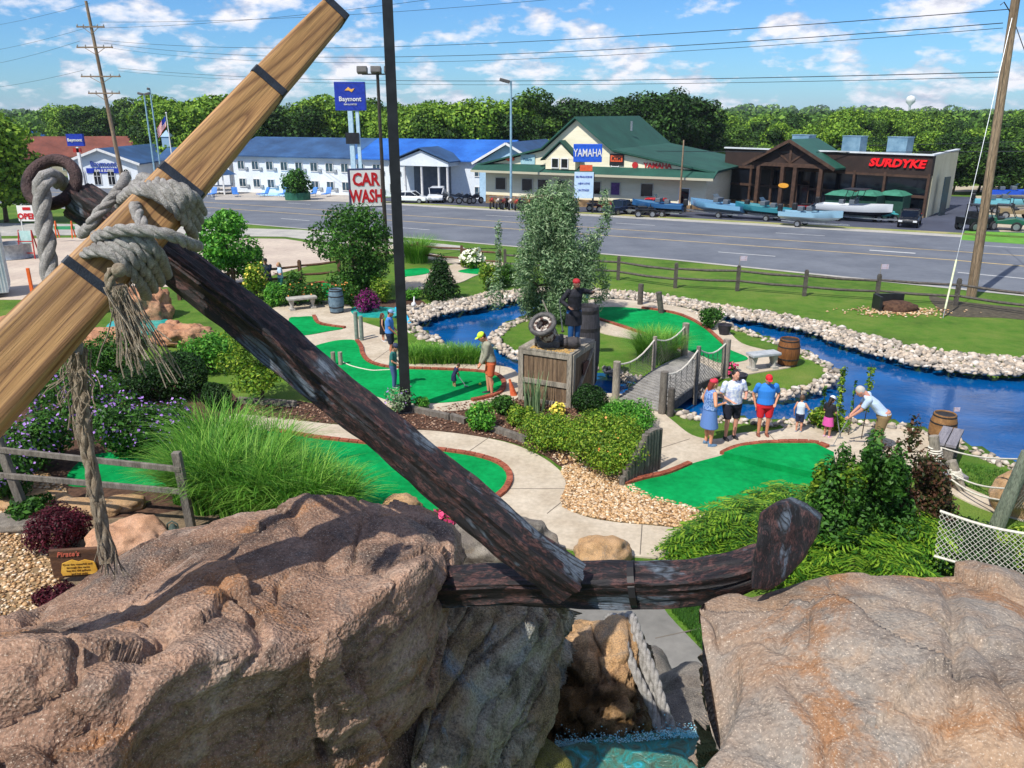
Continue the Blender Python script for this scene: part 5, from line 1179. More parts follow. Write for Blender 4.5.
# crate, barrel, mortar, pirate --------------------------------------
A_, B_ = G(519, 400, 0), G(571, 409, 0); hc = zt(A_, 348); fx = (B_-A_); wc = fx.length; rzc = math.atan2(fx.y, fx.x); dc = 1.55
t = thing('wooden_crate', 'tall weathered wooden crate used as the base of the pirate display', 'crate', A_, rzc)
mb = MB(); n_ = 11
for i in range(n_): mb.box((wc*(i+.5)/n_, .03, hc/2-.02), (wc/n_*.95, .04, hc-.06))
for i in range(9): mb.box((wc-.03, dc*(i+.5)/9, hc/2-.02), (.04, dc/9*.95, hc-.06)); mb.box((.03, dc*(i+.5)/9, hc/2-.02), (.04, dc/9*.95, hc-.06))
mb.box((wc/2, dc-.03, hc/2-.02), (wc*.96, .04, hc-.06)); mb.build('planking', browncr, t)
mb = MB(); f_ = .13
for x_ in (f_/2, wc-f_/2): mb.box((x_, -.012, hc/2), (f_, .05, hc))
for z_ in (f_/2, hc*.42, hc-f_/2): mb.box((wc/2, -.008, z_), (wc-2*f_, .045, f_))
mb.build('batten', pale, t)
for y_ in (f_/2, dc-f_/2): MB().box((-.012, y_+.02, hc/2), (.05, f_, hc)).build('batten', pale, t)
mb = MB()
for y_ in (f_/2, dc-f_/2): mb.box((wc+.012, y_+.02, hc/2), (.05, f_, hc))
for z_ in (f_/2, hc-f_/2): mb.box((wc+.008, dc/2, z_), (.045, dc-2*f_, f_))
mb.beam((wc+.01, .15, .15), (wc+.01, dc-.15, hc-.15), .04, .11, up=(1, 0, 0)); mb.build('batten', pale, t)
mb = MB()
for i in range(8): mb.box((wc*(i+.5)/8, dc/2, hc+.02), (wc/8*.96, dc+.08, .045))
mb.build('lid', pale, t)
MB().box((wc+.045, dc*.55, hc*.62), (.02, .38, .34)).build('placard', pm('dark_placard', '#3a1d1a', '#5a2a24', 20, .6), t)
Mc = Matrix.Translation(A_) @ Matrix.Rotation(rzc, 4, 'Z')
def onc(x, y, z=0): return Mc @ Vector((x*wc, y*dc, hc+.045+z))
gpc = [tuple(onc(rnd.uniform(.2, .95), abs(rnd.gauss(.1, .12)), 0)) for _ in range(400)]; stones('straw_chips', gpc, [rnd.uniform(.015, .035) for _ in gpc], pm('straw', '#a8834a', '#c9a562', 9, .9), 1, 'straw scattered on the crate lid', .4)
# barrel behind
def barrel(name, label, loc, h, r, mat, hoopm, n=16, rz=0, tilt=0, cat='barrel', group=None):
    t = thing(name, label, cat, loc, rz, group); prof = [(r*(.80+.20*math.sin(PI*u/10)), h*u/10) for u in range(11)]
    M = Matrix.Rotation(tilt, 3, 'X')
    me = MB().lathe([(0.01, h*.965)]+[(r*.74, h*.965), (r*.76, h)]+prof[::-1]+[(r*.76, 0)], n, M=M) if False else MB().lathe(prof+[(r*.76, h), (r*.74, h*.96), (.01, h*.96)], n, M=M)
    me.build('staves', mat, t, sm=30)
    for u in (.06, .28, .72, .94):
        rr2 = r*(.80+.20*math.sin(PI*u))+.008; mb = MB(); mb.lathe([(rr2, h*u-h*.022), (rr2, h*u+h*.022)], n, M=M); mb.build('hoop', hoopm, t, sm=30)
    return t
gb_ = G(587, 388, 0); hb = zt(gb_, 313)
barrel('barrel', 'oversized dark grey barrel standing behind the pirate crate', gb_+Vector((-.02, .5, 0)), hb*1.04, .40, pm('dark_stave', '#3d3c3e', '#56545a', 9, .8, .5, stretch=(4, 4, .2), fine=.4), pm('hoop_iron', '#2b2a2c', '#3f3c3a', 9, .6, 0, .4))
bst = pm('brown_stave', '#6b3f1c', '#9a6230', 9, .7, .4, stretch=(4, 4, .2), fine=.35); hpm = MC['hoop_iron']
c_ = G(787, 365, 0); barrel('barrel', 'small brown barrel at the end of the island bench', c_, .85, .34, bst, hpm)
c_ = G(940, 443, 0); barrel('barrel', 'brown barrel with a tiny flag behind the tilted plank bench', c_, .75, .30, pm('tan_stave', '#8a6238', '#a87c4c', 9, .7, .4, fine=.35), hpm)
c_ = G(337, 313, 0); bluegr = pm('blue_grey_stave', '#5b7486', '#7a93a3', 9, .7, .4, fine=.3); barrel('barrel', 'blue grey barrel bin beside the concrete bench', c_, .95, .30, bluegr, hpm)
t = thing('small_flag', 'tiny flag stuck beside the barrel at the pond edge', 'flag', G(948, 441, 0)); MB().tube([(0, 0, 0), (0, 0, .85)], .008, 5).build('stick', pale, t); MB().box((.07, 0, .8), (.14, .006, .1)).build('cloth', MC['flag_cloth'], t)
# mortar cannon
ml = onc(.55, .33); t = thing('mortar_cannon', 'squat mortar cannon with a wide ringed mouth tilted toward the viewer', 'cannon', ml)
M = Matrix.Rotation(math.radians(38), 3, 'X') @ Matrix.Rotation(math.radians(-18), 3, 'Y')
irn2 = pm('old_iron', '#4c4a4a', '#7c7874', 9, .6, .5, .2, fine=.4); rustp = pm('chipped_paint', '#4a2f28', '#c0b8ac', 9, .8, .4, lo=.45, hi=.55)
MB().lathe([(.16, -.1), (.23, .0), (.25, .2), (.22, .36), (.26, .48), (.26, .52), (.17, .52), (.16, .3), (.01, .28)], 18, (-.22, -.1, .30), M).build('barrel', rustp, t, sm=40)
o = M @ Vector((0, 0, .53))+Vector((-.22, -.1, .30)); X_ = M @ Vector((1, 0, 0)); Y_ = M @ Vector((0, 1, 0))
MB().tube([o+(X_*math.cos(a)+Y_*math.sin(a))*.31 for a in [2*PI*i/24 for i in range(24)]], .07, 8, closed=True).build('mouth_ring', irn2, t, sm=60)
MB().box((-.2, .1, .1), (.6, .7, .2)).build('carriage', irn2, t, bevel=.03)
for x_ in (-.52, .14): MB().lathe([(.16, -.05), (.16, .05)], 14, (x_, .0, .16), Matrix.Rotation(PI/2, 3, 'Y')).build('wheel', irn2, t)
MB().tube([(.05, -.1, .3), (-.38, -.05, 1.25)], .018, 5).build('ramrod', pale, t)
# keg lying on the lid
t = thing('keg', 'small dark keg lying on the crate lid at the pirate feet', 'keg', onc(.86, .3)); M = Matrix.Rotation(PI/2, 3, 'Y')
MB().lathe([(.12, -.22), (.16, 0), (.12, .22)], 14, (0, 0, .16), M).build('staves', pm('keg_wood', '#39363a', '#4f4a4a', 8, .8, .4), t, sm=40)
for z_ in (-.14, .14): MB().lathe([(.152, z_-.02), (.152, z_+.02)], 14, (0, 0, .16), M).build('hoop', hpm, t)
# ================================================================ people
VX = .011
def remesh(mb, name, mat, parent, vox=VX, smooth_it=3):
    me = bpy.data.meshes.new('tmp'); me.from_pydata(mb.v, [], mb.f); o = bpy.data.objects.new('tmp', me); COL.objects.link(o)
    bm = bmesh.new(); bm.from_mesh(me); bmesh.ops.recalc_face_normals(bm, faces=bm.faces); bm.to_mesh(me); bm.free()
    md = o.modifiers.new('r', 'REMESH'); md.mode = 'VOXEL'; md.voxel_size = vox; md.use_smooth_shade = True
    if smooth_it: s_ = o.modifiers.new('s', 'SMOOTH'); s_.factor = .5; s_.iterations = smooth_it
    bpy.context.view_layer.update(); ev = o.evaluated_get(bpy.context.evaluated_depsgraph_get()); m2 = bpy.data.meshes.new_from_object(ev)
    bpy.data.objects.remove(o); bpy.data.meshes.remove(me); m2.materials.clear(); m2.name = name; smooth(m2); return link(name, m2, mat, parent)
def cone(mb, p0, p1, r0, r1, n=12, ball=True):
    p0, p1 = Vector(p0), Vector(p1); mb.tube([p0, p1], [r0, r1], n)
    if ball: mb.ball(p0, r0*.995, 10, 7); mb.ball(p1, r1*.995, 10, 7)
def ecyl(mb, secs, n=18):
    """stack of (centre, rx, ry, yaw) ellipse sections"""
    V = []
    for c, rx, ry, yaw in secs:
        for k in range(n):
            a = 2*PI*k/n; x, y = rx*math.cos(a), ry*math.sin(a); V.append(Vector(c)+Vector((x*math.cos(yaw)-y*math.sin(yaw), x*math.sin(yaw)+y*math.cos(yaw), 0)))
    L_ = len(secs); Fc = [(i*n+k, i*n+(k+1) % n, (i+1)*n+(k+1) % n, (i+1)*n+k) for i in range(L_-1) for k in range(n)]+[tuple(range(n))[::-1], tuple((L_-1)*n+k for k in range(n))]
    mb.add(V, Fc)
def person(label, loc, h, face, top, bottom, shoes, skin='#c58e72', hair=None, hat=None, lean=0, arms=None, feet=None, build=1.0, sleeves='short', bot='shorts', name='person', group=None, head_turn=0, head_down=0, extra=None, cat='person', printm=None, beard=None, torso_len=1, vox=None, bodymat=None, longhair=False):
    """local frame: faces +Y, x to its right hand... built at real size"""
    t = thing(name, label, cat, loc, face, group); B = build; kid = h < 1.35
    R_ = Matrix.Rotation(-lean, 3, 'X'); piv = Vector((0, 0, .52)); hs = 1.25 if kid else 1.0
    def up(p): return (R_ @ (Vector(p)-piv)+piv)
    pel = Vector((0, 0, .53)); waist = up((0, 0, .62)); chest = up((0, .0, .74)); nk0 = up((0, 0, .825)); nk1 = up((0, .008, .865)); sh = {-1: up((-.098*B, 0, .805)), 1: up((.098*B, 0, .805))}
    hd = nk1+(Matrix.Rotation(-(lean*.6+head_down), 3, 'X') @ Vector((0, .018, .058*hs))); HR = Matrix.Rotation(head_turn, 3, 'Z') @ Matrix.Rotation(-(lean*.6+head_down), 3, 'X')
    fx = feet or {-1: (-.055, .0), 1: (.055, .02)}; ank = {}; kn = {}; hip = {}
    for s in (-1, 1):
        ank[s] = Vector((fx[s][0], fx[s][1], .04)); hip[s] = Vector((s*.05*B, 0, .50)); kn[s] = (ank[s]+hip[s])/2+Vector((0, .022, .015))
    arms = arms or {}; el = {}; wr_ = {}
    for s in (-1, 1):
        w = arms.get(s, ((s*.15*B), .03, .49)); w = Vector(w); 
        d = w-sh[s]; Ltot = .335; dl = min(d.length, Ltot*.985); w = sh[s]+d.normalized()*dl; mid = (sh[s]+w)/2; bend = math.sqrt(max(0, (Ltot/2)**2-(dl/2)**2)); hint = Vector((s*.6, -.7, -.25)); hint = (hint-d.normalized()*hint.dot(d.normalized())).normalized(); el[s] = mid+hint*bend; wr_[s] = w
    S = h; mb = MB(); sc = lambda v: Vector(v)*S
    # body
    ecyl(mb, [(sc(pel+Vector((0, 0, -.03))), .083*B*S, .062*B*S, 0), (sc(pel+Vector((0, 0, .03))), .09*B*S, .066*B*S, 0), (sc(waist), .076*B*S, .056*B*S, 0), (sc(chest), .094*B*S, .062*B*S, 0), (sc(nk0-Vector((0, 0, .01))), .075*B*S, .045*B*S, 0), (sc(nk0+Vector((0, 0, .01))), .03*S, .03*S, 0)])
    cone(mb, sc(nk0), sc(nk1+Vector((0, 0, .02))), .032*S, .028*S)
    hr = (.046*hs*S, .057*hs*S, .068*hs*S); mb.ball(sc(hd), hr, 16, 12, HR); 
    def HP(x, y, z): return sc(hd)+HR @ Vector((x*hs*S, y*hs*S, z*hs*S))
    mb.ball(HP(0, .022, -.035), (.032*hs*S, .034*hs*S, .034*hs*S), 12, 8); mb.ball(HP(0, .060, -.008), (.008*S, .012*S, .013*S), 8, 6)
    for s in (-1, 1): mb.ball(HP(s*.047, -.002, -.005), (.008*S, .012*S, .018*S), 8, 6)
    for s in (-1, 1):
        cone(mb, sc(sh[s]), sc(el[s]), .030*B**.5*S, .023*S); cone(mb, sc(el[s]), sc(wr_[s]), .022*S, .015*S)
        d = (wr_[s]-el[s]).normalized(); a_, b_ = frame(d); pc = wr_[s]+d*.028
        M = Matrix((a_, b_, d)).transposed(); mb.ball(sc(pc), (.020*S, .011*S, .028*S), 10, 8, M)
        for k, (o_, l_) in enumerate(((-.015, .036), (-.005, .042), (.005, .040), (.014, .032))):
            q0 = pc+a_*o_+d*.016; q1 = q0+d*l_*.55+b_*.004; q2 = q1+d*l_*.35+b_*.012; cone(mb, sc(q0), sc(q1), .0062*S, .0056*S, 7); cone(mb, sc(q1), sc(q2), .0056*S, .0046*S, 7)
        q0 = pc+a_*(.017*s)+d*-.008; cone(mb, sc(q0), sc(q0+a_*.018*s+d*.022+b_*.008), .0072*S, .0055*S, 7)
        cone(mb, sc(hip[s]), sc(kn[s]), .052*B*S, .034*S); cone(mb, sc(kn[s]), sc(ank[s]), .033*S, .020*S); mb.ball(sc((kn[s]+ank[s])/2+Vector((0, -.008, .04))), (.030*S, .032*S, .06*S), 10, 8)
        mb.ball(sc(ank[s]+Vector((s*.006, .03, -.022))), (.022*S, .062*S, .018*S), 12, 8)
    body = remesh(mb, 'body', bodymat or pm('skin'+skin, skin, None, 5, .55, 0, fine=.05), t, (vox or VX)*min(1, S/1.6+.1))
    # shoes
    if shoes:
        for s in (-1, 1):
            m2 = MB(); m2.ball(sc(ank[s]+Vector((s*.006, .032, -.016))), (.028*S, .073*S, .026*S), 14, 8); m2.ball(sc(ank[s]+Vector((0, -.006, .0))), (.027*S, .03*S, .03*S), 12, 8); m2.build('shoe', pm('shoe'+shoes, shoes, None, 5, .6), t, sm=60)
    # top
    e = .010
    if top:
        m2 = MB(); hem = up((0, 0, .53 if bot != 'dress' else .56))
        secs = [(sc(hem), (.098*B+e)*S, (.078*B+e)*S, 0), (sc(waist), (.086*B+e)*S, (.068*B+e)*S, 0), (sc(chest), (.099*B+e)*S, (.068*B+e)*S, 0), (sc(up((0, 0, .80))), (.095*B+e*.5)*S, (.052*B+e*.5)*S, 0), (sc(up((0, 0, .842))), .040*S, .038*S, 0)]
        ecyl(m2, secs)
        if sleeves != 'none':
            for s in (-1, 1):
                e_ = el[s] if sleeves == 'long' else sh[s].lerp(el[s], .75); m2.ball(sc(sh[s]), .041*S, 12, 8)
                cone(m2, sc(sh[s]), sc(e_), .040*B**.5*S, .034*S, 14, False)
                if sleeves == 'long': m2.ball(sc(el[s]), .033*S); cone(m2, sc(el[s]), sc(el[s].lerp(wr_[s], .93)), .031*S, .023*S, 14, False)
        tm = printm or pm('cloth'+top, top, None, 9, .85, .1, fine=.12)
        remesh(m2, 'shirt' if bot != 'dress' else 'bodice', tm, t, VX*1.1*min(1, S/1.6+.15), 2)
    bm_ = pm('cloth'+bottom, bottom, None, 9, .85, .1, fine=.12); m2 = MB()
    if bot in ('shorts', 'pants'):
        ecyl(m2, [(sc(pel+Vector((0, 0, -.06))), (.092*B+e)*S, (.068*B+e)*S, 0), (sc(pel+Vector((0, 0, .0))), (.095*B+e)*S, (.07*B+e)*S, 0), (sc(up((0, 0, .585))), (.088*B+e*.5)*S, (.066*B+e*.5)*S, 0)])
        for s in (-1, 1):
            if bot == 'shorts': k_ = hip[s].lerp(kn[s], .88); cone(m2, sc(hip[s]), sc(k_), (.058*B+.004)*S, .050*S, 16, False)
            else: cone(m2, sc(hip[s]), sc(kn[s]), (.056*B+.004)*S, .045*S, 16); cone(m2, sc(kn[s]), sc(kn[s].lerp(ank[s], .93)), .044*S, .036*S, 16, False)
        remesh(m2, 'shorts' if bot == 'shorts' else 'trousers', bm_, t, VX*1.1*min(1, S/1.6+.15), 2)
    elif bot in ('skirt', 'dress'):
        z1 = .29 if bot == 'dress' else .31; zt_ = .60
        secs = [(sc((0, .005, z1)), (.125*B+e)*S, (.10*B+e)*S, 0), (sc((0, 0, .42)), (.11*B+e)*S, (.085*B+e)*S, 0), (sc(pel), (.096*B+e)*S, (.072*B+e)*S, 0), (sc(up((0, 0, zt_))), (.084*B+e)*S, (.062*B+e)*S, 0)]
        ecyl(m2, secs, 20); remesh(m2, 'skirt', bm_, t, VX*1.1*min(1, S/1.6+.15), 2)
    # head things
    if hair:
        m2 = MB(); m2.ball(HP(0, -.010, .014), (.051*hs*S, .056*hs*S, .062*hs*S), 14, 10, HR)
        if longhair: m2.tube([HP(0, -.03, .0), HP(0, -.055, -.06), HP(0, -.05, -.14)], [.045*S, .04*S, .018*S], 10)
        m2.build('hair', pm('hair'+hair, hair, None, 5, .6), t, sm=60)
    if hat:
        kind, hc_ = hat; hm = pm('hat'+hc_, hc_, None, 5, .7); m2 = MB()
        if kind == 'cap':
            m2.ball(HP(0, -.002, .030), (.052*hs*S, .060*hs*S, .050*hs*S), 14, 8, HR); m2.ball(HP(0, .068, .028), (.036*hs*S, .036*hs*S, .005*S), 12, 6, HR)
        elif kind == 'band': m2.ball(HP(0, -.004, .030), (.053*hs*S, .060*hs*S, .045*hs*S), 14, 8, HR)
        m2.build('cap' if kind == 'cap' else 'bandana', hm, t, sm=60)
    for s in (-1, 1): MB().ball(HP(s*.018, .052, .006), (.006*S, .004*S, .004*S), 6, 4).build('eye', pm('eye', '#1a1412', None, 5, .2), t)
    MB().ball(HP(0, .056, -.034), (.013*S, .003*S, .003*S), 6, 4).build('mouth', pm('lip', '#8a3f3a', None, 5, .4), t)
    if beard: MB().ball(HP(0, .036, -.052), (.032*S, .024*S, .034*S), 10, 8).build('beard', pm('beard', beard, None, 5, .8), t, sm=60)
    Mw = Matrix.Translation(Vector(loc)) @ Matrix.Rotation(face, 4, 'Z')
    return t, {s: Mw @ sc(wr_[s]+(wr_[s]-el[s]).normalized()*.03) for s in (-1, 1)}
def hgt(px, pyf, pyt): c = G(px, pyf, 0); return c, zt(c, pyt)
def putter(label, hand, foot):
    t = thing('putter', label, 'golf club', hand); f_ = Vector(foot)-hand
    MB().tube([(0, 0, .12), f_*.0, f_], [.014, .014, .007], 6).build('shaft', steel, t); MB().box(f_+Vector((0, 0, .01)), (.12, .03, .03)).build('club_head', steel, t)
UPX = 0
# group standing by the right green (they face the viewer unless turned)
fc = PI  # facing the camera
c, h_ = hgt(707, 446, 378)
bluedress = pm('blue_print', '#4a6fae', '#8fa9d2', 30, .85, .1, lo=.45, hi=.55)
person('woman in a blue print summer dress with a red headband and bare shoulders', c, h_, -PI/2+.2, '#5a7db8', '#5f82bd', '#5f7d9a', '#d2936f', '#8a3a2a', ('band', '#d2304a'), sleeves='none', bot='dress', build=1.12, arms={-1: (-.14, .03, .50), 1: (.12, .12, .66)}, printm=bluedress, longhair=True)
c, h_ = hgt(729, 439, 369)
tie = pm('tie_dye', '#e6e8ee', '#a9b6dc', 14, .85, .1, lo=.42, hi=.62); 
person('heavy set man in sunglasses with a white tie dye shirt and black shorts', c, h_, PI+.25, '#dfe3ee', '#1c1d2c', '#1c1c20', '#cf957c', '#1d1713', None, build=1.28, printm=tie, arms={-1: (-.10, .15, .64), 1: (.10, .14, .60)}, feet={-1: (-.07, 0), 1: (.07, .02)})
c, h_ = hgt(762, 436, 373)
tr, hnd = person('person in a bright blue shirt, red shorts and red cap with hands on hips', c, h_, PI-.05, '#2f7fd6', '#cf1f2c', '#7a4a3a', '#c98a6a', '#5a3a2a', ('cap', '#d8202c'), build=1.28, bot='shorts', arms={-1: (-.13, .06, .55), 1: (.15, .02, .50)}, head_down=.3, feet={-1: (-.06, 0), 1: (.06, 0)})
c, h_ = hgt(798, 433, 396)
tr, hnd = person('small child in a pale sleeveless shirt and navy shorts seen from behind', c, h_, -.5, '#c6d2de', '#1f2a4a', '#8a8f98', '#c58e72', '#5a4434', None, sleeves='none', arms={1: (.12, .14, .66)})
c, h_ = hgt(826, 438, 397)
tr, hnd = person('little girl in a black top, pink skirt and white cap looking at a putter', c, h_, -PI/2+.6, '#1b1b22', '#d455a0', '#c9a0b8', '#c08a6c', '#2a1d18', ('cap', '#dfe3e6'), bot='skirt', arms={-1: (-.06, .16, .62), 1: (.06, .17, .62)}, head_down=.3, longhair=True)
putter('short putter held by the little girl in the pink skirt', hnd[1], (c.x+.3, c.y-.1, .04))
c, h_ = hgt(878, 452, 392); h_ = 1.80
tr, hnd = person('grey haired man in a light blue shirt and khaki trousers bending forward', c, h_, PI/2-.35, '#bccfe8', '#8a7350', '#5a4a3c', '#c98f78', '#b9b4ac', None, lean=.80, bot='pants', build=1.15, arms={-1: (-.05, .42, .40), 1: (.07, .40, .40)}, head_down=.3)
putter('putter held low by the bending grey haired man', hnd[-1], (c.x-.95, c.y+.25, .04))
# middle green
c, h_ = hgt(491, 395, 331)
tr, hnd = person('player in a yellow cap, grey long sleeved shirt and orange shorts leaning over', c, h_*1.03, PI/2+.3, '#9c9a86', '#c9633a', '#22252c', '#cf8f6e', '#3a2a20', ('cap', '#c9ea3a'), lean=.22, sleeves='long', build=1.0, arms={-1: (.0, .15, .47), 1: (.06, .15, .46)}, head_down=.4)
c, h_ = hgt(454, 388, 366)
tr, hnd = person('toddler in a navy dress bending over to putt on the green', c, h_*1.12, -PI/2+.5, '#1f2448', '#1f2448', '#d8d2c6', '#c98f72', '#4a3426', None, lean=.45, bot='skirt', arms={-1: (.0, .2, .45), 1: (.05, .2, .45)}, head_down=.3)
putter('short putter held by the toddler on the green', hnd[1], (c.x+.35, c.y-.1, .08))
c, h_ = hgt(394, 388, 343)
tr, hnd = person('person in a teal shirt and navy cap holding a putter by the lamp pole', c, h_*.98, -PI/2-.2, '#2e6f6a', '#4a5f8c', '#9aa0a8', '#c98f72', '#3a2a20', ('cap', '#26324e'), bot='pants', arms={-1: (-.03, .15, .56), 1: (.04, .15, .55)}, lean=.08, head_down=.3)
putter('putter held by the person in the teal shirt', hnd[1], (c.x+.45, c.y-.1, .08))
c, h_ = hgt(391, 358, 308)
tr, hnd = person('man in a light blue shirt and blue cap behind the lamp pole', c, h_*.98, -PI/2-.1, '#4a86cf', '#23283c', '#d8d8d8', '#c27f66', '#3a2a20', ('cap', '#7fa2c9'), bot='shorts', build=1.1, arms={-1: (-.03, .14, .56), 1: (.05, .13, .52)}, head_down=.2)
c, h_ = hgt(383, 342, 315)
person('girl with long brown hair in a black dress standing on the path', c, h_*1.05, -PI/2+.3, '#17171c', '#17171c', '#d0d0d0', '#c98f72', '#5a3b2a', None, sleeves='none', bot='dress', longhair=True)
c = G(269, 297, 0); h_ = zt(c, 258)
person('man in a dark navy shirt and cap standing with hands clasped at the brown fence', c, h_, PI, '#14233c', '#3d4148', '#202024', '#b9826a', None, ('cap', '#101418'), build=1.12, arms={-1: (-.03, .09, .50), 1: (.03, .09, .50)}, feet={-1: (-.06, 0), 1: (.06, 0)})
c = G(282, 295, 0); h_ = zt(c, 262)
person('person in a white and pale blue shirt next to the man in navy', c, h_, PI/2+.5, '#b7cfe6', '#3f8a8a', '#d0d0d0', '#cc957a', '#a8845a', None, arms={-1: (-.05, .14, .68), 1: (.05, .14, .64)}, longhair=True)
# pirate statue
pl = onc(.80, .50)
hpir = (zt(pl, 277)-pl.z)*1.0
person('life size pirate figure in dark coat and red bandana raising one hand on the crate', pl, hpir, PI+.3, '#14151c', '#23558a', '#3a1f18', '#7a5a4a', None, ('band', '#a81f28'), name='pirate_statue', cat='statue', sleeves='long', bot='pants', build=1.05, arms={-1: (-.22, .16, .80), 1: (.13, .14, .60)}, beard='#151214', head_turn=.4, lean=.12, printm=pm('pirate_coat', '#14141b', '#26262f', 8, .8))
KP = [o for o in bpy.data.objects if o.name.startswith('pirate_statue')][0]; m2 = MB(); ecyl(m2, [((0, -.01, hpir*.30), .125*hpir, .10*hpir, 0), ((0, 0, hpir*.45), .12*hpir, .095*hpir, 0), ((0, 0, hpir*.56), .10*hpir, .08*hpir, 0)]); remesh(m2, 'coat_tail', MC['pirate_coat'], KP, .014, 2)
t = thing('cutlass', 'thin pale sword leaning beside the pirate figure', 'sword', onc(.62, .45)); MB().tube([(0, 0, .35), (-.12, 0, 1.25)], [.02, .006], 5).build('blade', steel, t); MB().ball((0, 0, .36), (.05, .05, .03), 8, 5).build('hilt', hpm, t)
# ---------------------------------------------------------------- benches
benchc = pm('bench_concrete', '#9a968e', '#b8b3a9', 5, .85, .3)
def bench(label, a_, b_, seath, w_, matS, matL, group=None):
    c = (a_+b_)/2; c.z = 0; d = b_-a_; L_ = d.length; rz = math.atan2(d.y, d.x); t = thing('bench', label, 'bench', c, rz, group)
    MB().box((0, 0, seath), (L_, w_, .09)).build('seat', matS, t, bevel=.02)
    for s in (-1, 1):
        mb = MB(); x = s*L_*.36; mb.box((x, 0, .05), (.2, w_*.8, .1)); mb.lathe([(.07, .1), (.05, .2), (.08, seath*.6), (.11, seath-.05)], 8, (x, w_*.16, 0)); mb.lathe([(.07, .1), (.05, .2), (.08, seath*.6), (.11, seath-.05)], 8, (x, -w_*.16, 0)); mb.build('leg', matL, t, sm=30)
bench('pale concrete bench beside the zigzag green', G(288, 311, 0), G(317, 308, 0), .47, .45, benchc, benchc)
bench('grey concrete bench on the pond island', G(748, 371, 0), G(776, 368, 0), .5, .42, pm('bench_grey', '#9aa0a4', '#b5b9bb', 5, .85, .3), benchc)
# plank bench with mooring posts at right
c = G(942, 462, 0); t = thing('plank_bench', 'grey plank bench tilted on short posts at the right pond bank', 'bench', c, .95)
MB().box((0, -.16, .62), (1.15, .2, .06)).box((0, .06, .62), (1.15, .2, .06)).build('seat', pm('grey_plank', '#7b7880', '#9b979c', 6, .85, .4, stretch=(.2, 2, 2), fine=.3), t)
for x_ in (-.42, .42): MB().box((x_, -.05, .3), (.12, .36, .58)).build('leg', oldw, t, bevel=.01)
c = G(938, 480, 0)
for (dx, dy, hh, tl, l) in ((0, 0, .95, .35, 'leaning mooring post wrapped with white rope, farther one'), (.22, -.5, .6, .45, 'short leaning mooring post wrapped with white rope, nearer one')):
    t = thing('mooring_post', l, 'post', c+Vector((dx, dy, 0))); a_ = Vector((0, 0, 0)); b_ = Vector((-tl*.5, .15, hh)); MB().tube([a_, b_], [.11, .10], 10).build('post', pale, t, sm=50)
    mb = MB(); pts = []
    for i in range(60): f = .45+.3*i/60; q = a_.lerp(b_, f); pts.append(q+Vector((math.cos(i*.6)*.125, math.sin(i*.6)*.125, 0)))
    mb.tube(pts, .02, 5); mb.build('rope_wrap', wr, t, sm=50)
c2 = G(945, 487, 0); t = thing('plank_shelf', 'small grey plank shelf at the foot of the mooring posts', 'bench', c2, .1); MB().box((0, 0, .25), (.75, .3, .06)).build('seat', MC['grey_plank'], t); MB().box((0, 0, .11), (.2, .2, .22)).build('leg', oldw, t)
# leaning post and rope net fence
c = G(998, 527, 0); hP = 1.55; t = thing('rope_fence', 'rope net fence with a leaning green grey post at the right edge', 'fence', c)
topP = c+Vector((.22, -.05, hP)); MB().tube([c+Vector((-.03, 0, 0)), topP], [.14, .12], 10).build('post', pm('mossy_post', '#6f7a68', '#8f9682', 7, .9, .6, stretch=(1, 1, .2), fine=.4), t, True, sm=50)
q1 = c+Vector((.17, 0, hP*.9)); q2 = c+Vector((.05, 0, hP*.45)); E1 = G(936, 474, 0)+Vector((0, 0, .62)); E2 = G(945, 487, 0)+Vector((0, 0, .35)); E3 = G(1060, 470, 0)+Vector((0, 0, 1.0))
def sagrope(mb, a_, b_, sag, r=.018): mb.tube([a_.lerp(b_, s/8)+Vector((0, 0, -sag*math.sin(PI*s/8))) for s in range(9)], r, 6)
mb = MB(); sagrope(mb, E1, q1, .08); sagrope(mb, E2, q2+Vector((0, 0, .1)), .1); sagrope(mb, E2+Vector((0, 0, -.1)), q2+Vector((0, 0, -.15)), .12); sagrope(mb, topP+Vector((0, 0, -.12)), topP+Vector((1.6, .1, -.25)), .1); mb.build('rope', wr, t, True)
N1 = P(940, 511, 12.3); N2 = P(1075, 538, 11.2); M1 = P(934, 556, 12.0); M2 = P(1085, 590, 10.9)
mb = MB(); sagrope(mb, N1, N2, .1, .022); sagrope(mb, M1, M2, .04, .02); mb.build('border_rope', wr, t, True)
mb = MB(); n_ = 24
for k in range(-8, n_+1):
    for sg in (1, -1):
        seg = []
        for s in range(9):
            hf = s/8; u = (k+(hf*8 if sg > 0 else (1-hf)*8))/n_
            if 0 <= u <= 1: seg.append(M1.lerp(M2, u).lerp(N1.lerp(N2, u)+Vector((0, 0, -.1*math.sin(PI*u))), hf))
        if len(seg) > 1: mb.tube(seg, .0055, 4, False)
mb.build('net', pm('white_net', '#8f8d82', '#b5b2a6', 20, .9), t, True)
N3 = topP+Vector((0, 0, -.1)); N4 = topP+Vector((1.6, .1, -.25)); M3 = c+Vector((.15, -.1, .45)); M4 = c+Vector((1.6, 0, .35)); mb = MB()
for k in range(-10, 25):
    for sg in (1, -1):
        seg = []
        for s in range(9):
            hf = s/8; u = (k+(hf*10 if sg > 0 else (1-hf)*10))/24
            if 0 <= u <= 1: seg.append(M3.lerp(M4, u).lerp(N3.lerp(N4, u), hf))
        if len(seg) > 1: mb.tube(seg, .006, 3, False)
mb.build('net', netm, t, True)
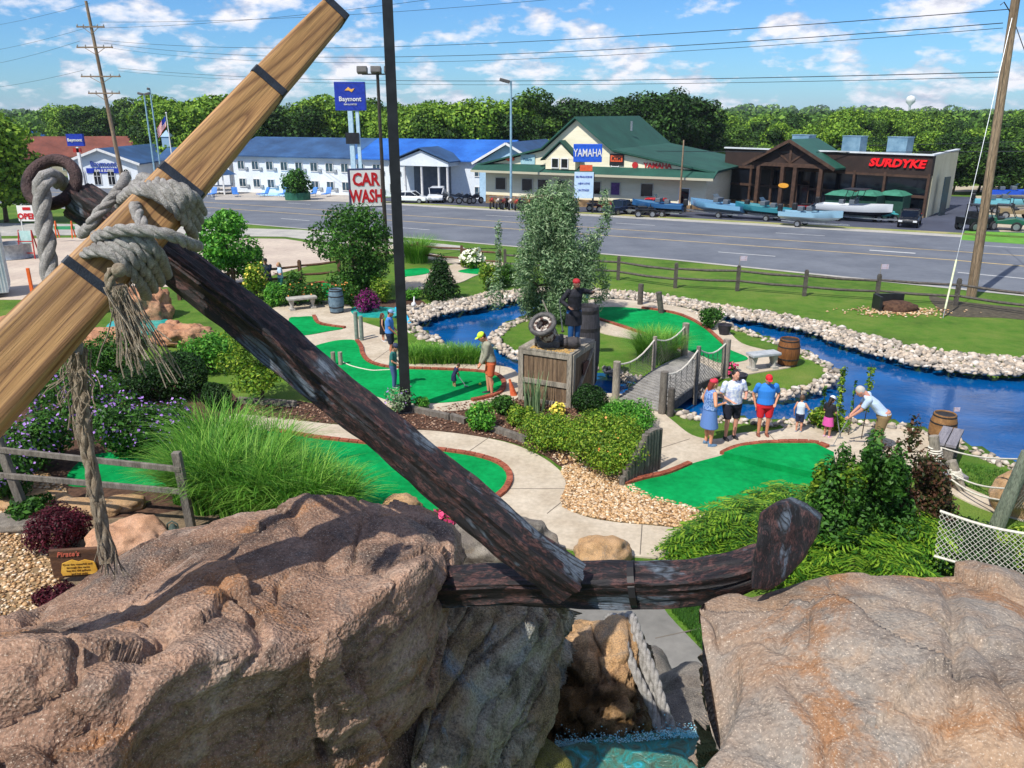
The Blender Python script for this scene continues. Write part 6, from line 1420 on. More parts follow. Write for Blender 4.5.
# log wall by the right green
p_, q_ = G(622, 486, 0), G(657, 470, 0); t = thing('log_wall', 'low retaining wall of upright grey logs at the left end of the right green', 'retaining wall', p_)
for i in range(13):
    f = i/12; c_ = p_.lerp(q_, f); hh = .25+.75*min(1, f*1.6); mb = MB(); mb.tube([(c_.x, c_.y, 0), (c_.x, c_.y, hh+rnd.uniform(-.03, .03))], .07, 8); mb.build('log', oldw if i < 12 else darkw, t, True, sm=50)
# timber edging in the mulch bed
tb = MC['old_grey_wood']
for (x1, y1, x2, y2, l) in ((408, 408, 450, 417, 'grey timber edging right of the lamp pole foot'), (450, 416, 466, 421, 'short grey timber edging left of the bright bush'), (492, 428, 527, 440, 'grey landscape timber lying in front of the yellow green shrub'), (238, 400, 296, 404, 'dark landscape timber below the low yellow green tree')):
    a_, b_ = G(x1, y1, .09), G(x2, y2, .09); o = MB().beam(a_, b_, .15, .15).build('landscape_timber', tb); tag(o, l, 'timber')
# path side posts and signs on the middle green
for px, py, ptop, l in ((357, 340, 312, 'left one of two green grey posts by the path'), (362, 341, 316, 'right one of two green grey posts by the path')):
    c_, hh = hgt(px, py, ptop); o = MB().tube([(0, 0, 0), (0, 0, hh)], .07, 8).build('bollard_post', pm('greengrey', '#6b7a70', '#8a968c', 8, .9), None, sm=50); o.location = c_; tag(o, l, 'post')
c_, hh = hgt(337, 366, 352); t = thing('short_bollard', 'pair of short grey posts on the middle green beside the white rope', 'post', c_)
for x_ in (-.1, .12): MB().tube([(x_, 0, 0), (x_, 0, hh)], .07, 8).build('post', pale, t, sm=50)
t = thing('white_bird_statue', 'white bird figure on the rocks by the waterfall', 'statue', G(414, 312, 0)); MB().ball((0, 0, .3), (.1, .16, .1), 10, 7).tube([(0, .12, .34), (0, .2, .5), (0, .24, .55)], [.04, .025, .03], 7).tube([(0, 0, .25), (0, 0, 0)], .012, 5).build('body', white, t, sm=60)
for px, py, l in ((412, 312, 'cascade'),):
    mb = MB(); q = [G(x, y, .0) for x, y in ((395, 316), (403, 316), (410, 323), (420, 331), (412, 334), (400, 325))]; mb.add([(p.x, p.y, z) for p, z in zip(q, (.35, .35, .1, -.26, -.26, .1))], [(0, 1, 2, 3, 4, 5)]); tag(mb.build('waterfall', MC['turquoise_bright'] if 'turquoise_bright' in MC else pm('turquoise_bright', '#12a5d8', '#39c3ee', 6, .2, .4)), kind='structure')
plate('stream_water', [(355, 308), (395, 309), (398, 316), (385, 318), (355, 316)], .045, MC['turquoise'])
t = thing('orange_cone', 'small orange marker leaning beside the path next to the crate', 'marker', G(514, 396, 0)); MB().lathe([(.10, 0), (.035, .45), (.03, .5)], 10, M=Matrix.Rotation(-.25, 3, 'Y')).box((0, 0, .012), (.24, .24, .025)).build('cone', pm('faded_orange', '#c9562f', '#d8734a', 8, .7), t)
c_ = G(724, 335, 0); t = thing('pot', 'dark round pot at the edge of the island green', 'pot', c_); MB().lathe([(.16, 0), (.24, .35), (.26, .38), (.2, .38), (.18, .3)], 14).build('pot', pm('dark_pot', '#24222a', '#35323a', 6, .6), t)
c_ = G(738, 386, 0); t = thing('pot', 'round black pot with pink flowers by the island bench', 'pot', c_); MB().lathe([(.16, 0), (.24, .33), (.25, .36), (.2, .36), (.18, .3)], 14).build('pot', MC['dark_pot'], t)
for px, py, ptop, l in ((640, 305, 284, 'dark short post in the channel behind the island green'), (664, 314, 292, 'dark leaning post in the channel behind the island green'), (544, 0, 0, ''),):
    if py: c_, hh = hgt(px, py, ptop); o = MB().tube([(0, 0, -.6), (0 if px == 640 else -.25, 0, hh)], .11, 8).build('channel_post', darkw, None, sm=50); o.location = c_; tag(o, l, 'post')
# little carved sign, lantern
sc_ = G(83, 582, 0); t = thing('carved_sign', 'small brown carved wooden sign with a golden scroll panel', 'sign', sc_, .12)
sw = .86; sz0 = .12; sh_ = .52
MB().box((0, 0, sz0+sh_/2), (sw, .07, sh_)).build('board', pm('sign_wood', '#4a2f20', '#6b4830', 7, .7, .5, stretch=(.3, 1, 2), fine=.3), t, bevel=.02)
pts = [(-.28, .08), (.22, .08), (.27, .14), (.25, .30), (.10, .35), (.0, .32), (-.1, .36), (-.26, .30), (-.30, .14)]
MB().extr([(x+.02, -.045, z+sz0-.02) for x, z in pts][::-1], (0, -.02, 0)).build('scroll_panel', pm('gold_paint', '#c98f2a', '#e3b24a', 9, .6), t)
goldt = pm('lettering_dark', '#6a4214', None, 5, .7); crim = pm('lettering_red', '#c2604a', None, 5, .7)
text_mesh('Pirate\'s', .12, crim, 'title_lettering', .008, .002, Mat((-.13, -.05, sz0+.44)), t, shear=.3)
for i, tx in enumerate(('Over the waterfall and', 'through the caves', 'lies the old galleon', 'and her gold')): text_mesh(tx, .05, goldt, 'lettering', .004, 0, Mat((0, -.07, sz0+.26-.058*i)), t)
c_ = G(176, 549, 0); t = thing('lantern', 'small verdigris lantern sitting between apricot boulder and fence post', 'lantern', c_)
MB().lathe([(.17, 0), (.17, .04), (.13, .06), (.14, .34), (.11, .38)], 12).build('body', pm('verdigris', '#5f7468', '#7f9486', 9, .7, .3), t, sm=30)
MB().tube([(-.1, 0, .36), (-.09, 0, .5), (0, 0, .56), (.09, 0, .5), (.1, 0, .36)], .015, 6).lathe([(.12, .36), (.03, .5)], 10).build('cap', pm('dark_verdigris', '#3a463f', '#4f5f56', 9, .7), t)
# left frontage things
c_, hh = hgt(30, 258, 230); t = thing('a_frame_stand', 'red framed sandwich stand on the concrete lot at the left', 'sign', c_); redp = pm('red_paint', '#a52a24', '#bd3a30', 8, .6)
mb = MB(); w_ = .42
for s in (-1, 1): mb.beam((s*w_, .25, 0), (s*w_*.8, 0, hh), .05, .05); mb.beam((s*w_, -.25, 0), (s*w_*.8, 0, hh), .05, .05)
for z_ in (.3, .9): mb.beam((-w_, -.22+z_*.1, z_), (w_, -.22+z_*.1, z_), .05, .05)
mb.build('frame', redp, t); MB().box((0, -.02, hh*.75), (.66, .03, hh*.45)).build('board', pm('teal_board', '#9fc9c4', '#c2dcd6', 4, .6), t)
c_, hh = hgt(31, 232, 206); t = thing('open_sign', 'little red and white OPEN sign on the far lawn edge', 'sign', c_)
MB().beam((-.5, 0, 0), (-.5, 0, hh*.55), .05, .05).beam((.5, 0, 0), (.5, 0, hh*.55), .05, .05).build('leg', white, t); MB().box((0, 0, hh*.72), (1.25, .05, hh*.6)).build('panel', pm('sign_white', '#e8e6e2', None, 4, .5), t)
redl = pm('sign_red', '#c2181e', None, 5, .5); text_mesh('OPEN', .5, redl, 'lettering', .02, .02, Mat((0, -.04, hh*.6)), t); MB().box((0, -.04, hh*.9), (.5, .02, .18)).build('red_mark', redl, t)
c_, hh = hgt(33, 296, 268); t = thing('marker_post', 'bright orange plastic marker post left of the hanging rope', 'post', c_); MB().box((0, 0, hh/2), (.14, .08, hh)).build('post', pm('orange_plastic', '#d8591e', '#e56b2a', 8, .5), t, bevel=.02)
c_, hh = hgt(66, 238, 221); t = thing('sawhorse', 'orange and green sawhorse barrier seen past the anchor ring', 'barrier', c_)
for s in (-1, 1):
    MB().beam((s*.5, -.2, 0), (s*.5, 0, hh), .06, .06).beam((s*.5, .2, 0), (s*.5, 0, hh), .06, .06).build('leg', MC['orange_plastic'], t)
MB().box((0, 0, hh*.6), (1.3, .05, .2)).build('bar', pm('green_plastic', '#2e8a5a', '#3a9a68', 8, .5), t)
c_, hh = hgt(3, 298, 232); t = thing('trailer_panel', 'white ribbed metal panel of a trailer at the left frame edge', 'trailer', c_, .5)
MB().box((-1.2, .9, hh/2+.1), (2.9, 1.8, hh-.2)).build('body', pm('white_metal', '#c9d3da', '#dbe2e6', 4, .4), t, bevel=.03); mb = MB()
for i in range(18): mb.beam((.26, .0+i*.1, .35), (.26, .0+i*.1, hh-.1), .02, .03)
for i in range(26): mb.box((-2.6+i*.11, -.012, hh/2+.1), (.035, .02, hh-.3))
mb.build('ribs', white, t)
for x_ in (-2.0, -.3): MB().lathe([(.22, -.09), (.22, .09)], 14, (x_, .1, .22), Matrix.Rotation(PI/2, 3, 'X')).build('wheel', black, t)
c_ = G(14, 258, 0); t = thing('ground_tank', 'grey galvanised stock tank behind the ribbed panel', 'tank', c_); MB().lathe([(.9, 0), (.92, .05), (.9, .1), (.9, .75), (.93, .8), (.85, .8), (.85, .6), (.01, .58)], 24).build('tank', steel, t, sm=40)
# ================================================================ across the highway
def loc_rot(A, B): d = B-A; return math.atan2(d.y, d.x), d.length
glassd = pm('dark_glass', '#080b12', '#121822', .8, .08, 0, spec=.6); glassb = pm('window_glass', '#2a3d4a', '#48606e', 1.5, .12, 0, spec=.6)
def win(t, x, z, w_, h_, y=-.02, frm=None, gl=None, mull=1, name='window'):
    mb = MB(); f = .07
    mb.box((x-w_/2, y-.03, z), (f, .08, h_+f)); mb.box((x+w_/2, y-.03, z), (f, .08, h_+f))
    mb.box((x, y-.03, z-h_/2), (w_-f, .08, f)); mb.box((x, y-.03, z+h_/2), (w_-f, .08, f))
    for k in range(1, mull+1): mb.box((x-w_/2+w_*k/(mull+1), y-.03, z), (.05, .06, h_-f))
    o = mb.build(name, frm or white, t); p = MB().box((x, y-.008, z), (w_-f*.6, .03, h_-f*.6)).build('pane', gl or glassb, o); return o
stone = pm('stone_base', '#7a6248', '#b3946a', 2.2, .9, .6, lo=.4, hi=.6, fine=.45)
# ---- marine shop (right)
A = Vector((20.5, 79.5, gz(79.5))); B = Vector((33.3, 65.5, gz(65.5))); rz, LW = loc_rot(A, B); zg = A.z-.3
t = thing('marine_shop', 'dark glass fronted boat shop with a timber entrance gable and red lettering', 'building', (A.x, A.y, A.z), rz)
Minv = Matrix.Rotation(-rz, 3, 'Z'); Cw = Vector((40.6, 75.6, 0)); cl_ = Minv @ (Cw-Vector((A.x, A.y, 0))); slope = (B.z-A.z)/LW
H0 = zt(A, 148)-A.z; fasc = pm('brown_fascia', '#2c201c', '#3b2b25', .8, .8, .1, fine=.2); cream = pm('cream_wall', '#cfc6a4', '#ddd6b8', .5, .85, .1, fine=.08)
timber = pm('shop_timber', '#3d2c22', '#543d30', 3, .8, .2)
Bk = (cl_.x-2.5, cl_.y+1)
foot = [(0.02, .35), (LW, .35), (cl_.x, cl_.y), (cl_.x-LW, cl_.y+.5)]
mb = MB(); mb.prism(foot, -.6, H0-1.0); mb.build('wall', cream, t)
mb = MB(); mb.extr([(LW, .35, H0-1.0), (cl_.x, cl_.y, H0-1.0), (cl_.x, cl_.y, H0), (LW, .35, H0)], (-.25, 0, 0)); mb.build('side_parapet', cream, t)
mb = MB(); mb.beam((LW-.1, -.1, H0+.04), (cl_.x-.1, cl_.y, H0+.04), .4, .1); mb.beam((-.1, -.12, H0+.04), (LW+.1, -.12, H0+.04), .4, .12); mb.build('coping', pm('white_roof', '#c6ccd0', '#d8dcde', .6, .6), t)
mb = MB(); mb.prism([(.2, .3), (LW-.25, .35), (cl_.x-.3, cl_.y), (cl_.x-LW+.2, cl_.y+.5)], H0-1.0, H0-.8); mb.build('roof', pm('white_roof', '#c6ccd0', '#d8dcde', .6, .6), t)
MB().box((LW/2, .1, H0-.78), (LW, .5, 1.53)).build('fascia', fasc, t)
mb = MB(); mb.box((LW/2, .16, 1.75), (LW-.1, .3, 3.6)); mb.build('glazing', glassd, t)
mb = MB()
for x_ in [0.1, 2.9, 5.1, 12.8, 15.4, LW-.1]: mb.box((x_, -.06, 1.9), (.2, .22, 3.9))
mb.box((LW/2, -.05, 2.05), (LW-.2, .16, .2)); mb.box((LW/2, -.05, 3.62), (LW-.2, .18, .2)); mb.build('mullion', timber, t)
for x0_, x1_ in ((.1, 7.2), (10.6, LW)): MB().box(((x0_+x1_)/2, -.1, .2), (x1_-x0_, .3, .75)).build('stone_base', stone, t)
# timber gable
gx0, gx1, gy = 4.0, 11.2, -1.6; gm = (gx0+gx1)/2; gh = 6.15; ge = 4.1
mb = MB()
for x_ in (gx0+.6, gx0+3.0, gx1-3.0, gx1-.6): mb.box((x_, gy, 2.0), (.34, .34, 4.0))
mb.beam((gx0-.1, gy, ge), (gx1+.1, gy, ge), .3, .32); mb.beam((gm, gy, ge), (gm, gy, gh-.2), .22, .22); mb.beam((gm, gy, ge+.2), (gm-1.2, gy, ge+1.0), .16, .16); mb.beam((gm, gy, ge+.2), (gm+1.2, gy, ge+1.0), .16, .16)
mb.build('porch_frame', timber, t)
gr_ = pm('green_metal_roof', '#1a4a3e', '#25594a', .6, .5, .05, fine=.1)
mb = MB()
for s in (-1, 1):
    e0 = Vector((gm, gy-.5, gh)); e1 = Vector((gm+s*4.4, gy-.5, ge-.2)); mb.extr([e0, e1, e1+Vector((0, 5, 0)), e0+Vector((0, 5, 0))], (0, 0, .14))
mb.build('porch_roof', gr_, t)
MB().extr([(gm-3.8, gy-.02, ge+.1), (gm+3.8, gy-.02, ge+.1), (gm, gy-.02, gh-.15)], (0, .12, 0)).build('gable_panel', fasc, t)
for s in (-1, 1): MB().beam((gm, gy-.55, gh+.02), (gm+s*4.4, gy-.55, ge-.18), .08, .26).build('barge_board', timber, t)
MB().lathe([(.5, -.04), (.5, .04)], 20, (gm-.3, gy-.2, 2.35), Matrix.Diagonal((1, 1, .42)) @ Matrix.Rotation(PI/2, 3, 'X')).build('oval_sign', pm('amber_sign', '#d8932a', '#e6aa45', 6, .5), t)
for x_ in (gm-.7, gm+.7): win(t, x_, 1.25, 1.1, 2.2, y=-.14, frm=timber, gl=glassd, mull=0, name='door')
text_mesh('SURDYKE', .86, pm('red_letters', '#f01018', '#fa2028', 6, .4), 'red_lettering', .12, .035, Mat((LW-2.75, -.24, H0-.72)), t, sx=1.22, shear=.18)
acm = pm('ac_metal', '#5f8298', '#7a9aad', 2, .5)
for x_ in (4.8, 9.8, 13.9): MB().box((x_, 5.5, H0+.2), (1.7, 1.4, 1.9)).box((x_, 5.5, H0+1.18), (1.8, 1.5, .06)).build('rooftop_unit', acm, t, bevel=.03)
MB().box((LW+.12, 3.2, 1.9), (.1, 1.1, 3.2), M=Matrix.Rotation(0, 3, 'Z')).build('side_door', pm('dark_door', '#20303a', '#2b3d48', 3, .4), t)
# ---- powersports shop (centre)
A2 = G(486, 203); B2 = G(704, 212); A2.z = gz(A2.y); rz2, L2 = loc_rot(A2, Vector((B2.x, B2.y, 0)))
t = thing('gabled_shop', 'cream shop with a steep central gable and a large green roof', 'building', A2, rz2)
D2 = 17.0; he = 3.35; cr = pm('cream_siding', '#e0d8b8', '#ece5ca', .6, .85, .1, stretch=(.3, .3, 3), fine=.08); slp = (gz(B2.y)-A2.z)/L2
MB().box((L2/2, D2/2, he/2-.2), (L2, D2, he+.4)).build('wall', cr, t)
ga = zt(A2+Vector((4.5, 0, 0)), 118)-A2.z; xm = L2*.435; pL, pR = L2*.30, L2*.58; hk = he+1.9
prof = [(-.7, he+.25), (pL-.4, hk), (xm, ga), (pR+.5, hk), (L2+.7, he+.25)]
V = [(x, 0.05, z) for x, z in prof]+[(x, D2+.2, z) for x, z in prof]
MB().extr([(x, .12, z-.12) for x, z in prof]+[(L2, .12, he), (0, .12, he)], (0, .12, 0)).build('gable_wall', cr, t)
greenr = pm('green_shingle', '#1a463c', '#235548', .5, .8, .15, stretch=(1, 1, 1), fine=.15)
mb = MB()
for (x0_, z0_), (x1_, z1_) in zip(prof, prof[1:]):
    mb.extr([(x0_, -.35, z0_), (x1_, -.35, z1_), (x1_, D2+.3, z1_), (x0_, D2+.3, z0_)], (0, 0, .16))
mb.build('roof', greenr, t)
mb = MB(); mb.extr([(-.9, .1, he+.35), (L2+.9, .1, he+.35), (L2+.9, -1.35, he-.25), (-.9, -1.35, he-.25)], (0, 0, .14)); mb.build('canopy_roof', greenr, t)
MB().box((L2/2, -1.38, he-.2), (L2+1.8, .08, .2)).build('gutter', pm('white_gutter', '#b9b49c', None, 5, .6), t)
# small front dormer gable
dxm = L2*.385; mb = MB(); mb.extr([(dxm-1.6, -.9, he+1.05), (dxm+1.6, -.9, he+1.05), (dxm, -.9, he+2.5)], (0, 1.1, 0)); mb.box((dxm, -.4, he+.65), (3.0, 1.0, .9)); mb.build('dormer_wall', cr, t)
mb = MB()
for s in (-1, 1): mb.extr([(dxm, -1.1, he+2.66), (dxm+s*1.95, -1.1, he+.95), (dxm+s*1.95, 2.5, he+.95), (dxm, 2.5, he+2.66)], (0, 0, .12))
mb.build('dormer_roof', greenr, t)
MB().box((L2/2, -.03, .35), (L2-.04, .14, .95)).build('stone_base', stone, t)
for x_ in (1.7, 4.6, 6.3, 8.3, 11.6, 13.6, 16.6): win(t, x_, 1.95, 1.15 if x_ != 13.6 else .9, 1.15, frm=pm('window_trim', '#c9c6b8', None, 4, .6), gl=glassd if x_ != 13.6 else pm('violet_poster', '#4a2a66', '#6a3f8a', 5, .4), mull=0)
win(t, L2-1.9, 1.25, .95, 2.0, gl=glassd, mull=0, name='door')
for x_ in (dxm-.5, dxm+.45): win(t, x_, he+.75, .7, .85, y=-.92, gl=glassd, mull=0)
win(t, dxm+5.0, he+.95, .7, .8, y=.1, gl=glassd, mull=0)
orl = pm('orange_letters', '#d2502a', '#e0663a', 5, .5)
MB().box((L2*.62, .06, he+1.15), (1.35, .08, 1.0)).build('black_sign', black, t); MB().box((L2*.62, -.0, he+1.25), (1.15, .06, .55)).build('orange_panel', orl, t)
text_mesh('KTM', .42, black, 'lettering', .03, .01, Mat((L2*.62, -.05, he+1.25)), t)
text_mesh('YAMAHA', .62, pm('red_letters2', '#b8282a', None, 5, .5), 'lettering', .06, .02, Mat((L2*.795, .05, he+.72)), t, sx=1.0)
MB().lathe([(.28, -.03), (.28, .03)], 16, (L2*.70, .06, he+.72), Matrix.Rotation(PI/2, 3, 'X')).build('round_emblem', pm('red_letters2', '#b8282a', None, 5, .5), t)
MB().lathe([(.5, -.03), (.5, .03)], 16, (2.7, .02, he+.95), Matrix.Diagonal((1, 1, .45)) @ Matrix.Rotation(PI/2, 3, 'X')).build('oval_sign', orl, t)
MB().box((4.6, .04, he+.95), (1.5, .06, .9)).build('blue_sign', pm('pale_blue_sign', '#8fb9c4', '#a9ccd2', 5, .5), t); text_mesh('Polaris', .34, pm('teal_letters', '#2a6a8a', None, 5, .5), 'lettering', .03, .005, Mat((4.6, -.01, he+.95)), t)
for x_ in (7.5, 12): MB().lathe([(.12, 0), (.12, .9)], 8, (x_, 8, ga-1.2)).build('vent_pipe', steel, t)
# link wall between the two
c_ = G(712, 204); t = thing('side_annex', 'small cream annex with a dark red door between the two shops', 'building', (c_.x-.3, c_.y+1.0, gz(c_.y)), rz2); MB().box((.8, 2, 1.5), (2.2, 4, 3.4)).build('wall', cream, t); MB().box((.9, 2, 3.26), (2.6, 4.4, .16)).build('roof', gr_, t); win(t, .9, 1.3, .9, 2.1, y=-.01, gl=pm('maroon_door', '#4a1a1e', '#5a2428', 5, .5), mull=0, name='door')
# ---- motel
A3 = G(236, 192); B3 = G(540, 201); A3.z = gz(A3.y); rz3, L3 = loc_rot(A3, Vector((B3.x, B3.y, 0)))
hm = zt(A3, 155)-A3.z; t = thing('motel', 'long two storey white motel with a bright blue roof and columned portico', 'building', A3, rz3)
mw = pm('motel_white', '#d0d8e0', '#e0e6ea', .5, .85, .1, fine=.06); blr = pm('blue_roof', '#1b57a8', '#2a6cc2', .35, .6, .05, lo=.4, hi=.6, fine=.12); dbl = pm('dark_blue_roof', '#264468', '#345a86', .4, .7, .1)
D3 = 10.5; MB().box((L3/2, D3/2, hm/2-.4), (L3, D3, hm+.8)).build('wall', mw, t)
hr_ = zt(A3+Vector((0, 5, 0)), 139)-A3.z+.15
def gable_roof(x0, x1, y0, y1, z0, z1, along='x', ov=.5):
    mb = MB(); ym = (y0+y1)/2
    for s, ye in ((-1, y0-ov), (1, y1+ov)): mb.extr([(x0-ov, ye, z0-.12), (x1+ov, ye, z0-.12), (x1+ov, ym, z1), (x0-ov, ym, z1)], (0, 0, .14))
    return mb
gable_roof(L3*.0, L3*.42, 0, D3, hm, hr_).build('roof', dbl, t); gable_roof(L3*.42+1.02, L3-5, 0, D3, hm, hr_).build('roof', blr, t)
# right cross wing with gable to the front
xw = L3-5.6; MB().box((L3-2.6, 3, hm/2-.4), (6.2, 11, hm+.8)).build('wing_wall', pm('wing_blue', '#9cc0dc', '#b0cfe6', .5, .85), t)
mb = MB(); mb.extr([(L3-5.7, -2.5, hm), (L3+.5, -2.5, hm), (L3-2.6, -2.5, hr_)], (0, 10.8, 0)); mb.build('wing_gable', MC['wing_blue'], t)
mb = MB()
for s in (-1, 1): mb.extr([(L3-2.6, -3, hr_+.06), (L3-2.6+s*3.7, -3, hm-.12), (L3-2.6+s*3.7, 9, hm-.12), (L3-2.6, 9, hr_+.06)], (0, 0, .12))
mb.build('wing_roof', dbl, t)
for s in (-1, 1): MB().beam((L3-2.6, -3.02, hr_+.08), (L3-2.6+s*3.7, -3.02, hm-.1), .06, .22).build('barge_board', white, t)
# portico
px0 = L3*.60; px1 = px0+6.4; pxm = (px0+px1)/2
mb = MB(); mb.extr([(px0, -2.6, hm-.1), (px1, -2.6, hm-.1), (pxm, -2.6, hm+1.05)], (0, 2.6, 0)); mb.box((pxm, -1.3, hm-.3), (px1-px0, 2.6, .4)); mb.build('pediment', mw, t)
mb = MB()
for s in (-1, 1): mb.extr([(pxm, -2.9, hm+1.25), (pxm+s*3.6, -2.9, hm-.08), (pxm+s*3.6, 1.5, hm-.08), (pxm, 1.5, hm+1.25)], (0, 0, .1))
mb.build('portico_roof', dbl, t)
for x_ in (px0+.2, px0+1.2, pxm, px1-1.2, px1-.2): MB().lathe([(.2, -.5), (.2, 0), (.14, .1), (.13, hm-.6), (.19, hm-.48)], 12, (x_, -2.4, 0)).build('column', white, t, sm=40)
MB().box((pxm, -.04, hm/2), (px1-px0-2, .06, hm-.5)).build('entrance_shade_panel', pm('shadow_grey', '#5a626c', '#6b737c', 2, .8), t)  # flat panel on the wall, its colour standing for shade under the portico
acu = pm('ac_grey', '#9aa2a8', None, 5, .6); shut = pm('shutter_green', '#4a6a5f', '#5a7a6e', 5, .6)
k = 0
for x_ in np.arange(1.2, L3-6, 2.05):
    if px0-.4 < x_ < px1+.4: continue
    for z_ in (hm*.27, hm*.74):
        o = win(t, x_, z_, .95, .95, mull=1); MB().box((x_+.75, -.1, z_-.35), (.45, .18, .3)).build('ac_unit', acu, t)
for x_ in (L3-4.3, L3-1.2):
    for z_ in (hm*.27, hm*.74): win(t, x_, z_, .9, .95, y=-2.52)
# ---- white gabled reception building with arched windows (left)
A4 = G(70, 188); B4 = G(140, 188); A4.z = gz(A4.y); rz4, L4 = loc_rot(A4, B4); h4 = zt(A4, 163)-A4.z; hg4 = zt(A4, 150)-A4.z
t = thing('reception_building', 'white gabled reception building with four arched windows and blue roof', 'building', A4, rz4)
MB().box((L4/2, 8, h4/2-.4), (L4, 16, h4+.8)).build('wall', mw, t); MB().extr([(0, .0, h4), (L4, .0, h4), (L4/2, .0, hg4)], (0, 16, 0)).build('gable_wall', mw, t)
mb = MB()
for s in (-1, 1): mb.extr([(L4/2, -.5, hg4+.06), (L4/2+s*(L4/2+.6), -.5, h4-.2), (L4/2+s*(L4/2+.6), 16.4, h4-.2), (L4/2, 16.4, hg4+.06)], (0, 0, .16))
mb.build('roof', dbl, t)
for s in (-1, 1): MB().beam((L4/2, -.53, hg4+.1), (L4/2+s*(L4/2+.6), -.53, h4-.16), .08, .3).build('barge_board', white, t)
for x_ in (L4*.2, L4*.42, L4*.62, L4*.84):
    pts = [(x_-.5, -.03, .4), (x_+.5, -.03, .4)]+[(x_+.5*math.cos(a), -.03, 1.9+.6*math.sin(a)) for a in [PI*i/8 for i in range(9)]]
    o = MB().extr(pts, (0, -.05, 0)).build('arched_window', white, t); MB().extr([(x_+(p[0]-x_)*.82, -.085, .4+(p[2]-.4)*.9+.06) for p in pts], (0, -.02, 0)).build('pane', glassd, o); mb = MB(); mb.box((x_, -.12, 1.35), (.05, .03, 1.9)); mb.box((x_, -.12, 1.5), (.8, .03, .05)); mb.build('frame', white, o)
nav = pm('navy_sign', '#16309a', '#1f3cae', 4, .45); bl_l = pm('blue_letters', '#3a4fa0', None, 5, .5)
text_mesh('Baymont', .95, bl_l, 'lettering', .05, .02, Mat((L4/2+.3, -.08, h4-.15)), t); MB().box((L4/2+.3, -.06, h4-.95), (4.6, .08, .62)).build('sign_band', nav, t); text_mesh('INN & SUITES', .42, white, 'small_lettering', .03, .01, Mat((L4/2+.3, -.12, h4-.95)), t)
MB().box((L4+5, 10, h4/2-.4), (9.9, 9, h4+.8)).build('side_wing', mw, t); gable_roof(L4+.62, L4+10, 5.5, 14.5, h4, hg4-.2).build('roof', dbl, t)
for x_ in (L4+2, L4+4.5, L4+7.5): win(t, x_, 1.6, 1.1, 1.2, y=5.48)
cu = MB(); cu.box((L4/2+4, 12, hg4+.6), (1.2, 1.2, 1.4)); cu.lathe([(1.0, hg4+1.3), (.02, hg4+2.2)], 4, (L4/2+4, 12, 0), Matrix.Rotation(PI/4, 3, 'Z')); cu.build('cupola', pm('pale_blue_wood', '#8fb0cc', None, 4, .6), t)
# ---- red roofed inn behind
A5 = G(18, 178); B5 = G(140, 180); A5 = Vector((A5.x*1.05, A5.y*1.05, gz(A5.y*1.05))); B5 = B5*1.12; rz5, L5 = loc_rot(A5, Vector((B5.x, B5.y, 0)))
h5 = zt(A5, 157)-A5.z; hr5 = zt(A5+Vector((0, 8, 0)), 137)-A5.z
t = thing('red_roofed_inn', 'long low inn with a rusty red shingle roof behind the white reception', 'building', A5, rz5)
MB().box((L5/2+2, 7, h5/2-.5), (L5+4, 14, h5+1)).build('wall', pm('beige_wall', '#a59c88', '#b8b09c', .6, .85), t); gable_roof(0, L5+6, 0, 14, h5, hr5).build('roof', pm('red_shingle', '#6a3a2e', '#82493a', .4, .85, .2, fine=.2), t)
mb = MB(); mb.extr([(-3.4, -5, h5-.2), (2.8, -5, h5-.2), (-.3, -5, h5+1.9)], (0, 8, 0)); mb.build('entry_gable', pm('cream_trim', '#c9bda2', None, 4, .7), t)
mb = MB()
for s in (-1, 1): mb.extr([(-.3, -5.3, h5+2.05), (-.3+s*3.8, -5.3, h5-.35), (-.3+s*3.8, 4, h5-.35), (-.3, 4, h5+2.05)], (0, 0, .15))
mb.build('entry_roof', MC['red_shingle'], t)
for x_ in (-3.2, 2.6): MB().box((x_, -4.8, h5/2-.5), (.6, .6, h5+.6)).build('column', MC['cream_trim'], t)
for x_ in np.arange(5, L5, 3.2): win(t, float(x_), 1.6, 1.3, 1.3)
# ---- distant blue roofed building
c_ = Vector((-185, 330, 0)); c_.z = -4.7; 
c_ = CAM+ray(58, 142)*300; gz0 = -4.7; t = thing('distant_store', 'far away beige store with a vivid blue roof near the horizon', 'building', (c_.x, c_.y, c_.z-3))
MB().box((0, 0, 2.4), (17, 10, 5.2)).build('wall', MC['cream_trim'], t); MB().box((0, 0, 5.9), (18, 11, 1.9)).build('roof', blr, t)
for x_ in (-6, -2, 2, 6): MB().box((x_, -5.02, 1.4), (1.8, .1, 2.2)).build('window', glassd, t)
# gazebo and pool
c_ = G(222, 194); t = thing('gazebo', 'white gazebo with a pointed dark blue roof by the motel pool', 'gazebo', c_)
for k in range(6): a = k*PI/3; MB().box((1.5*math.cos(a), 1.5*math.sin(a), 1.1), (.14, .14, 2.2)).build('post', white, t)
MB().lathe([(1.95, 2.2), (1.0, 2.75), (.05, 3.4)], 6).build('roof', dbl, t); mb = MB(); mb.lathe([(1.5, .35), (1.5, .45)], 6); mb.lathe([(1.5, .85), (1.5, .92)], 6); mb.build('railing', white, t)
sheet('pool_deck', [tuple(G(x, y)[:2]) for x, y in ((215, 192), (345, 193), (352, 202), (215, 200))], .03, MC['motel_concrete']); sheet('swimming_pool', [tuple(G(x, y)[:2]) for x, y in ((262, 192.5), (300, 193), (302, 197), (258, 196))], .05, pm('pool_blue', '#3fa5d2', '#5fbce0', 3, .1))
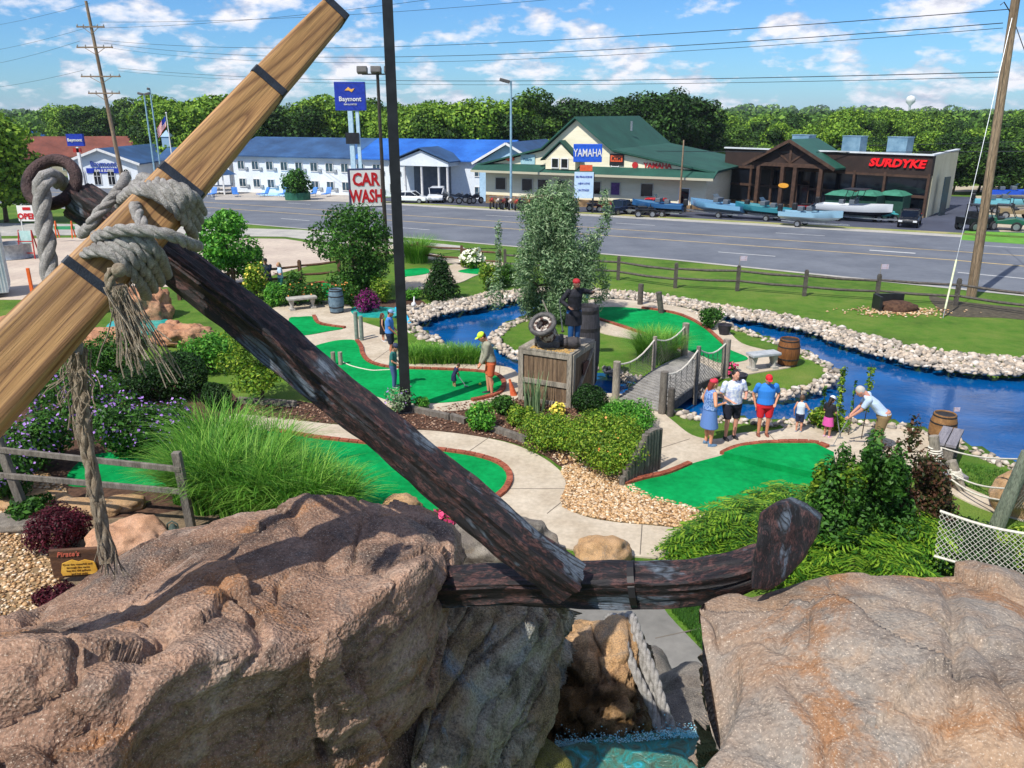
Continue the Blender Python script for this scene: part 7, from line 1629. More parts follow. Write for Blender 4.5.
def parasol(label, px, py, hh, open_=True):
    c_ = G(px, py); t = thing('patio_umbrella', label, 'umbrella', c_); MB().tube([(0, 0, 0), (0, 0, hh)], .04, 6).build('pole', white, t); MB().lathe([(1.25 if open_ else .28, hh-.7 if open_ else hh-1.6), (.6 if open_ else .3, hh-.3), (.03, hh)], 8).build('canopy', pm('royal_blue_cloth', '#1a3fb5', '#2a52cc', 5, .7), t)
parasol('open royal blue patio umbrella right of the pool shrub', 319, 193, 2.7); parasol('folded dark blue patio umbrella left of the pool shrub', 270, 192, 3.0, False)
def lounge(label, px, py, rz):
    c_ = G(px, py); t = thing('pool_chair', label, 'chair', c_, rz, 'blue chairs on the pool deck'); bb = pm('blue_sling', '#2f6fc0', '#4a88d2', 5, .6); MB().box((0, 0, .35), (.6, 1.1, .06)).build('seat', bb, t); MB().box((0, .75, .65), (.6, .06, .75), M=Matrix.Rotation(-.5, 3, 'X')).build('backrest', bb, t)
    for sx_ in (-1, 1):
        for sy_ in (-1, 1): MB().beam((sx_*.27, sy_*.5, 0), (sx_*.27, sy_*.5, .33), .04, .04).build('leg', white, t)
for i, (px, l) in enumerate(((212, 'blue pool chair left of the gazebo'), (236, 'blue pool chair right of the gazebo'), (262, 'blue pool chair at the left end of the pool'), (283, 'blue pool chair in front of the pool'), (311, 'blue pool chair under the open umbrella'), (326, 'blue pool chair nearest the car wash sign'))): lounge(l, px, 197, rnd.uniform(-.8, .8))
c_ = G(298, 200); T9 = thing('pool_shrub', 'big round green shrub in a green planter in front of the motel pool', 'shrub', c_); V, Fc = leafcloud(mound_blobs(1.9, 3.0, 18), 2600, .3, 0, .5); V[:, 2] += .35; link('foliage', fastmesh('foliage', V, Fc), lm['mid'], T9); MB().lathe([(1.3, 0), (1.35, .8)], 14).build('planter', pm('green_planter', '#1f5a45', '#2a6b54', 4, .7), T9)
# ---- signs on poles
bt = G(357, 205); zb0, zb1 = zt(bt, 98), zt(bt, 69); wS = (371-342)/800*(bt.y*CP+6*SP)
t = thing('motel_pylon_sign', 'tall navy motel sign high on a white double pole', 'sign', bt)
MB().box((0, 0, (zb0+zb1)/2), (wS*1.02, .5, zb1-zb0)).build('sign_box', nav, t, bevel=.03)
MB().box((-.1, 0, zb0/2), (.42, .42, zb0)).box((.55, 0, zb0/2), (.3, .3, zb0)).build('pole', pm('pale_blue_pole', '#a9cbdc', '#c2dce8', 4, .5), t)
text_mesh('Baymont', .58, white, 'lettering', .04, .01, Mat((0, -.28, (zb0+zb1)/2-.25)), t); text_mesh('INN & SUITES', .2, white, 'small_lettering', .04, .003, Mat((0, -.28, (zb0+zb1)/2-.72)), t)
MB().extr([(-.45, -.27, zb1-.75), (-.1, -.27, zb1-.45), (.15, -.27, zb1-.65), (.5, -.27, zb1-.55), (.2, -.27, zb1-.9), (-.05, -.27, zb1-.75)], (0, -.03, 0)).build('sun_emblem', pm('gold_emblem', '#e6a23a', '#f0b95a', 4, .5), t)
zk = zt(bt, 126); MB().box((0, -.1, zk), (1.25, .4, 1.0)).build('black_box', black, t)
ct = G(374, 262, 0); zc0, zc1 = zt(ct, 207), zt(ct, 169); wC = 30/800*(ct.y*CP+5*SP)*1.05
t = thing('car_wash_sign', 'white CAR WASH box sign with red letters and a dark blue side', 'sign', ct, .30)
MB().box((-.2, .3, (zc0+zc1)/2), (wC, .7, zc1-zc0)).build('sign_box', pm('navy_metal', '#141a3a', '#1c2450', 4, .5), t, bevel=.02); MB().box((-.2, -.06, (zc0+zc1)/2), (wC-.1, .03, zc1-zc0-.1)).build('sign_face', pm('sign_white', '#e8e6e2', None, 4, .5), t)
zz_ = (zc0+zc1)/2; s_ = (zc1-zc0); text_mesh('CAR', s_*.46, redl, 'lettering', .02, .03, Mat((-.2, -.085, zz_+s_*.22)), t, sx=.78); text_mesh('WASH', s_*.46, redl, 'lettering', .02, .03, Mat((-.2, -.085, zz_-s_*.22)), t, sx=.66)
MB().box((-.2, .3, zc0/2), (.16, .16, zc0)).build('pole', black, t)
bt = G(586, 213); bt.z = gz(bt.y); dpt = bt.y*CP+7*SP; z0_, z1_ = zt(bt, 162), zt(bt, 144); t = thing('dealer_pylon_sign', 'blue sign with white lettering above a changeable letter board by the gabled shop', 'sign', bt, -.1)
hb_ = z1_-z0_; MB().box((0, 0, (z0_+z1_)/2-bt.z), (28/800*dpt, .45, hb_)).build('sign_box', pm('royal_blue', '#1c52c0', '#2a62d2', 4, .4), t, bevel=.03); text_mesh('YAMAHA', hb_*.6, white, 'lettering', .03, .01, Mat((0, -.25, (z0_+z1_)/2-bt.z)), t, sx=.66)
z2_, z3_ = zt(bt, 171)-bt.z, zt(bt, 165)-bt.z; MB().box((-.1, 0, (z2_+z3_)/2), (1.05, .3, z3_-z2_)).build('orange_board', orl, t)
z2_, z3_ = zt(bt, 198)-bt.z, zt(bt, 172)-bt.z; MB().box((-.25, 0, (z2_+z3_)/2), (19/800*dpt, .3, z3_-z2_)).build('letter_board', pm('board_blue', '#b5d2ea', '#c9dff0', 4, .4), t)
for i, tx in enumerate(('0% FINANCING', 'NEW ATVS', 'IN STOCK')): text_mesh(tx, .22, nav, 'board_lettering', .02, .004, Mat((-.25, -.17, z3_-.4-i*.55)), t, sx=.9)
for x_ in (-.85, .55): MB().box((x_, 0, z2_/2+.5), (.16, .16, z2_+3.2)).build('pole', black, t)
bt = G(84, 190); bt = Vector((bt.x, bt.y, gz(bt.y))); z0_, z1_ = zt(bt, 146)-bt.z, zt(bt, 134)-bt.z; t = thing('motel_road_sign', 'smaller navy motel sign with a red strip seen above the anchor ring', 'sign', bt); dpt = bt.y*CP
MB().box((0, 0, (z0_+z1_)/2), (16.5/800*dpt, .4, z1_-z0_)).build('sign_box', nav, t); text_mesh('Baymont', .5, white, 'lettering', .04, .01, Mat((0, -.24, (z0_+z1_)/2)), t); MB().box((0, 0, z0_-.5), (.9, .3, .5)).build('red_strip', redp, t); MB().box((.1, 0, z0_/2-.3), (.3, .3, z0_+.4)).build('pole', white, t)
# ---- poles, lamps, wires
def upole(label, px, pyb, pyt, arms, lean=0, r=.2):
    c_ = G(px, pyb); c_.z = gz(c_.y); hh = zt(c_, pyt)-c_.z; t = thing('utility_pole', label, 'utility pole', c_); ln = lean*hh
    MB().tube([(0, 0, -.2), (ln, 0, hh)], [r, r*.6], 10).build('pole', polew, t, sm=50); out = []
    for f, w_ in arms:
        z_ = hh*f; x_ = ln*f; MB().beam((x_-w_, -.15, z_), (x_+w_, -.15, z_), .14, .14).build('cross_arm', polew, t)
        for dx in (-w_*.95, -w_*.5, w_*.5, w_*.95): MB().lathe([(.05, 0), (.08, .1), (.05, .2)], 6, (x_+dx, -.15, z_+.07)).build('insulator', steel, t); out.append(Vector((c_.x+x_+dx, c_.y-.15, c_.z+z_+.27)))
        if w_ > 1: MB().beam((x_-w_*.6, -.15, z_), (x_, -.15, z_-.7), .05, .05).beam((x_+w_*.6, -.15, z_), (x_, -.15, z_-.7), .05, .05).build('brace', polew, t)
    return c_, hh, out
cL, hL, IL = upole('tall leaning utility pole with four cross arms at the upper left', 126, 196, 1, ((.875, 1.45), (.775, 1.9), (.63, 2.1), (.545, 1.7)), -.055, .24)
cM, hM, IM = upole('thin grey utility pole between the gabled shop and the glass fronted shop', 679, 213, 140, (), 0, .1)
def wire(label, a_, b_, sag=1.0, r=.022, group='overhead power lines'):
    o = MB().tube([a_.lerp(b_, s/24)-a_+Vector((0, 0, -4*sag*(s/24)*(1-s/24))) for s in range(25)], r, 5, False).build('power_line', wirem); o.location = a_; tag(o, label, 'cable', group)
PR = G(971, 298, 0)
far_l = Vector((-160, 150, 0))
pw_ = [('highest', (1010, -60), (0, 44)), ('second', (990, 24), (200, -40))]
def sky_wire(label, pL_, dL, pR_, dR, sag=.6, r=.02): wire(label, P(*pL_, dL), P(*pR_, dR), sag, r)
sky_wire('power line crossing from the leaning pole to the upper right sky', (100, 22), 108, (930, -42), 60, 1.2)
sky_wire('power line passing above the timber top and reaching the tall right pole', (100, 40), 108, (1012, 9), 36, 1.3)
sky_wire('second power line from the leaning pole to the tall right pole', (104, 43), 108, (1003, 23), 36, 1.6)
sky_wire('low sagging power line just above the tree tops', (118, 68), 108, (1000, 72), 36, .9)
sky_wire('power line from the leaning pole running off to the left, upper', (96, 25), 108, (-60, 58), 150, .6)
sky_wire('power line from the leaning pole running off to the left, middle', (80, 41), 108, (-60, 72), 150, .6)
sky_wire('power line from the leaning pole running off to the left, lower', (84, 70), 108, (-60, 92), 150, .6)
sky_wire('thin power line crossing just under the upper pair of lines', (104, 47), 108, (1003, 28), 36, 1.7, .014)
sky_wire('upper left power line rising behind the timber to the top edge', (98, 28), 108, (560, -20), 70, .8)
sky_wire('thin lower power line parallel to the one above the tree tops', (118, 71), 108, (1000, 77), 36, .9, .014)
sky_wire('short power line at the very top left corner', (90, 3), 108, (-60, 32), 150, .6)
sky_wire('cable falling from the tall right pole to the right edge', (1010, 8), 36, (1060, 130), 30, .2)
sky_wire('service cable above the glass fronted shop roof', (430, 146), 90, (1060, 151), 60, .3, .03)
sky_wire('service cable over the far lot at the right', (735, 146), 100, (1060, 140), 70, .2, .03)
def streetlamp(label, px, pyb, pyt, arm=.9, mat=None, dirx=-1, heads=1):
    c_ = G(px, pyb); c_.z = gz(c_.y); hh = zt(c_, pyt)-c_.z; t = thing('street_lamp', label, 'street lamp', c_); m_ = mat or pm('lamp_blue_grey', '#7ba0b4', '#93b5c6', 4, .4)
    MB().lathe([(.2, 0), (.2, .5), (.12, .55), (.09, hh)], 10).build('pole', m_, t)
    for s in ((dirx,) if heads == 1 else (-1, 1)): MB().box((s*arm*.6, 0, hh+.02), (arm, .35, .28), M=Matrix.Rotation(s*-.25, 3, 'Y')).build('lamp_head', pm('lamp_grey', '#4c4a48', '#625f5b', 5, .4), t, bevel=.04)
streetlamp('pale blue street lamp in front of the gabled shop lot', 511, 209, 81)
streetlamp('pale street lamp with two heads between leaning pole and flag', 157, 188, 94, .7, heads=2)
streetlamp('plain pale lamp pole left of the flag', 163, 186, 89, .3)
def bentlamp(label, px, pyb, pyt):
    c_ = G(px, pyb)*1.0; c_.z = gz(c_.y); hh = zt(c_, pyt)-c_.z; t = thing('street_lamp', label, 'street lamp', c_); MB().tube([(0, 0, 0), (0, 0, hh*.8), (-.4, 0, hh*.95), (-2.4, 0, hh)], [.12, .1, .07, .05], 8).build('pole', pm('pole_tan', '#a59c8a', '#b8ae9a', 4, .6), t); MB().box((-2.8, 0, hh-.02), (.9, .3, .14)).build('lamp_head', MC['pole_tan'], t)
bentlamp('curved arm street lamp beyond the red roofed inn', 77, 160, 120)
c_ = G(176, 188); c_.z = gz(c_.y); hf = zt(c_, 113)-c_.z; t = thing('flagpole', 'white flagpole flying a small stars and stripes flag', 'flag', c_); MB().tube([(0, 0, 0), (0, 0, hf)], [.1, .05], 8).ball((0, 0, hf), .12, 8, 6).build('pole', white, t)
fw, fh = 2.0, 1.25; stripes = MB(); whites = MB()
def fpt(u, v_): return Vector((-.2-u*.75-v_*.0+u*.15, .12*math.sin(u*5), hf-.3-v_-u*.75))
def fq(mb, u0, u1, v0, v1):
    n_ = 6
    for i in range(n_):
        a0 = u0+(u1-u0)*i/n_; a1 = u0+(u1-u0)*(i+1)/n_; V = [fpt(a0, v0), fpt(a1, v0), fpt(a1, v1), fpt(a0, v1)]; mb.extr(V, (0, .02, 0))
for i in range(13): fq(stripes if i % 2 == 0 else whites, 0 if i > 6 else .8, fw, i*fh/13, (i+1)*fh/13)
stripes.build('red_stripes', redl, t); whites.build('white_stripes', white, t); mb = MB(); fq(mb, 0, .8, 0, 7*fh/13); mb.build('canton', nav, t)
# water tower
c_ = CAM+ray(908, 118)*1500; t = thing('water_tower', 'tiny white water tower poking above the far tree line', 'water tower', (c_.x, c_.y, -3)); zt_ = c_.z+3; MB().lathe([(3.0, 0), (2.0, 4), (2.0, zt_+22), (8, zt_+28), (8.5, zt_+34), (6, zt_+38), (.5, zt_+40)], 16).build('tank', white, t, sm=50)
# ---------------------------------------------------------------- vehicles
tyre = pm('tyre_rubber', '#17171a', '#232327', 6, .8); rim_ = pm('wheel_rim', '#8d9196', '#a9adb2', 6, .35, 0, .7)
def wheel(t, x, y, r, w_=.2):
    o = MB().lathe([(r*.9, -w_/2), (r, -w_/2+.03), (r, w_/2-.03), (r*.9, w_/2)], 16, (x, y, r), Matrix.Rotation(PI/2, 3, 'X')).build('wheel', tyre, t, sm=40); MB().lathe([(r*.6, -w_/2-.012), (r*.62, w_/2+.012)], 12, (x, y, r), Matrix.Rotation(PI/2, 3, 'X')).build('rim', rim_, o)
def car(label, px, py, rz, col, kind='sedan', sc=1.0, name='parked_car', cat='car', group=None):
    c_ = G(px, py) if not isinstance(px, Vector) else px; c_.z = gz(c_.y); t = thing(name, label, cat, c_, rz, group); pmt = pm('car'+col, col, None, 3, .25, 0, .1, fine=.03, spec=.6)
    if kind == 'sedan': body = [(-2.2, .35), (-2.25, .7), (-2.1, .85), (-1.3, .92), (1.0, .92), (2.0, .78), (2.2, .6), (2.2, .35)]; cab = [(-1.6, .9), (-1.0, 1.38), (.35, 1.42), (1.15, .9)]; w_ = .86
    elif kind == 'suv': body = [(-2.2, .4), (-2.25, .8), (-2.15, 1.0), (1.1, 1.02), (2.1, .9), (2.25, .65), (2.2, .4)]; cab = [(-2.1, 1.0), (-1.85, 1.65), (.3, 1.68), (1.15, 1.0)]; w_ = .9
    else: body = [(-2.6, .5), (-2.65, 1.0), (-.8, 1.02), (1.3, 1.02), (2.5, .95), (2.6, .7), (2.55, .5)]; cab = [(-.8, 1.0), (-.7, 1.65), (.7, 1.68), (1.4, 1.0)]; w_ = .92
    MB().extr([(x, -w_, z) for x, z in body], (0, 2*w_, 0)).build('body', pmt, t, bevel=.07, sm=35)
    M_ = MB(); n_ = len(cab); V = [(x, -w_*(.96 if i in (0, n_-1) else .78), z) for i, (x, z) in enumerate(cab)]+[(x, w_*(.96 if i in (0, n_-1) else .78), z) for i, (x, z) in enumerate(cab)]
    M_.add(V, [tuple(range(n_)), tuple(range(n_, 2*n_))[::-1]]+[(i, i+n_, (i+1) % n_+n_, (i+1) % n_) for i in range(n_)]); M_.build('cabin_glass', glassd, t, bevel=.03)
    tp = [cab[1], cab[2]]; MB().box(((tp[0][0]+tp[1][0])/2, 0, tp[0][1]+.02), (tp[1][0]-tp[0][0]+.1, w_*1.58, .07)).build('roof', pmt, t, bevel=.03)
    for s in (-1, 1):
        mb = MB()
        for i in (0, 2): a_, b_ = cab[i], cab[i+1]; mb.beam((a_[0], s*w_*.97, a_[1]), (b_[0], s*w_*.79, b_[1]), .06, .07)
        mb.beam((cab[1][0], s*w_*.79, cab[1][1]), (cab[2][0], s*w_*.79, cab[2][1]), .06, .06); mb.beam(((cab[1][0]+cab[2][0])/2-.1, s*w_*.97, cab[0][1]), ((cab[1][0]+cab[2][0])/2-.1, s*w_*.79, cab[1][1]), .05, .08)
        mb.build('window_frame', pmt, t)
    R1 = .33 if kind == 'sedan' else .38
    for x_ in ((-1.35, 1.4) if kind != 'truck' else (-1.6, 1.65)):
        for y_ in (-w_+.06, w_-.06): wheel(t, x_, y_, R1)
    for s in (-1, 1): MB().box((body[-2][0]-.02, s*w_*.72, body[-2][1]+.05), (.1, .36, .16)).build('headlight', pm('headlamp', '#d8dce0', None, 4, .15), t); MB().box((body[1][0]+.02, s*w_*.78, body[1][1]), (.08, .26, .16)).build('tail_light', pm('tail_red', '#8a1214', None, 4, .2), t)
    if sc != 1: t.scale = (sc,)*3
    return t
car('white sedan parked in front of the motel beside the lamp pole', 411, 203, rz3+.15, '#dfe5e8', 'sedan', .8)
car('white SUV parked under the motel portico', 437, 202, rz3-1.2, '#d8dde2', 'suv', .85)
car('dark sedan half hidden behind the black lamp pole', 400, 196, rz3+.1, '#3a4652', 'sedan', .9)
car('bright red car in front of the gabled shop', 661, 213, rz2+.12, '#c9141c', 'suv', .72)
car('dark blue pickup in the lot left of the red car', 621, 214, rz2+1.2, '#1f2f4a', 'truck', .7, cat='pickup', name='pickup_truck')
car('black pickup facing out in front of the cream side wall', 909, 226, rz-PI/2+.3, '#14181e', 'truck', .72, cat='pickup', name='pickup_truck')
car('black sedan by the white reception building', 146, 187, rz4, '#14161c', 'sedan', .9)
car('dark car in front of the red roofed inn', 8, 184, rz5, '#39404a', 'sedan', 1.0); car('silver car next to the dark one near the red roofed inn', 25, 184, rz5+.05, '#8d979c', 'sedan', 1.0)
# boats on trailers
def boat(label, px, py, rz, L_, cols, cabin=False, up_=.0, group=None, sc=1):
    c_ = G(px, py); c_.z = gz(c_.y); t = thing('trailered_boat', label, 'boat', c_, rz, group); n_ = 14; V = []; W_ = L_*.17; zk = .55
    for i in range(n_+1):
        u = i/n_; x = L_*(u-.5); w_ = W_*(1-max(0, (u-.55)/.45)**2.2)*(.92+.08*min(1, u*4)); sh2 = .75+.35*u**2+up_; kz = zk+.45*max(0, (u-.7)/.3)**2
        for yy, z_ in ((-w_, sh2+zk-.1), (-w_*.97, zk+.62*sh2*.62), (-w_*.72, kz+.18), (0, kz), (w_*.72, kz+.18), (w_*.97, zk+.62*sh2*.62), (w_, sh2+zk-.1)): V.append((x, yy, z_))
    Fc = [(i*7+k_, (i+1)*7+k_, (i+1)*7+k_+1, i*7+k_+1) for i in range(n_) for k_ in range(6)]; Fc += [tuple(range(7)), tuple(n_*7+k_ for k_ in range(7))[::-1]]
    mb = MB(); mb.add(V, Fc); mb.m = [1 if (j < n_*6 and (j % 6) in (1, 2, 3, 4)) else 0 for j in range(len(Fc))]; hull = mb.build('hull', [pm('hull'+cols[0], cols[0], None, 3, .25), pm('hull'+cols[1], cols[1], None, 3, .25)], t, sm=50)
    mb = MB(); D_ = []; 
    for i in range(n_+1):
        D_ += [Vector(V[i*7])+Vector((0, .04, -.03 if i > n_*.6 else -.16)), Vector(V[i*7+6])+Vector((0, -.04, -.03 if i > n_*.6 else -.16))]
    mb.add(D_, [(2*i, 2*i+1, 2*i+3, 2*i+2) for i in range(n_)]); mb.build('deck', pm('deck'+cols[2], cols[2], None, 4, .6), t)
    MB().box((-L_*.02, 0, zk+1.0+up_), (.5, W_*1.1, .4)).box((-L_*.2, .3, zk+.9+up_), (.5, .5, .4)).build('console', pm('console_grey', '#5a636c', None, 4, .5), t, bevel=.05)
    MB().extr([(-L_*.0, -W_*.5, zk+1.2+up_), (-L_*.0, W_*.5, zk+1.2+up_), (L_*.03+.1, W_*.4, zk+1.5+up_), (L_*.03+.1, -W_*.4, zk+1.5+up_)][::-1], (.03, 0, 0)).build('windscreen', glassb, t)
    o = MB().box((-L_*.53, 0, zk+.9+up_), (.42, .38, .65)).build('outboard_motor', black, t, bevel=.09); MB().box((-L_*.53, 0, zk+.3+up_), (.18, .14, .7)).build('motor_leg', black, o)
    mb = MB(); mb.beam((-L_*.45, -W_*.6, .42), (L_*.3, -W_*.5, .42), .08, .1); mb.beam((-L_*.45, W_*.6, .42), (L_*.3, W_*.5, .42), .08, .1); mb.beam((L_*.3, -W_*.5, .42), (L_*.62, 0, .42), .08, .1); mb.beam((L_*.3, W_*.5, .42), (L_*.62, 0, .42), .08, .1); mb.build('trailer_frame', steel, t)
    for y_ in (-W_*1.05, W_*1.05): wheel(t, -L_*.15, y_, .3, .18)
    if cabin: mb = MB(); [mb.beam((x_, y_, zk+1.0+up_), (x_+.3, y_, zk+2.1+up_), .05, .05) for x_ in (-.8, .2) for y_ in (-W_*.8, W_*.8)]; mb.box((0, 0, zk+2.15+up_), (2.0, W_*1.8, .06)); mb.build('tower', black, t)
    if sc != 1: t.scale = (sc,)*3
    return t
boat('large white and navy motorboat raised on its trailer at the glass fronted shop', 853, 221, rz+.1, 6.8, ('#d8dde0', '#14182a', '#c9ccd0'), True, .25, sc=.82)
boat('silver blue bass boat on trailer nearest the entrance drive', 810, 227, rz+.15, 5.2, ('#8db4c9', '#aebfc8', '#7a98a8'), sc=.85)
boat('pale blue covered boat with black motor left of the silver one', 716, 217, rz+.05+PI, 5.6, ('#6fa2c6', '#8fb5cf', '#5a88ac'), sc=.9)
boat('dark hulled blue topped boat in front of the shop base', 657, 216, rz2+PI, 5.2, ('#2b5a8a', '#1b2530', '#4a7aa0'), sc=.85)
boat('teal and green bass boat in the middle of the boat row', 762, 220, rz+.1+PI, 5.6, ('#2b7a8a', '#1f4a55', '#4a8f98'), sc=.85)
boat('boat under a bright blue cover at the right edge lot', 1012, 202, rz+.5, 5.6, ('#1f52c0', '#c9ccd0', '#1f52c0'), sc=.9)
boat('light aqua boat right of the wooden pole', 1003, 213, rz+.4, 5.2, ('#6fb5c4', '#9fb0b8', '#5aa0b0'), sc=.9)
boat('far boat parked beyond the side lot under the trees', 950, 178, rz+.1, 5.2, ('#3a4a5c', '#d0d4d8', '#2a3a4c'), sc=.9)
# off road buggies and motorbikes
def atv(label, px, py, rz, col, sc=1, name='quad_bike', group=None):
    c_ = G(px, py); c_.z = gz(c_.y); t = thing(name, label, 'quad bike' if name == 'quad_bike' else 'motorcycle', c_, rz, group); b_ = pm('atv'+col, col, None, 4, .35)
    if name == 'quad_bike':
        MB().box((0, 0, .6), (1.5, .55, .28)).box((.45, 0, .78), (.5, .5, .2)).build('body', b_, t, bevel=.08); MB().box((-.25, 0, .86), (.8, .34, .14)).build('seat', black, t, bevel=.05); MB().beam((.4, -.4, 1.05), (.4, .4, 1.05), .05, .05).beam((.45, 0, .8), (.4, 0, 1.05), .06, .06).build('handlebar', black, t)
        for x_ in (-.6, .6):
            for y_ in (-.42, .42): wheel(t, x_, y_, .3, .25)
            MB().box((x_, 0, .68), (.55, 1.05, .06)).build('fender', b_, t, bevel=.02)
    else:
        MB().extr([(-.75, -.1, .75), (-.3, -.1, .6), (.35, -.1, .55), (.5, -.1, .85), (.1, -.1, 1.0), (-.3, -.1, .82), (-.8, -.1, .95)], (0, .2, 0)).build('body', b_, t, bevel=.03); MB().beam((.75, 0, .33), (.42, 0, 1.05), .09, .09).beam((.4, -.35, 1.08), (.4, .35, 1.08), .04, .04).build('fork', steel, t)
        for x_ in (-.7, .75): wheel(t, x_, 0, .33, .12)
    if sc != 1: t.scale = (sc,)*3
    return t
side = ['left end', 'second', 'third', 'fourth', 'fifth', 'sixth', 'seventh', 'eighth', 'ninth', 'tenth', 'eleventh', 'twelfth', 'thirteenth', 'right end']
cols_ = ['#a8322a', '#c9bdb0', '#7a2a24', '#d8d0c8', '#b5483a', '#2a3038']
for k in range(14): atv('motorcycle lined up before the gabled shop, '+side[k]+' of the long row', 492+k*6.2, 208.5+k*.4, rz2+PI/2+.3, cols_[k % 6], .95, 'motorcycle', 'motorcycles lined up before the gabled shop')
for k, (px, py, l) in enumerate(((444, 203, 'dark motorcycle alone in front of the white SUV'), (458, 203, 'dark motorcycle left of the blue lamp pole, first of three'), (466, 204, 'dark motorcycle left of the blue lamp pole, second of three'), (475, 204, 'dark motorcycle left of the blue lamp pole, third of three'), (505, 209, 'dark motorcycle just left of the street lamp base'), (520, 209, 'dark motorcycle just right of the street lamp base'))): atv(l, px, py, rz2+.4*k, '#1a2434' if k else '#22262c', 1.0, 'motorcycle')
for k, (px, py, l, c_) in enumerate(((606, 212, 'red quad bike left of the blue pickup', '#7a2a2a'), (636, 214, 'dark quad bike right of the blue pickup', '#22262e'), (645, 217, 'black quad bike near the road in front of the red car', '#181a20'), (596, 211, 'grey quad bike behind the letter board sign', '#4a4a52'), (817, 215, 'red machine at the entrance of the glass fronted shop', '#a8202a'), (808, 214, 'small red machine left of the entrance', '#8a2028'), (884, 222, 'turquoise quad bike beside the white and navy boat', '#4aa5a8'))): atv(l, px, py, rz+.7, c_, .95)
# UTVs at right
def utv(label, px, py, rz, col, sc=1):
    c_ = G(px, py); c_.z = gz(c_.y); t = thing('utility_buggy', label, 'off-road vehicle', c_, rz); b_ = pm('atv'+col, col, None, 4, .35)
    MB().extr([(-1.4, -.65, .5), (1.4, -.65, .5), (1.45, -.65, .8), (.8, -.65, .98), (-.3, -.65, .75), (-.4, -.65, 1.0), (-1.45, -.65, 1.0)], (0, 1.3, 0)).build('body', b_, t, bevel=.05); mb = MB()
    for s in (-1, 1): mb.beam((.8, s*.6, .95), (.35, s*.55, 1.8), .05, .05); mb.beam((-.5, s*.6, .95), (-.5, s*.55, 1.8), .05, .05)
    mb.box((-.08, 0, 1.83), (.95, 1.2, .06)); mb.build('roll_cage', black, t); MB().box((-.15, 0, .85), (.45, 1.1, .2)).box((-.38, 0, 1.1), (.1, 1.1, .5)).build('seat', black, t)
    for x_ in (-.95, .95):
        for y_ in (-.62, .62): wheel(t, x_, y_, .35, .26)
    if sc != 1: t.scale = (sc,)*3
utv('dark green utility buggy right of the wooden utility pole', 1001, 230, rz+.25, '#1f5a45', .95); utv('black utility buggy left of the wooden utility pole', 975, 230, rz+1.2, '#15181c', .95); utv('tan utility buggy behind the green one', 1015, 219, rz+.5, '#8a7a5c', .9)
sheet('lawn_corner', [tuple(G(x, y)[:2]) for x, y in ((965, 231), (1100, 236), (1100, 250), (960, 240))], .02, MC['lawn_corner_m'] if 'lawn_corner_m' in MC else pm('lawn_corner_m', '#4f8a22', '#6aa030', 1.5, .9, .3))
sheet('gravel_yard', [tuple(G(x, y)[:2]) for x, y in ((975, 196), (1150, 196), (1150, 232), (1000, 232), (985, 212))], .018, pm('gravel_yard', '#a89c86', '#bfb29a', 1.5, .95)); sheet('far_drive', [tuple(G(x, y)[:2]) for x, y in ((935, 186), (1010, 186), (1000, 192), (940, 192))], .02, MC['gravel_yard'])
# market umbrellas / covered displays right of the shop glass
for px, l in ((836, 'green covered display behind the white and navy boat, left one'), (862, 'green covered display behind the white and navy boat, middle one'), (888, 'green covered display beside the black pickup')):
    c_ = G(px, 218); t = thing('display_tent', l, 'tent', c_, rz, 'green covered displays'); MB().box((0, .6, .9), (2.1, 1.4, 1.8)).build('side_cover', pm('dark_green_cloth', '#123a30', '#1a4a3c', 3, .8), t); MB().lathe([(1.45, 1.8), (.8, 2.1), (.05, 2.2)], 4, (0, .6, 0), Matrix.Rotation(PI/4, 3, 'Z')).build('canopy', pm('green_canvas', '#2a6a54', '#3a8068', 3, .8), t)
# ---------------------------------------------------------------- woods beyond
def farproto(h, R, mat, n, size, nb, seed):
    rr = random.Random(seed); cl = clumps(nb, R, h*.22, h*.95, rmin=.26, rmax=.48, rng=rr)
    V, Fc = leafcloud(cl, n, size, 0, .5, .7); return fastmesh('crown', V, Fc), trunk_mb(h*.75, .16, cl, 5)
lm['f1'] = leafmat('f1', ['#20380f', '#35541a', '#4f7426', '#6d8f34'], .7, .2); lm['f2'] = leafmat('f2', ['#13260d', '#203a14', '#30511d', '#446a28'], .7, .15); lm['f3'] = leafmat('f3', ['#3b5f1a', '#587f24', '#7a9f30', '#98b840'], .7, .2)
prot = []
for k, (h, R, mt) in enumerate(((10, 3.8, 'f1'), (11, 3.4, 'f2'), (9, 3.9, 'f3'), (12, 3.6, 'f1'), (10, 4.2, 'f2'), (8, 3.0, 'f3'))):
    cm, tm = farproto(h, R, mt, 7500, .36, 34, 100+k); t = thing('forest_tree', 'x', 'tree', (0, 0, -500)); link('crown', cm, lm[mt], t); tm.build('trunk', bark, t, sm=50); prot.append((t, h))
fs = []
def place(px, D, pyt, k=None, wjit=0):
    r = ray(px, 200); f = D/r.y; x = r.x*f; y = D; g_z = gz(y); y_ = (384-pyt)/F; ztop = CAMZ+y*(y_*CP-SP)/(CP+y_*SP); k = rnd.randrange(6) if k is None else k
    t0, h0 = prot[k]; H_ = ztop-g_z; s_ = H_/h0; fs.append((Vector((x, y, g_z)), s_, k))
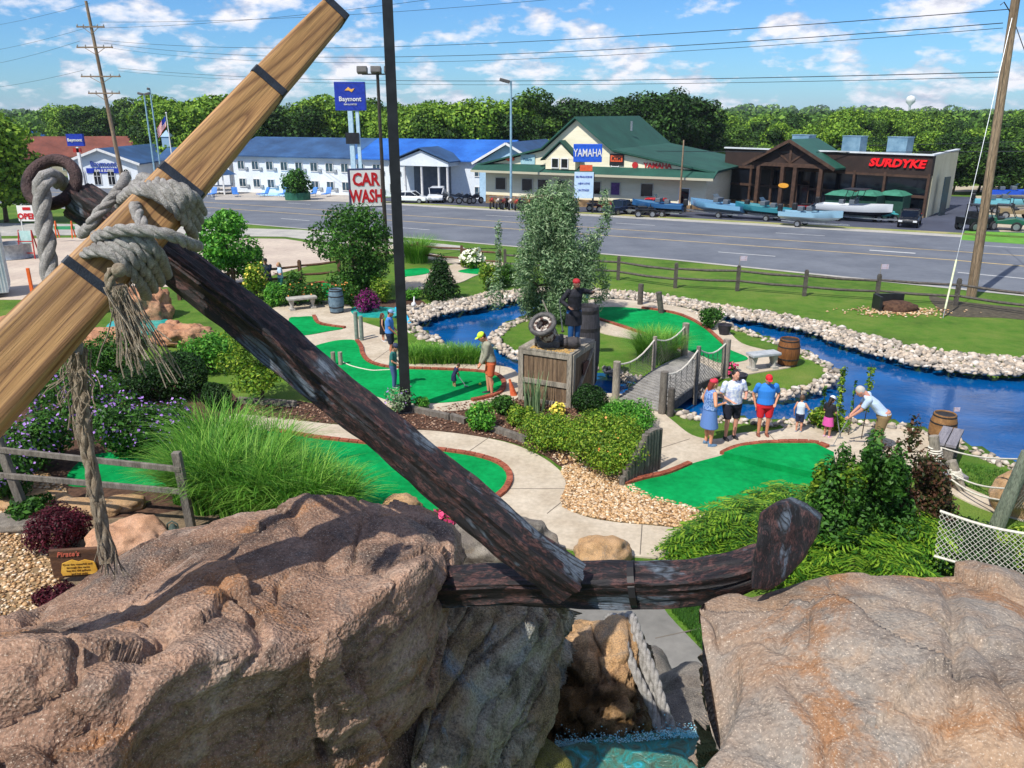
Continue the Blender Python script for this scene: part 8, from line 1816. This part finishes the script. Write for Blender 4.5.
# left wood behind the motel
for i in range(46): px = 62+380*(i+rnd.random())/46; place(px, rnd.uniform(118, 150) if px > 165 else rnd.uniform(185, 215), rnd.uniform(99, 112) if px > 90 else 108)
for i in range(10): place(345+i*18+rnd.random()*12, rnd.uniform(108, 120), rnd.uniform(104, 116), 2)
for i in range(12): place(430+rnd.random()*90, rnd.uniform(105, 118), rnd.uniform(102, 116))
for i in range(16): place(520+185*(i+rnd.random())/16, rnd.uniform(108, 125), rnd.uniform(88, 103), rnd.choice((1, 4, 1)))
place(535, 112, 90, 3)
for i in range(34): place(690+rnd.random()*370, rnd.uniform(112, 140), rnd.uniform(124, 146))
for i in range(40): place(690+rnd.random()*370, rnd.uniform(150, 200), rnd.uniform(112, 124))
for i in range(30): place(940+rnd.random()*160, rnd.uniform(92, 104), rnd.uniform(128, 150), rnd.choice((1, 4, 0)))
place(2, 62, 124, 5); place(-24, 60, 108, 2)
desc = ['mid green', 'dark green', 'bright green', 'tall mid green', 'broad dark green', 'small bright green']
first = [True]*6
for i, (p_, s_, k) in enumerate(fs):
    t0, h0 = prot[k]; sx = s_*rnd.uniform(.9, 1.25); 
    o = t0 if first[k] else dup(t0); first[k] = False
    o.location = p_; o.rotation_euler = (0, 0, rnd.random()*6.28); o.scale = (max(sx, .8), max(sx, .8), s_)
    where = 'behind the motel' if p_.x < -8 and p_.y > 100 else ('behind the gabled shop' if p_.x < 24 and p_.y < 130 else 'in the wood behind the glass fronted shop')
    o['label'] = desc[k]+' leafy tree standing '+where; o['group'] = 'trees of the wood beyond the highway'
# farther canopy as one mass
nC = 2600; cd = []
for i in range(nC):
    D = 215*math.exp(rnd.random()*math.log(1500/215)); pxr = rnd.uniform(-120, 1150)
    if pxr < 60 and D < 600: continue
    if pxr < 640 and D < 260: continue
    x = (pxr-512)/F*D/CP*.98; gh_ = 0 if D < 250 else 0
    j = np.searchsorted(xs, x); i2 = np.searchsorted(ys, D); zgnd = ZZ[min(i2, ni-1), min(j, nj-1)]
    r = rnd.uniform(4.0, 6.5)*(1+D/1500); cd.append((x, D, zgnd+rnd.uniform(3.0, 6.2), r, r, r*.8))
nL = 260000; B_ = np.array(cd); w_ = 1/B_[:, 1]**.8; w_ /= w_.sum(); idx = nrg.choice(len(B_), nL, p=w_); d = nrg.normal(size=(nL, 3)); d[:, 2] = np.abs(d[:, 2])*.8; d[:, 1] -= .3; d /= np.linalg.norm(d, axis=1)[:, None]
c = B_[idx, :3]+d*B_[idx, 3:6]*(.8+.25*nrg.random((nL, 1))); s_ = .62*(.5+B_[idx, 1]/330.)[:, None]*(.7+.6*nrg.random((nL, 1))); nn2 = d+nrg.normal(size=(nL, 3))*.5; nn2 /= np.linalg.norm(nn2, axis=1)[:, None]
tt = np.cross(nn2, nrg.normal(size=(nL, 3))); tt /= np.linalg.norm(tt, axis=1)[:, None]; bb = np.cross(nn2, tt)
V = np.empty((nL, 4, 3)); V[:, 0] = c-tt*s_; V[:, 1] = c+bb*s_*.7; V[:, 2] = c+tt*s_; V[:, 3] = c-bb*s_*.7
cm = leafmat('canopy', ['#25400f', '#3b5f1a', '#557c26', '#7a9c38'], .8, .1)
tag(link('distant_forest', fastmesh('distant_forest', V.reshape(-1, 3), np.arange(4*nL).reshape(-1, 4)), cm), 'unbroken forest canopy rolling to the horizon', kind='stuff')
